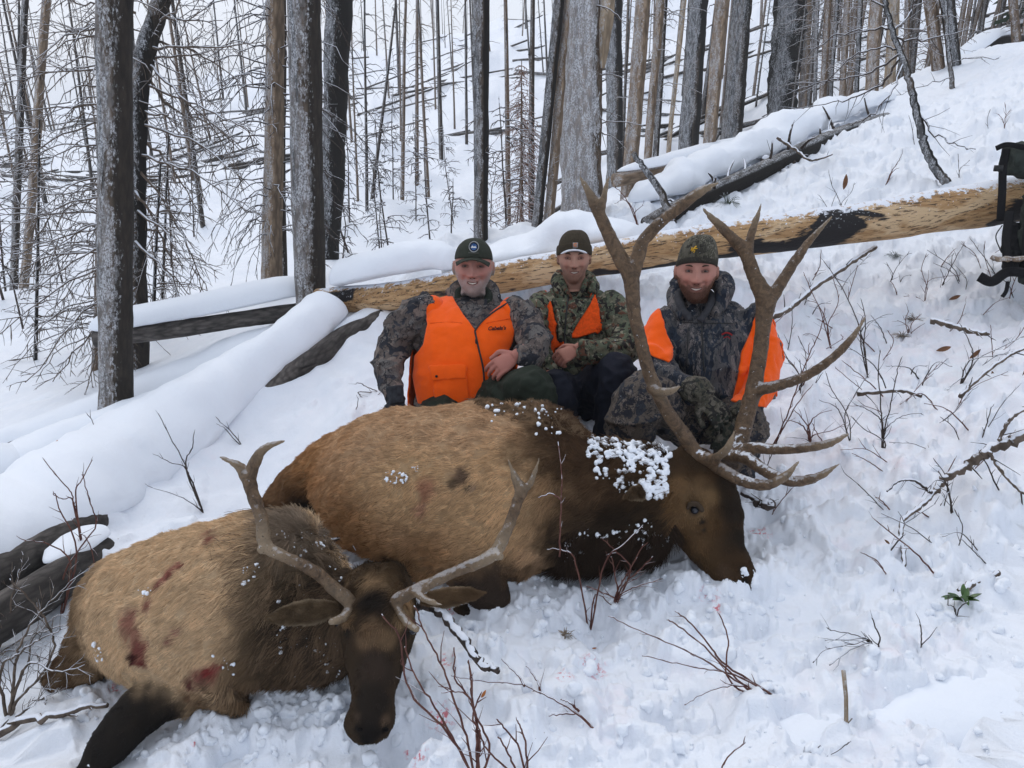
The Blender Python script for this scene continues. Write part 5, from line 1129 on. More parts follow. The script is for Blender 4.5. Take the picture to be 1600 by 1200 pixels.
def facing(V, Fc, c):
    q = np.array([f if len(f) == 4 else (f+(f[-1],)) for f in Fc]); n = np.cross(V[q[:, 2]]-V[q[:, 0]], V[q[:, 3]]-V[q[:, 1]]); return (n*(-c)).sum(1) > 0
def surf_at(V, N, px, py, off=.004):
    p = proj(V); f = (N*(-V)).sum(1) > 0; k = np.where(f)[0]; q = (p[k, 0]-px)**2+(p[k, 1]-py)**2
    near = k[np.argsort(q)[:6]]; i = near[np.argmin(p[near, 2])]; d = p[i, 2]-off; return W(px, py, d)
def line_on(V, N, pts, r, name, mat, parent, off=.004, k=6):
    Q = spline(np.array(pts, float), k); P = np.array([surf_at(V, N, a, b, off) for a, b in Q])
    for _ in range(3): P[1:-1] = P[1:-1]*.5+.25*(P[2:]+P[:-2])
    m = MB(); m.tube(P, r, 6); return put(name, m, mat, parent)
def flat_on(V, N, polys, name, mat, parent, off=.006):
    m = MB()
    for pl in polys: m.quad(*[surf_at(V, N, a, b, off) for a, b in pl])
    return put(name, m, mat, parent, smooth=False)
def disk_loc(h, cx, cz, r, off, mat, name, parent, base_y, n=20, nz=.0):
    m = MB(); a = np.linspace(0, 2*np.pi, n, endpoint=False); R = np.stack([cx+r*np.cos(a), np.full(n, 0.)+base_y+off-(r*np.sin(a))*nz, cz+r*np.sin(a)], -1)
    m.add(np.vstack([R, R-[0, .003, 0]]), [tuple(range(n))]+[(i, (i+1) % n, (i+1) % n+n, i+n) for i in range(n)]); return h.obj(name, m, mat, parent)
def make_body(root, head, neck, torso, arms, legs, hands, colfn, seed, beard):
    mb = MB(); head.add(mb)
    nb = head.w([0, -.025, -.07]); mb.tube([nb, nb*.5+neck*.5, neck], [.058, .056, .058], 20)
    vloft(mb, torso[:-1], 24, 4, gscale=.70)
    for a in arms: atube(mb, a, 12, 4, g=.62)
    for a in legs: atube(mb, a, 12, 4, g=.72)
    for hd in hands: hand(mb, *hd[0], **hd[1])
    V, Fc = remesh(mb, .0036, 1, .35); o = put('body', (V, Fc), M['skin'], root); vcol(o, 'col', colfn(V))
    beard_fur(head, root, V, Fc, beard, seed); return V, Fc
def collar(head, pts, r, name, mat, root, n=10, flat=1.0, folds=.003):
    m = MB(); P = spline([head.w(p) for p in pts], 5); R = spline(np.array(r)[:, None], 5)[:, 0]; m.tube(P, R, 14, flat=flat)
    V, Fc = garment(m, .006, 2, 3, folds); return put(name, (V, Fc), mat, root)
# ---------------- man in the green cap
def ground_under(p): return (p[0], p[1], gz(p[0], p[1]))
man1 = empty('person', ground_under(W(735, 650, 3.65)), 'grey bearded man in dark green cap and zipped orange vest, kneeling leftmost', 'person')
H1 = Head(740, 417, 3.62, 1.06, yaw=.05, pitch=-.03, roll=.03, fat=1.06, jaw=1.6, smile=1.0)
T1 = [(712,655,62,3.66,.15),(718,615,71,3.62,.165),(725,565,75,3.6,.17),(731,515,79,3.6,.155),(736,485,74,3.62,.120),(738,472,48,3.64,.085),(739,464,28,3.67,.065)]
AL1 = [(676,478,24,3.62),(650,492,28,3.6),(625,520,29,3.57),(609,555,27,3.53),(606,585,24,3.48),(612,606,19,3.42),(617,622,15,3.37)]
AR1 = [(798,478,25,3.62),(822,505,26,3.53),(838,535,25,3.42),(832,553,20,3.37),(818,556,17,3.34),(808,557,15,3.33)]
LG1 = [[(745,640,46,3.62),(790,625,44,3.45),(828,606,35,3.27),(838,632,31,3.28),(838,672,28,3.33),(836,720,24,3.4)], [(700,640,46,3.6),(690,668,42,3.42),(688,700,32,3.45),(690,710,26,3.7)]]
B1 = ((.33, .27, .25), .0045, 9000, (.50, .48, .46), (.20, .16, .13), .85)
cf1 = skincol(H1, (.47, .235, .19), B1, (.38, .115, .085))
hn1 = [((W(806, 556, 3.335), (-.80, -.35, -.42), (.15, .75, -.6), -1), dict(curl=(.55, .6, .4), sc=1.08, thumb=.2)),]
V, Fc = make_body(man1, H1, W(739, 462, 3.65), T1, [AL1, AR1], LG1, hn1, cf1, 11, B1); face_parts(H1, man1, B1, (.02, .02, .02))
# white hair at the temples
m = MB()
def hair_fur(h, root, V, Fc, cnt, length, colr, z0, z1, seed, back=.06):
    def msk(p):
        L = h.loc(p); x, y, z = L.T; return ((z > z0) & (z < z1) & (y < back-.25*np.abs(z)) & (np.linalg.norm(L, axis=1) < .15) & (np.abs(x)+(-y) > .055)).astype(float)+1e-12
    make_fur('hair', root, V, Fc, cnt, lambda p: np.full(len(p), length), lambda p, n: np.tile(np.array([0, .3, -1.]), (len(p), 1)), lambda p: np.tile(np.array(colr), (len(p), 1)), .0005, .4, 3, mask=msk, seed=seed)
hair_fur(H1, man1, V, Fc, 4500, .013, (.42, .38, .33), -.04, .06, 12, .045)
mb = MB(); vloft(mb, T1); [atube(mb, a) for a in (AL1, AR1)]; VJ, FJ = garment(mb, .0085, 3, 5, .011); put('jacket', (VJ, FJ), M['camo1'], man1); NJ = vnormals(VJ, FJ)
mb = MB(); [atube(mb, a) for a in LG1]; VP, FP = garment(mb, .009, 3, 8, .009); put('trousers', (VP, FP), M['green_trousers'], man1)
# cuff and glove on the far hand, planted on the elk
mb = MB(); hand(mb, W(619, 624, 3.36), (.15, -.35, -.9), (.2, -.9, .2), 1, curl=(.7, .8, .5), sc=1.15, thumb=.3, wr=.032); V, Fc = garment(mb, .0045, 1, 2, .002, fs=20); put('glove', (V, Fc), M['grey_glove'], man1)
# collar and hood
collar(H1, [(-.075, .035, -.175), (-.088, -.02, -.135), (-.075, -.085, -.105), (0, -.125, -.095), (.075, -.085, -.105), (.090, -.02, -.135), (.078, .035, -.175)], [.028, .034, .038, .042, .038, .034, .028], 'hood', M['camo1'], man1, folds=.006)
collar(H1, [(-.020, .085, -.235), (-.055, .045, -.155), (-.064, -.02, -.115), (0, -.07, -.095), (.064, -.02, -.115), (.060, .045, -.15), (.018, .085, -.235)], [.012, .018, .02, .02, .02, .02, .012], 'collar', M['collar_dark'], man1)
# vest
mb = MB(); vloft(mb, T1, grow=.012); mb.ball(W(674, 488, 3.61), .062, 16); mb.ball(W(800, 490, 3.60), .062, 16)
VV, FV = remesh(mb, .006, 5); NV = vnormals(VV, FV); VV = VV+NV*(.007*(1-np.abs(fbm(VV*np.array([7, 7, 9])+2, 3)))+.002*fbm(VV*24, 2))[:, None]; NV = vnormals(VV, FV)
c = fcen(VV, FV); p = proj(c); fr = facing(VV, FV, c)
poly = [(657,458),(686,446),(700,452),(716,482),(742,518),(756,500),(776,484),(800,462),(806,480),(804,510),(797,540),(784,566),(772,584),(757,606),(738,624),(712,634),(656,630),(648,590),(651,556),(664,538),(669,510),(668,480)]
back = (~fr) & (p[:, 1] > 486) & (p[:, 1] < 640) & (p[:, 0] > 640)
keep = (fr & inpoly(p, poly)) | back
vest = shell(VV, FV, keep, .012, .010, 'vest', M['orange'], man1)
kp = fr & inpoly(p, [(676,574),(727,571),(733,620),(722,628),(686,631),(680,612)])
pk = shell(VV, FV, kp, .020, .007, 'pocket', M['orange'], vest)
kp = fr & inpoly(p, [(675,572),(728,570),(729,590),(677,594)]); fl = shell(VV, FV, kp, .026, .006, 'pocket_flap', M['orange'], vest)
m = MB(); m.ball(surf_at(VV, NV, 682, 588, .03), .006, 10); put('button', m, M['black'], vest)
m = MB(); m.ball(surf_at(VV, NV, 781, 568, .03), .006, 10); put('button', m, M['black'], vest)
line_on(VV, NV, [(742,517),(748,545),(755,575),(757,604)], .0042, 'zip', M['zip'], vest, .016)
line_on(VV, NV, [(742,517),(752,503),(770,488),(798,470)], .004, 'lining_edge', M['collar_grey'], vest, .018)
line_on(VV, NV, [(672,505),(705,503),(722,505)], .0018, 'seam', M['orange2'], vest, .013)
line_on(VV, NV, [(760,505),(785,500),(802,497)], .0018, 'seam', M['orange2'], vest, .013)
m = MB(); P = surf_at(VV, NV, 744, 533, .03); m.ball(P, (.005, .005, .014), 8); put('zip_pull', m, M['zip'], vest)
kp = fr & inpoly(p, [(770,560),(789,557),(792,572),(780,577)]); shell(VV, FV, kp, .030, .006, 'hand_flap', M['orange'], vest)
def text_on(V, N, txt, px, py, hpx, mat, parent, name, off, rot=0, ital=.3):
    cu = bpy.data.curves.new('t', 'FONT'); cu.body = txt; cu.size = 1; cu.shear = ital; cu.align_x = 'CENTER'; cu.align_y = 'CENTER'; cu.offset = .03
    o = bpy.data.objects.new('t', cu); COL.objects.link(o); dg = bpy.context.evaluated_depsgraph_get(); dg.update(); me = bpy.data.meshes.new_from_object(o.evaluated_get(dg)); bpy.data.objects.remove(o)
    P = surf_at(V, N, px, py, off); d = proj(P)[2]; s = hpx*d/F; q = np.empty(len(me.vertices)*3); me.vertices.foreach_get('co', q); q = q.reshape(-1, 3)*s
    a, b = math.cos(rot), math.sin(rot); Q = P+np.stack([q[:, 0]*a-q[:, 1]*b, q[:, 0]*.0-.0*q[:, 1], q[:, 0]*b+q[:, 1]*a], -1)
    pr_ = proj(Q); Q = np.array([surf_at(V, N, u[0], u[1], off) for u in pr_])
    fs = [tuple(x.vertices) for x in me.polygons]; return put(name, (Q, fs), mat, parent, smooth=False)
text_on(VV, NV, "Cabela's", 776, 513, 8.5, M['black'], vest, 'logo', .020, .05)
# cap
def cap_dome(h, z0, rx, ry, rz, cy, n=40, m=16, tilt=.12, gap=.0):
    mb = MB(); th = np.linspace(0, 2*np.pi, n, endpoint=False); C = []; A = []; B = []
    for t in np.linspace(0, 1, m):
        a = t*math.pi/2; C.append([0, cy-.010*t, z0+rz*math.sin(a)]); A.append([rx*math.cos(a)+.001, 0, 0]); B.append([0, ry*math.cos(a)+.001, tilt*ry*math.cos(a)])
    mb.loft(C, A, B, n, cap=True); return mb
m = cap_dome(H1, .030, .0815, .099, .094, -.006, tilt=.20); V = m.V(); V = V*(1+.015*fbm(V*25, 2))[:, None]; m.v = [V]; cp1 = H1.obj('cap', m, M['capgreen'], man1)
m = MB(); n = 15; k = 8
t = np.linspace(-1, 1, n); rows = []
for j in range(k):
    s_ = j/(k-1); x = t*(.074-.006*s_); y = .062*np.sqrt(np.clip(1-(t*.80)**2, 0, 1))+.030+s_*.050*np.sqrt(np.clip(1-t**2*.85, 0, 1)); z = .053-.024*t**2-s_*.002-.010*t**2*s_; rows.append(np.stack([x, y, z], -1))
R = np.array(rows).reshape(-1, 3); R2 = R-[0, 0, .004]; Fb = []
for j in range(k-1):
    for i in range(n-1): a = j*n+i; Fb.append((a, a+1, a+n+1, a+n)); Fb.append((a+k*n, a+n+k*n, a+n+1+k*n, a+1+k*n))
for i in range(n-1): a = (k-1)*n+i; Fb.append((a, a+1, a+1+k*n, a+k*n))
m.add(np.vstack([R, R2]), Fb); H1.obj('brim', m, M['capgreen'], cp1)
bd_ = disk_loc(H1, .004, .097, .0215, .004, M['white'], 'badge', cp1, .083, nz=.5); disk_loc(H1, .004, .097, .0185, .0055, M['black'], 'badge_ring', cp1, .083, nz=.5); disk_loc(H1, .004, .097, .0135, .007, M['blue'], 'badge_field', cp1, .083, nz=.5)
m = MB(); m.quad((-.009, .0950, .093), (.016, .0950, .093), (.010, .0910, .101), (.004, .0925, .097), (-.002, .0900, .103)); H1.obj('badge_mountain', m, M['white'], cp1)
m = MB(); m.quad((-.018, .1015, .072), (.026, .1015, .072), (.026, .101, .074), (-.018, .101, .074)); H1.obj('stitched_line', m, plain('grey_thread', (.14, .14, .12)), cp1)
# ---------------- man in the brown beanie
man2 = empty('person', ground_under(W(905, 660, 4.0)), 'young man in brown beanie, green camouflage jacket and narrow orange vest in the middle', 'person')
H2 = Head(897, 404, 3.92, .98, yaw=-.02, pitch=-.04, roll=-.02, fat=1.0, jaw=1.45, smile=1.0)
T2 = [(905,640,56,4.02,.15),(902,600,54,4.0,.155),(902,560,55,3.98,.155),(903,510,60,3.97,.145),(902,475,62,3.98,.12),(900,460,42,3.99,.085),(898,451,24,4.01,.065)]
AL2 = [(858,470,20,3.98),(843,485,24,3.95),(836,515,24,3.9),(840,550,22,3.84),(852,578,18,3.78),(862,594,14,3.74)]
AR2 = [(945,470,22,3.98),(962,488,26,3.93),(975,520,26,3.84),(976,545,24,3.74),(952,552,21,3.67),(925,549,19,3.64),(902,546,17,3.62)]
LG2 = [[(905,630,42,4.0),(935,605,38,3.8),(962,585,33,3.6),(958,625,28,3.62),(950,680,26,3.68),(948,740,22,3.75)], [(895,630,38,4.0),(880,615,33,3.8),(868,612,31,3.6),(874,650,29,3.62),(880,700,26,3.68),(880,740,22,3.75)]]
B2 = ((.10, .055, .038), .002, 5000, (.075, .04, .028), (.03, .017, .011), .6)
cf2 = skincol(H2, (.46, .26, .19), B2, (.36, .13, .095))
hn2 = [((W(902, 545, 3.62), (-.78, -.35, -.30), (.1, .65, -.75), -1), dict(curl=(.8, .9, .5), sc=1.0, thumb=.4)), ((W(862, 594, 3.73), (.12, -.25, -.95), (.5, .6, 0), 1), dict(curl=(.4, .6, .4), sc=1.0, thumb=.3))]
V, Fc = make_body(man2, H2, W(898, 455, 3.98), T2, [AL2, AR2], LG2, hn2, cf2, 13, B2); face_parts(H2, man2, B2, (.03, .018, .01))
hair_fur(H2, man2, V, Fc, 1500, .012, (.05, .03, .02), -.02, .05, 14, .02)
mb = MB(); vloft(mb, T2); [atube(mb, a) for a in (AL2, AR2)]; VJ, FJ = garment(mb, .0085, 2, 15, .006, quilt=.009); put('jacket', (VJ, FJ), M['camo2'], man2)
mb = MB(); vloft(mb, T2); VT, FT = garment(mb, .007, 3, 15, .006); NT_ = vnormals(VT, FT)
mb = MB(); [atube(mb, a) for a in LG2]; VP, FP = garment(mb, .009, 3, 18, .009); put('trousers', (VP, FP), M['navy_trousers'], man2)
collar(H2, [(-.05, .06, -.20), (-.085, .0, -.14), (-.07, -.07, -.105), (0, -.11, -.09), (.075, -.07, -.105), (.095, .0, -.14), (.085, .05, -.18)], [.022, .030, .034, .036, .034, .032, .026], 'hood', M['camo2'], man2, folds=.006)
collar(H2, [(-.012, .07, -.19), (-.05, .035, -.14), (-.058, -.02, -.11), (0, -.06, -.09), (.058, -.02, -.11), (.052, .035, -.135), (.02, .07, -.19)], [.012, .016, .018, .018, .018, .018, .012], 'collar', M['camo2'], man2)
c = fcen(VT, FT); p = proj(c); fr = facing(VT, FT, c)
v2 = shell(VT, FT, (fr & (inpoly(p, [(854,455),(846,485),(845,525),(850,555),(858,570),(868,552),(872,535),(871,508),(864,478)]) | inpoly(p, [(928,452),(918,474),(905,498),(892,530),(902,530),(938,518),(936,490),(931,466)]) | inpoly(p, [(864,536),(884,533),(884,539),(866,545)]) | inpoly(p, [(905,550),(930,551),(928,557),(908,556)]))) | ((~fr) & (p[:, 1] > 470) & (p[:, 1] < 560)), .024, .012, 'vest', M['orange2'], man2)
line_on(VT, NT_, [(888,462),(884,500),(880,560),(878,600)], .004, 'zip', M['zip'], man2, .012)
line_on(VT, NT_, [(862,452),(866,470),(874,500),(876,535)], .010, 'jacket_flap', M['camo2'], man2, .026)
line_on(VT, NT_, [(931,452),(922,470),(908,492),(893,515)], .010, 'jacket_flap', M['camo2'], man2, .026)
mb = MB(); a = np.linspace(0, 2*np.pi, 15)[:-1]; wp = W(893, 558, 3.60); 
mb.tube([wp+np.array([.012*math.cos(q), -.004, .009*math.sin(q)]) for q in np.linspace(0, 2*np.pi, 16)], .0018, 6); put('ring', mb, M['gold'], man2)
def beanie(h, root, mat, foldmat, z0, tall=.10, rx=.086, ry=.102, foldh=.035, fg=1.0, tl=.33, lean=0, snow=False, name='beanie'):
    m = MB(); C = []; A = []; B = []
    for t in np.linspace(0, 1, 18):
        a = t*math.pi/2; q = math.cos(a)**.75; C.append([lean*t, -.006-.014*t, z0+tall*math.sin(a)]); A.append([rx*q+.002, 0, 0]); B.append([0, ry*q+.002, tl*ry*q])
    m.loft(C, A, B, 40); V = m.V(); V = V+(fbm(V*18, 3)*.003)[:, None]; m.v = [V]; o = h.obj(name, m, mat, root)
    m = MB(); C = []; A = []; B = []
    for z, g in ((-.008, .0), (-.006, .007), (.004, .010), (foldh*.8, .009), (foldh, .006), (foldh+.001, -.004)):
        C.append([0, -.006, z0+z]); A.append([rx+g*fg, 0, 0]); B.append([0, ry+g*fg, tl*(ry+g*fg)])
    m.loft(C, A, B, 40); V = m.V(); V = V+(fbm(V*22, 2)*.0015)[:, None]; m.v = [V]; h.obj('folded_brim', m, foldmat, o); return o
bn = beanie(H2, man2, M['knit'], M['knit'], .022, .118, .084, .102, .036, lean=.004, fg=.7)
m = MB(); m.box((.004, .109, .082), (.0125, 0, 0), (0, .0015, .0002), (0, 0, .0125)); H2.obj('patch', m, plain('tan_patch', (.34, .30, .28)), bn)
m = MB(); q = [(.004+.0075*math.cos(a),   .1115, .0835+.0065*math.sin(a)) for a in np.linspace(.5, 5.6, 12)]; m.tube(q, .0022, 6); H2.obj('patch_emblem', m, M['othread'], bn)
m = MB(); q = [(x, .107*math.sqrt(max(0, 1-(x/.096)**2))+.001,   .058-5.2*x*x) for x in np.linspace(-.066, .062, 14)]; m.tube(q, [.002]+[.0062]*12+[.002], 8, flat=.8)
V = m.V(); V = V*(1+.03*fbm(V*60, 2))[:, None]; m.v = [V]; tag(H2.obj('snow_rim', m, M['cap'], bn), 'line of snow on the beanie edge')
# ---------------- man in the camouflage beanie
man3 = empty('person', ground_under(W(1105, 670, 3.5)), 'man in camouflage beanie and grey camouflage suit with orange sleeves, squatting rightmost', 'person')
H3 = Head(1088, 424, 3.40, 1.06, yaw=-.04, pitch=-.05, roll=-.03, fat=1.04, jaw=1.55, smile=1.0)
T3 = [(1108,665,60,3.55,.16),(1110,625,62,3.5,.17),(1110,575,65,3.47,.17),(1109,525,69,3.46,.155),(1106,494,66,3.48,.125),(1102,475,46,3.5,.10),(1096,462,26,3.5,.08)]
AL3 = [(1052,492,22,3.48),(1036,508,25,3.45),(1028,540,25,3.4),(1031,572,24,3.33),(1048,597,22,3.24),(1072,607,20,3.17),(1092,614,18,3.12)]
AR3 = [(1162,492,24,3.48),(1180,512,28,3.46),(1190,548,28,3.43),(1190,590,27,3.37),(1180,622,23,3.3),(1162,640,18,3.22),(1148,648,15,3.17)]
LG3 = [[(1085,655,46,3.5),(1045,635,46,3.3),(1003,625,44,3.13),(990,655,41,3.14),(985,700,36,3.2),(985,740,30,3.25)], [(1125,660,44,3.5),(1150,660,42,3.35),(1160,672,38,3.22),(1150,700,34,3.25),(1150,740,28,3.3)]]
B3 = ((.065, .032, .02), .0055, 9000, (.13, .065, .035), (.05, .028, .018), .9)
cf3 = skincol(H3, (.49, .245, .19), B3, (.40, .12, .085))
V, Fc = make_body(man3, H3, W(1097, 472, 3.49), T3, [AL3, AR3], LG3, [], cf3, 17, B3); face_parts(H3, man3, B3, (.02, .018, .016))
hair_fur(H3, man3, V, Fc, 1500, .010, (.09, .05, .03), -.02, .04, 19, .02)
mb = MB(); vloft(mb, T3); [atube(mb, a) for a in (AL3, AR3)]; VJ, FJ = garment(mb, .008, 3, 25, .010); put('jacket', (VJ, FJ), M['camo3'], man3); NJ = vnormals(VJ, FJ)
c = fcen(VJ, FJ); p = proj(c); fr = facing(VJ, FJ, c); wrap = lambda x0, x1: (~fr) & (p[:, 0] > x0) & (p[:, 0] < x1) & (p[:, 1] > 484) & (p[:, 1] < 560)
sl = shell(VJ, FJ, (fr & inpoly(p, [(1026,478),(1012,496),(1000,530),(1000,548),(1046,568),(1051,545),(1040,520),(1034,492)])) | wrap(990, 1040), .008, .008, 'orange_sleeve', M['orange'], man3)
sl = shell(VJ, FJ, (fr & inpoly(p, [(1184,478),(1176,510),(1158,550),(1152,590),(1143,628),(1176,634),(1196,636),(1212,610),(1222,570),(1216,530),(1202,495)])) | ((~fr) & (p[:, 0] > 1170) & (p[:, 1] > 490) & (p[:, 1] < 620)), .008, .008, 'orange_sleeve', M['orange'], man3)
mb = MB(); [atube(mb, a) for a in LG3]; VP, FP = garment(mb, .009, 3, 28, .012); put('trousers', (VP, FP), M['camo3b'], man3)
collar(H3, [(-.05, .07, -.17), (-.088, .0, -.13), (-.08, -.07, -.09), (0, -.115, -.05), (.095, -.075, -.055), (.112, .0, -.10), (.08, .06, -.165)], [.020, .028, .036, .048, .05, .044, .026], 'hood', M['camo3'], man3, folds=.008)
collar(H3, [(-.015, .092, -.185), (-.055, .05, -.135), (-.064, -.02, -.10), (0, -.07, -.08), (.064, -.02, -.10), (.058, .05, -.13), (.02, .092, -.185)], [.014, .02, .02, .02, .02, .02, .014], 'collar', M['collar_grey'], man3)
line_on(VJ, NJ, [(1094,478),(1096,500),(1098,540),(1100,580)], .0035, 'zip', M['zip'], man3, .006)
line_on(VJ, NJ, [(1075,512),(1074,545),(1073,572)], .003, 'pocket_zip', M['zip'], man3, .006)
line_on(VJ, NJ, [(1064,503),(1098,505),(1150,505)], .002, 'seam', M['zip'], man3, .005)
line_on(VJ, NJ, [(1128,523),(1134,520),(1140,521),(1144,524)], .0035, 'emblem', M['red'], man3, .008)
line_on(VJ, NJ, [(1131,528),(1137,526),(1141,529)], .0022, 'emblem', M['red'], man3, .008)
mb = MB(); hand(mb, W(1098, 617, 3.11), (.55, -.30, -.62), (.1, .6, -.8), -1, curl=(.35, .5, .4), sc=1.22, thumb=.3, wr=.038); V, Fc = garment(mb, .005, 1, 2, .003, fs=20); put('glove', (V, Fc), M['camoglove'], man3)
mb = MB(); atube(mb, [(1078,606,22,3.16),(1092,612,23,3.12),(1102,620,18,3.1)]); V, Fc = garment(mb, .006, 2, 4, .004, fs=14); put('glove_cuff', (V, Fc), M['camoglove'], man3)
mb = MB(); hand(mb, W(1150, 648, 3.16), (-.50, -.35, -.35), (0, .6, -.8), 1, curl=(.3, .5, .4), sc=1.15, thumb=.3, wr=.032); V, Fc = garment(mb, .005, 1, 2, .003, fs=20); put('glove', (V, Fc), M['camoglove'], man3)
bn = beanie(H3, man3, M['camohat'], M['knitdark'], .022, .122, .080, .100, .014, lean=.014, fg=.35, tl=.36)
m = MB()
for q in ([(-.028, .098, .098), (-.024, .093, .110), (-.020, .098, .102)], [(-.024, .099, .094), (-.020, .096, .104), (-.008, .090, .114)], [(-.018, .100, .090), (-.013, .098, .096), (-.022, .098, .102)], [(-.016, .096, .104), (-.004, .096, .106)]): m.tube(q, .0022, 6)
H3.obj('antler_emblem', m, M['yellow'], bn)
# ------------------------------------------------------------ brush, sticks and small things on the snow
def shrub(name, label, pts_list, r0=.004, mat='twig_red', cat='shrub', group=None, tw=.09, L=(.05, .16), seed=0, r1=.0016, depth=0, ang=.6, snow=None):
    """stems given as lists of (px,py,depth); the first point of the first stem is the root"""
    rg = np.random.default_rng(seed+1000); P0 = W(*pts_list[0][0]); g = gz(P0[0], P0[1])
    root = empty(name, (P0[0], P0[1], g), label, cat, group)
    for q in pts_list:
        P = np.array([W(*p) for p in q])
        if q[0][:2] == pts_list[0][0][:2]: P[0][2] = min(P[0][2], g-.02)
        S = spline(P, 6); S[1:] += rg.normal(0, r0*.35, S[1:].shape); mb = MB(); R = np.linspace(r0, r1, len(S)); mb.tube(S, R, 7)
        if tw: twiggy(mb, S, r0, rg, tw, L, depth, -.05, 4, ang, r1*.7, .2)
        put('stem', mb, M[mat], root)
    return root
def G2(px, py, up=0):
    """pixel on the snow -> (px,py,depth) with depth of the ground there"""
    p = gp(px, py); return (px, py, proj(p)[2]-.0)
def rooted(px, py, stems, lean=.0):
    """stems: lists of pixel points rising from (px,py), drifting towards the camera by lean"""
    d = G2(px, py)[2]; return [[(px, py, d)]+[(a, b, d-lean*(i+1)/len(s)+ (c[0] if c else 0)) for i, (a, b, *c) in enumerate(s)] for s in stems]
shrub('bare_shrub', 'tall red stemmed bare shrub in the foreground snow just right of the smaller elk muzzle', rooted(745, 1215, [[(705,1150),(680,1105),(650,1060),(632,1010)],[(728,1150),(708,1090),(690,1040),(665,990),(647,945)],
  [(745,1160),(738,1100),(712,1060),(710,1010)],[(748,1150),(738,1090),(735,1060),(732,1030)],[(700,1145),(640,1080),(625,1000),(598,960)],[(765,1170),(745,1120),(728,1085),(690,1080)],[(750,1150),(738,1120),(752,1080)]], .1), .0034, tw=.08, seed=1)
shrub('bare_shrub', 'low red twigged shrub at the bottom edge beside the tall red shrub', rooted(825, 1230, [[(812,1170),(790,1140),(775,1122)],[(822,1170),(815,1140),(808,1125)],[(800,1190),(785,1160),(778,1150)],[(790,1200),(760,1170),(748,1140)]], .05), .0030, tw=.07, seed=2)
shrub('fallen_twig', 'reddish forked twig lying on the snow in front of the two elk', [[(935,1125,G2(935,1125)[2]-.02),(880,1100,G2(880,1100)[2]-.05),(840,1080,G2(840,1080)[2]-.05),(815,1070,2.25),(740,1062,2.26),(705,1056,2.28)],[(820,1073,2.24),(805,1050,2.27),(783,1030,2.3)],[(845,1083,2.22),(838,1060,2.24),(822,1040,2.26)],
  [(905,1112,2.17),(890,1098,2.18),(876,1093,2.2)],[(900,1114,2.17),(870,1116,2.17),(857,1118,2.17)]], .0036, cat='twig', tw=.12, L=(.02,.07), seed=3)
shrub('bare_shrub', 'thin branching shrub lying across the clean snow in the lower middle right', rooted(1222, 1085, [[(1180,1085),(1140,1050),(1100,1010),(1055,975),(1042,968)],[(1185,1082),(1130,1050),(1080,1020),(1000,985),(950,962)],[(1170,1085),(1135,1055),(1137,1000),(1122,955)],[(1150,1055),(1100,1045),(1050,1035),(1005,1025)],
  [(1180,1085),(1160,1072),(1130,1073),(1095,1085),(1070,1102)],[(1135,1040),(1110,1010),(1080,975),(1056,955)]], .06), .0034, tw=.13, L=(.02,.08), seed=4)
shrub('bare_shrub', 'brown shrub caught under the jaw of the large elk', rooted(960, 945, [[(962,930),(975,905),(990,880),(1005,850)],[(960,935),(940,925),(915,915)],[(965,935),(985,920),(1010,912),(1030,905)],[(965,925),(960,895),(955,870)],[(970,920),(1000,890),(1020,870)],[(985,890),(960,860),(940,840)]], .12), .0034, 'twig_red', tw=.05, L=(.04,.12), seed=5)
shrub('bare_shrub', 'dry brown stick shrub leaning against the neck of the large elk', [[(925,900,2.62),(945,880,2.6),(975,850,2.58),(1005,820,2.6)],[(925,900,2.62),(900,880,2.6),(880,860,2.6),(855,858,2.62)],[(925,900,2.62),(930,930,2.65),(955,945,2.66)],[(874,870,2.6),(876,800,2.62),(878,740,2.66),(872,690,2.7)],[(877,780,2.63),(860,772,2.62),(840,778,2.62)]], .0032, 'twig_red', tw=.09, L=(.02,.09), seed=6)
shrub('bare_shrub', 'thin bare shrub rising from the snow left of the nearest elk antler', rooted(318, 800, [[(305,770),(295,745),(290,728),(270,690),(243,640)],[(290,730),(300,700),(304,672)],[(292,735),(265,722),(238,708)],[(312,795),(280,775),(236,762)]], .05), .0042, 'twig_dark', tw=.12, L=(.03,.1), seed=7)
shrub('bare_shrub', 'small twig shrub with a few orange buds above the lower left logs', rooted(130, 870, [[(125,830),(115,790),(112,770),(90,745),(66,715)],[(118,775),(128,750),(145,718)],[(115,785),(98,780),(82,772)],[(125,835),(140,850),(150,890)]], .05), .0036, 'twig_red', tw=.10, L=(.03,.09), seed=8)
shrub('bare_shrub', 'slender twig standing in the smooth snow left of centre', rooted(205, 715, [[(195,705),(165,690),(145,672)],[(185,697),(160,680),(133,642)]], .02), .0036, 'twig_dark', tw=.1, L=(.03,.1), seed=9)
shrub('bare_shrub', 'two stemmed twig above the snow ridge between the trunks and the kneeling man', rooted(355, 615, [[(345,603),(335,590),(322,575)],[(350,607),(338,604),(326,602)]], .02), .003, 'twig_red', tw=.06, L=(.02,.06), seed=10)
shrub('bare_shrub', 'short dark twigs poking out of a hole in the snow left of the large elk', rooted(380, 695, [[(362,675),(345,660),(336,650)],[(365,685),(350,668),(338,662)]], .02), .003, 'twig_dark', tw=.07, L=(.03,.08), seed=11)
shrub('bare_shrub', 'short grey twigs in the snow at the foot of the left kneeling man', rooted(600, 610, [[(575,605),(560,598),(555,600)],[(590,600),(605,585),(620,590)],[(560,612),(575,625),(600,610)]], .03), .004, 'twig', tw=.07, L=(.03,.10), seed=12)
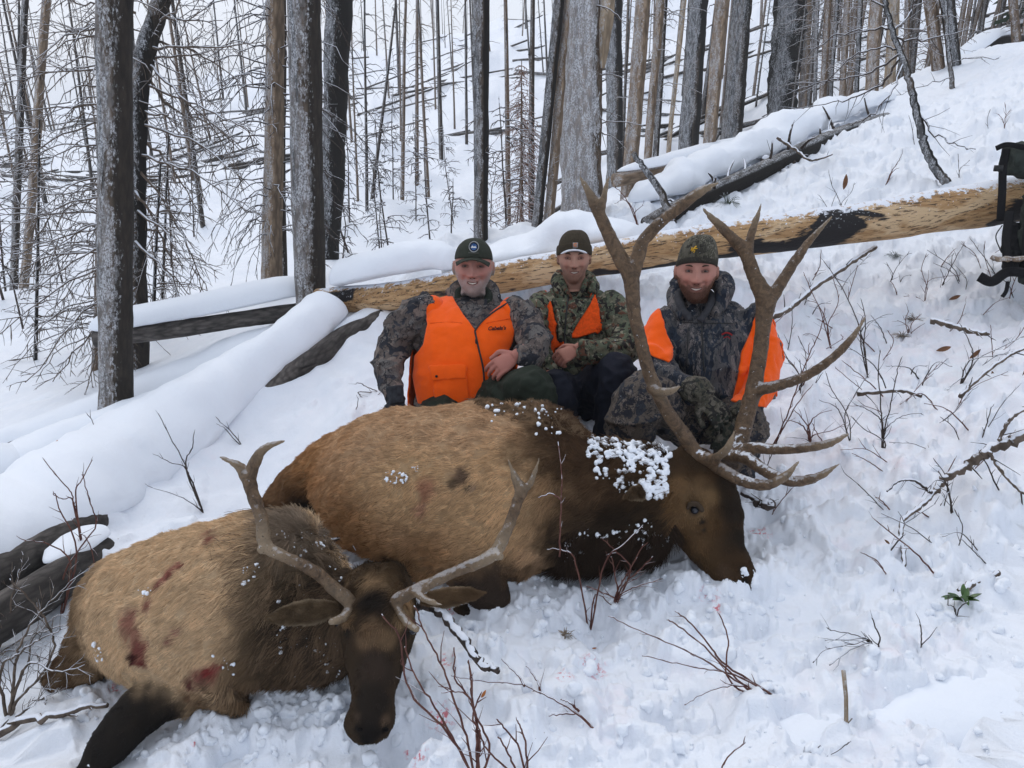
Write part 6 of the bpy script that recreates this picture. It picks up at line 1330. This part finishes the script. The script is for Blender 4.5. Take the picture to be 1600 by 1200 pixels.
# dense brown brush at the lower left corner
shrub('bare_shrub', 'tangled brown brush with snowy stems at the lower left corner', rooted(10, 1120, [[(30,1090),(60,1060),(85,1010),(65,960),(40,930),(15,905)],[(40,1040),(90,1050),(130,1040)],[(0,1050),(30,1020),(60,1000),(105,980)],[(20,1080),(25,1030),(40,990),(70,950),(120,900)],[(40,1110),(70,1090),(70,1100)]], .1), .0060, 'twig', tw=.04, L=(.06,.22), seed=13, depth=1)
shrub('bare_shrub', 'thin grey brush in front of the smaller elk rump at the left edge', rooted(-10, 1020, [[(20,1015),(60,1025),(100,1040),(140,1045)],[(30,1000),(70,985),(110,975)],[(10,980),(20,930),(30,890)],[(40,1040),(50,1000),(90,960)]], .06), .0050, 'twig', tw=.05, L=(.05,.18), seed=14, depth=1)
shrub('bare_shrub', 'leafless shrub with curled brown leaves over the lower left log', rooted(95, 960, [[(100,900),(130,850),(150,820),(140,780),(128,740)],[(110,880),(75,850),(40,845)],[(120,860),(95,800),(85,770)]], .1), .0040, 'twig_red', tw=.08, L=(.03,.12), seed=15)
shrub('fallen_branch', 'snowy fallen branch lying at the bottom left below the brush', [[(-60,1135,2.5),(30,1130,2.46),(100,1115,2.45),(165,1100,2.44)]], .016, 'twig', cat='branch', tw=.1, L=(.03,.09), seed=16, r1=.008)
# right side brush
RB = [((1205,700),[[(1225,660),(1240,620),(1262,560),(1280,520),(1290,480)],[(1240,640),(1270,600)]],.0050,'thin dark sapling with side twigs right behind the big antler tine'),
 ((1250,610),[[(1248,640),(1252,590),(1250,560)],[(1252,590),(1230,560),(1215,520)],[(1252,600),(1285,570),(1310,545)]],.0042,'bare twig crossing behind the antler tine'),
 ((1358,590),[[(1350,540),(1335,490),(1310,440),(1285,405)],[(1350,545),(1352,500),(1345,465)],[(1345,520),(1375,495),(1395,490)]],.0050,'dark upright stem right of the tall antler'),
 ((1300,545),[[(1290,500),(1270,460),(1255,425)],[(1293,510),(1310,470),(1300,430)],[(1280,480),(1262,470)]],.0038,'light forked twig shrub between antler and log'),
 ((1380,700),[[(1378,660),(1375,620),(1372,580),(1376,545)],[(1380,680),(1390,640),(1400,590),(1410,555)],[(1378,660),(1355,640),(1335,632)],[(1385,670),(1410,650),(1440,645)],[(1382,690),(1350,670),(1330,650)]],.0048,'upright cluster of dark stems in the middle right snow'),
 ((1330,690),[[(1325,650),(1300,610),(1290,580)],[(1320,650),(1340,610),(1360,580)],[(1310,640),(1280,625)]],.0036,'thin twigs left of the upright dark stem cluster'),
 ((1268,690),[[(1258,670),(1245,660),(1225,655)],[(1262,672),(1275,650),(1300,640)],[(1262,665),(1240,640)],[(1270,680),(1300,672),(1325,660)]],.0055,'low dark tangle of dead twigs right of the squatting man'),
 ((1465,455),[[(1480,430),(1495,400),(1507,380)],[(1475,440),(1470,420)]],.0045,'leaning bare twig below the peeled log near the pack'),
 ((1390,440),[[(1400,420),(1415,400),(1425,395)],[(1395,430),(1385,410)]],.003,'small twig below the middle of the peeled log'),
 ((1445,470),[[(1450,440),(1475,432),(1500,430)],[(1448,450),(1440,420),(1448,395)]],.003,'wiry twig arching over the snow at the right'),
 ((1500,600),[[(1510,570),(1525,560),(1560,555),(1600,545)],[(1520,565),(1515,535),(1500,505)],[(1530,560),(1570,540),(1600,525)],[(1505,590),(1490,600),(1480,610)]],.0050,'brown spreading shrub with dead leaves near the right edge'),
 ((1440,590),[[(1420,575),(1400,572),(1385,572)],[(1450,585),(1470,570),(1480,560)]],.0050,'bent stick lying over the snow above the upright stems'),
 ((1420,520),[[(1415,500),(1420,485)],[(1425,505),(1440,490)],[(1418,510),(1402,500)],[(1430,515),(1445,505)]],.003,'small clump of dry stems in the middle of the right slope'),
 ((1320,330),[[(1310,310),(1300,290),(1295,270)],[(1315,318),(1330,300),(1335,285)],[(1318,325),(1325,310)]],.0035,'reddish twig shrub on the snow above the peeled log'),
 ((1300,335),[[(1290,320),(1280,305)],[(1300,320),(1308,300)]],.003,'tiny reddish twig left of the twig shrub above the log'),
 ((1383,290),[[(1392,270),(1402,255),(1410,240)],[(1395,268),(1405,262)]],.006,'short dark stick shrub left of the curved sapling'),
 ((1500,275),[[(1498,255),(1497,240)],[(1500,265),(1510,255),(1515,250)]],.003,'little brown weed right of the curved sapling foot'),
 ((1430,225),[[(1425,200),(1420,180)]],.004,'single dark stick in the snow on the upper slope'),
 ((1570,200),[[(1572,180),(1570,160)],[(1570,185),(1580,170)],[(1568,190),(1560,178)]],.0025,'thin pale weeds on the upper right slope'),
 ((1545,200),[[(1543,185),(1548,170)]],.0025,'pair of thin weeds near the upper right weeds'),
 ((1490,800),[[(1485,780),(1478,755),(1465,735)],[(1482,770),(1470,790)],[(1480,760),(1462,750),(1450,770)]],.005,'broken upright twig hanging from the snowy branch at the right'),
 ((1205,800),[[(1215,790),(1240,760)]],.003,'short twig in the snow beside the dark tips of the antlers'),
 ((1370,1010),[[(1355,1000),(1340,1005),(1290,1015),(1270,1035)],[(1358,1000),(1330,990),(1300,985),(1292,980)],[(1360,1005),(1330,1015),(1295,1040)],[(1350,998),(1320,1000),(1290,1000)],[(1375,1000),(1368,980),(1362,965)]],.0036,'flat fan of thin dark twigs on the snow at the lower right'),
 ((1335,1190),[[(1250,1200),(1262,1180),(1282,1165)],[(1280,1190),(1310,1172),(1330,1158)]],.003,'pair of short reddish twigs near the bottom edge'),
 ((1180,1190),[[(1130,1205),(1140,1180),(1165,1160)]],.0028,'single thin reddish twig near the bottom middle'),
 ((1440,1010),[[(1440,990),(1437,975)]],.0028,'tiny upright twig right of the flat twig fan'),
 ((1495,960),[[(1500,950),(1512,940)],[(1492,950),(1480,945)]],.003,'small curled twig beside the green plant'),
 ((1000,360),[[(990,330),(970,300),(955,290)],[(992,335),(1005,320)],[(980,315),(960,318)]],.007,'rust brown twisted branch standing left of the big antlers'),
 ((890,420),[[(884,400),(880,380),(872,365)],[(885,405),(892,385)],[(882,395),(870,385)]],.003,'fine twig in the snow between the two left men'),
 ((540,640),[[(556,640),(560,622)],[(550,645),(545,655)]],.0035,'short twig left of the glove on the large elk'),
 ((1160,560),[[(1150,545)]],.003,'tiny stub behind the right man')]
for k, (rt_, st, r, lab) in enumerate(RB):
    if k == len(RB)-1: continue
    shrub('bare_shrub', lab, rooted(rt_[0], rt_[1], st, .04), r*.72, 'twig_dark' if k % 3 else 'twig_red', tw=.075, L=(.03,.12), seed=30+k)
rgx = np.random.default_rng(12)
for k in range(95):                                            # small plain twigs scattered over the trampled right slope
    px, py = rgx.uniform(1190, 1600), rgx.uniform(400, 900)
    if py > 760 and px < 1350: continue
    p = gp(px, py)
    if p is None: continue
    d = proj(p)[2]; L = rgx.uniform(20, 85)*4/d; a = rgx.uniform(.2, 2.9)
    st = [[(px+math.cos(a)*L*.5, py-math.sin(a)*L*.5), (px+math.cos(a+rgx.normal(0,.3))*L, py-math.sin(a+rgx.normal(0,.3))*L)]]
    shrub('twig', ('dark' if k % 2 else 'reddish')+(' short' if L < 50 else ' long')+' bare twig '+('below the peeled log' if py < 500 else 'level with the antler tines' if py < 640 else 'beside the snowy branch' if py < 780 else 'above the green plant')+(' near the right edge' if px > 1450 else ' mid right slope' if px > 1320 else ' close to the right man'), rooted(px, py, st, .03), rgx.uniform(.0018, .0034), 'twig_dark' if k % 2 else 'twig_red', 'twig', 'small twigs on the right slope', .07, (.02,.09), seed=100+k)
# snowy branches at the right edge
def branch(label, pts, r0, r1, mat, seed, tw=.12, L=(.04, .15)):
    rg = np.random.default_rng(seed); P = np.array([W(*p) for p in pts]); m_ = P[0]; root = empty('fallen_branch', (m_[0], m_[1], gz(m_[0], m_[1])), label, 'branch')
    S = spline(P, 8)+rg.normal(0, r0*.18, (8*(len(P)-1)+1, 3)); mb = MB(); mb.tube(S, np.linspace(r0, r1, len(S))*(1+.2*np.sin(np.arange(len(S))*2.1)), 10); put('branch_stem', mb, M[mat], root)
    if tw: mb = MB(); twiggy(mb, S, r0, rg, tw, L, 0, .1, 4, .9, .0025, .1); put('twigs', mb, M['twig_dark'], root)
    return root
branch('thick snowy branch reaching in from the right edge with a knotted end', [(1640,660,2.9),(1590,685,2.92),(1550,700,2.95),(1515,725,2.98),(1480,745,3.0),(1460,765,2.98)], .024, .012, 'twig', 1)
branch('long crooked grey stick hanging down over the snow at the right', [(1462,768,2.97),(1440,790,2.9),(1412,812,2.84),(1408,840,2.78),(1412,865,2.72),(1408,900,2.66),(1396,935,2.6),(1388,970,2.54)], .009, .007, 'twig', 2, .25, (.02,.05))
branch('forked dark twig on the left side of the thick snowy branch', [(1455,770,2.95),(1430,752,2.95),(1405,752,2.95),(1385,768,2.95)], .006, .0035, 'twig_dark', 3)
branch('curved twig above the thick snowy branch at the right edge', [(1560,690,2.93),(1575,660,2.92),(1600,640,2.9),(1640,625,2.9)], .007, .005, 'twig', 4)
branch('long pale stick rising from the right slope towards the right edge', [(1500,620,3.3),(1530,590,3.3),(1570,560,3.3),(1600,545,3.3),(1680,515,3.3)], .009, .006, 'twig', 5)
branch('dark diagonal twig under the thick snowy branch', [(1545,705,2.93),(1560,730,2.92),(1585,760,2.9),(1620,785,2.88)], .007, .004, 'twig', 6)
branch('snow dusted rotten stick lying on the right slope', [(1200,500,4.3),(1235,480,4.3),(1280,445,4.4),(1330,410,4.5),(1370,385,4.7)], .018, .012, 'twig', 7)
branch('dark half buried stick on the right slope below the pack', [(1455,500,4.0),(1490,510,3.95),(1530,520,3.9),(1545,522,3.9)], .016, .010, 'twig', 8, .06)
branch('dark half buried stick beside the little green plant', [(1500,925,2.55),(1530,908,2.6),(1560,895,2.62)], .012, .009, 'twig', 9, 0)
branch('dark stick half sunk in snow below the upright stem cluster', [(1340,615,3.75),(1400,610,3.72),(1440,618,3.7)], .012, .008, 'twig', 10, .1)
branch('black burnt stick lying across the snow from the smaller elk ear', [(640,945,2.42),(665,942,2.40),(690,957,2.36),(722,998,2.28),(752,1038,2.21),(776,1046,2.19)], .021, .009, 'twig_dark', 11, 0)
branch('grey stick half buried in the gap between the two elk', [(505,846,2.95),(540,842,2.95),(580,848,2.9)], .008, .005, 'twig', 12, .05)
branch('dark root tangle in the snow under the antler tips', [(1180,785,2.95),(1205,790,2.92),(1160,770,3.0)], .02, .012, 'twig_dark', 13, .03)
branch('broken pale stick leaning by the pack at the right edge', [(1550,404,4.2),(1580,405,4.2),(1640,400,4.2)], .014, .014, 'bark_tan', 14, 0)
branch('dark gnarled roots exposed under the mossy log on the ridge', [(1195,250,7.4),(1215,270,7.2),(1235,255,7.3),(1250,240,7.4)], .05, .03, 'twig_dark', 15, .05, (.1,.4))
branch('fallen crooked twig below the mossy log on the ridge', [(1215,215,7.0),(1245,235,6.9),(1265,250,6.8),(1300,242,6.8)], .016, .008, 'twig', 16, .12)
# dry stalk
p0 = W(*G2(1325, 1130)); st = empty('dry_stalk', p0, 'upright straw coloured dry stalk standing in the snow at the lower right', 'stalk')
mb = MB(); mb.tube([p0-[0,0,.03], W(1322,1090,G2(1325,1130)[2]), W(1318,1048,G2(1325,1130)[2])], [.006,.0055,.006], 8); put('stem', mb, M['bark_pale'], st)
mb = MB(); mb.tube([p0, W(1338,1115,2.15), W(1335,1095,2.15)], .0015, 5); put('side_stem', mb, M['bark_tan'], st)
# green plant
M['leaf'] = plain('green_leaf', (.045, .10, .02), .35, .5, .3); M['leafb'] = plain('orange_dead_leaf', (.42, .14, .03), .6, .3, .3); M['leafbr'] = plain('brown_dead_leaf', (.16, .075, .035), .7, .3, .3)
def leaf(p, d, up, L, w, mat, parent, name='leaf'):
    d = np.array(d, float); d /= np.linalg.norm(d); s = np.cross(d, up); s /= np.linalg.norm(s); n = np.cross(s, d); mb = MB(); t = np.linspace(0, 1, 7); V = []; 
    for a in t: wd = w*math.sin(math.pi*min(1, a*.97+.03))**.8; c = p+d*L*a-n*L*.18*a*a; V += [c-s*wd+n*wd*.35, c, c+s*wd+n*wd*.35]
    F_ = []
    for i in range(6): a = 3*i; F_ += [(a, a+1, a+4, a+3), (a+1, a+2, a+5, a+4)]
    mb.add(V, F_); V2 = np.array(V)-n*.0012; mb.add(V2, [f[::-1] for f in F_]); return put(name, mb, mat, parent)
pp = W(*G2(1503, 942)); gpn = empty('green_plant', pp, 'small green leafed plant poking out of the snow at the lower right', 'plant'); rgl = np.random.default_rng(3)
for k in range(15):
    a = rgl.uniform(0, 6.28); d = np.array([math.cos(a), math.sin(a)*.7, rgl.uniform(.1, .9)]); leaf(pp+np.array([rgl.normal(0,.012), rgl.normal(0,.012), .012]), d, np.array([0, 0, 1.]), rgl.uniform(.03, .055), .008, M['leaf'], gpn)
def dead_leaf(px, py, label, mat='leafb', L=.035, ang=1.0, up=.02, d=None):
    p = W(px, py, (d or G2(px, py)[2])-up); o = leaf(p, (math.cos(ang), -.1, math.sin(ang)), np.array([0, -1, .3]), L, L*.16, M[mat], None, 'dead_leaf'); b = np.array(p)
    me = o.data; me.transform(Matrix.Translation(-Vector(b))); o.location = b; return tag(o, label, 'leaf')
dead_leaf(752, 1090, 'orange dead leaf hanging on the tall red foreground shrub', L=.028, ang=1.1, up=.06)
dead_leaf(925, 1013, 'little orange dead leaf lying on snow in front of the large elk', L=.016, ang=.1, up=.01)
dead_leaf(83, 712, 'curled orange leaf standing on the snow ridge at the left', L=.09, ang=1.2, d=4.0)
dead_leaf(1318, 296, 'rust red dead leaf standing in snow behind the peeled log', 'leafbr', .12, 1.5)
dead_leaf(1515, 560, 'curled brown dead leaf near the right edge shrub', 'leafbr', .07, .8)
dead_leaf(1550, 580, 'grey brown dead leaf hanging low by the right edge', 'leafbr', .06, -1.2)
dead_leaf(1390, 850, 'single reddish dead leaf on clean snow at the right', 'leafbr', .025, 2.4)
dead_leaf(1483, 468, 'brown folded leaf on the slope below the pack', 'leafbr', .07, .4)
dead_leaf(1463, 548, 'dark curled leaf scrap on the right slope', 'leafbr', .08, .3)
# grass tufts
def tuft(px, py, label, n=40, L=.05, mat='bark_tan', seed=0):
    p = W(*G2(px, py)); rg = np.random.default_rng(seed); mb = MB()
    for k in range(n):
        d = rg.normal(0, 1, 3); d[2] = abs(d[2])*.5; d /= np.linalg.norm(d); q = p+rg.normal(0, .3, 3)*[L*.4, L*.4, 0]; mb.tube([q, q+d*L*.5, q+d*L*.9-[0, 0, L*.2]], [.0018, .0013, .0006], 4)
    o = put('dry_grass_tuft', mb, M[mat], None, base=p); return tag(o, label, 'grass', None, 'stuff')
tuft(883, 993, 'little tan tuft of dry grass on the snow between the elk', 36, .035, 'bark_pale', 1)
tuft(1428, 500, 'tan tuft of dry grass on the right slope', 60, .07, 'bark_tan', 2)
tuft(1398, 400, 'green brown moss tuft just under the peeled log', 60, .06, 'needle', 3)
tuft(1137, 318, 'green needle sprig in the snow behind the antlers', 60, .13, 'needle', 4)
tuft(1410, 525, 'brown dead grass patch left of the tan tuft', 40, .06, 'bark_tan', 5)
# ------------------------------------------------------------ hunting pack hanging over the log at the right edge
M['pack'] = m_cloth('dark_green_pack_cloth', (.035, .042, .036), .25, 40, snow=.2); M['strap'] = m_cloth('black_webbing', (.012, .012, .013), .2, 120)
pk0 = W(1590, 330, 4.35); pack = empty('backpack', (pk0[0], pk0[1], pk0[2]-.45), 'dark green frame pack with black straps hanging over the peeled log at the right edge', 'backpack')
def soft(pts, r, name, mat, parent, vox=.01, flat=1, folds=.008, seed=0):
    mb = MB(); D = spline(np.array([[*W(*p), rr] for p, rr in zip(pts, r)]), 5); mb.tube(D[:, :3], D[:, 3], 18, flat=flat); V, Fc = garment(mb, vox, 2, seed, folds, fs=9); return put(name, (V, Fc), mat, parent)
soft([(1572,252,4.4),(1605,250,4.4),(1660,255,4.4)], [.085,.10,.10], 'top_pocket', M['pack'], pack)
soft([(1640,300,4.3),(1642,380,4.28),(1640,440,4.28)], [.12,.15,.14], 'main_bag', M['pack'], pack)
soft([(1582,350,4.36),(1580,400,4.3),(1578,425,4.25)], [.035,.05,.04], 'side_panel', M['strap'], pack, .008)
soft([(1598,360,4.3),(1602,400,4.27),(1600,420,4.27)], [.03,.04,.035], 'frame_sheet', M['pack'], pack, .008)
def web(pts, w, name, mat, parent, th=.003):
    P = spline(np.array([W(*p) for p in pts]), 8); T = np.gradient(P, axis=0); T /= np.linalg.norm(T, axis=1)[:, None]; vw = P/np.linalg.norm(P, axis=1)[:, None]
    A = np.cross(T, vw); A /= np.linalg.norm(A, axis=1)[:, None]; B = np.cross(T, A); mb = MB(); mb.loft(P, A*w, B*th, 8); return put(name, mb, mat, parent)
web([(1572,232,4.36),(1567,265,4.36),(1566,300,4.35),(1564,330,4.35),(1563,345,4.36)], .020, 'strap', M['strap'], pack)
web([(1578,330,4.3),(1572,380,4.25),(1578,430,4.2)], .022, 'strap', M['strap'], pack)
web([(1610,330,4.3),(1604,380,4.22),(1606,430,4.2)], .022, 'strap', M['strap'], pack)
web([(1530,432,4.22),(1550,440,4.2),(1575,425,4.2),(1610,428,4.15),(1650,435,4.15)], .026, 'hip_belt', M['strap'], pack, .016)
web([(1575,440,4.2),(1572,455,4.18),(1566,464,4.18)], .010, 'buckle_strap', M['strap'], pack)
web([(1565,395,4.3),(1556,370,4.3),(1566,352,4.3)], .003, 'cord', M['strap'], pack)
web([(1556,232,4.33),(1575,226,4.31),(1610,232,4.31),(1660,236,4.31)], .014, 'compression_strap', M['strap'], pack)
mb = MB(); c = W(1560, 263, 4.3); mb.box(c, (.022, 0, 0), (0, .008, 0), (0, 0, .016)); put('buckle', mb, M['zip'], pack)
# ------------------------------------------------------------ broken crust and clods of snow kicked up round the animals and men
rgc = np.random.default_rng(77); mb = MB()
for k in range(520):
    z = k % 5
    px, py = [(rgc.uniform(780, 1200), rgc.uniform(870, 990)), (rgc.uniform(400, 560), rgc.uniform(1055, 1130)), (rgc.uniform(640, 1240), rgc.uniform(940, 1190)), (rgc.uniform(1160, 1600), rgc.uniform(700, 1190)), (rgc.uniform(130, 620), rgc.uniform(1080, 1190))][z]
    p = gp(px, py)
    if p is None: continue
    r = .006+.022*rgc.random()**2.5; ax = np.linalg.qr(rgc.normal(0, 1, (3, 3)))[0]; m = MB(); m.ball(p+[0, 0, r*.2], (r, r*rgc.uniform(.6, 1), r*rgc.uniform(.5, .9)), 8, ax); mb.add(m.V(), m.f)
V, Fc = remesh(mb, .0042, 1); N = vnormals(V, Fc); V = V+N*(fbm(V*60, 3)*.004+fbm(V*150, 2)*.0015)[:, None]
tag(put('snow_chunks', (V, Fc), M['cap'], None, base=V.mean(0)), 'broken clods of snow scattered round the elk', 'snow', None, 'stuff')
# ------------------------------------------------------------ falling air of snow haze over the valley
hz = MB(); hz.box((0, 62, 6), (115, 0, 0), (0, 100, 0), (0, 0, 22)); ho = put('haze', hz, None, None, smooth=False)
hm = bpy.data.materials.new('haze'); hm.use_nodes = True; nt = hm.node_tree; nt.nodes.clear(); ou = nt.nodes.new('ShaderNodeOutputMaterial'); pv = nt.nodes.new('ShaderNodeVolumePrincipled')
pv.inputs['Density'].default_value = .0010; pv.inputs['Color'].default_value = (.955, .97, .99, 1); nt.links.new(pv.outputs[0], ou.inputs['Volume']); ho.data.materials.append(hm)
tag(ho, 'pale snowy haze in the air over the valley', 'haze', None, 'stuff')
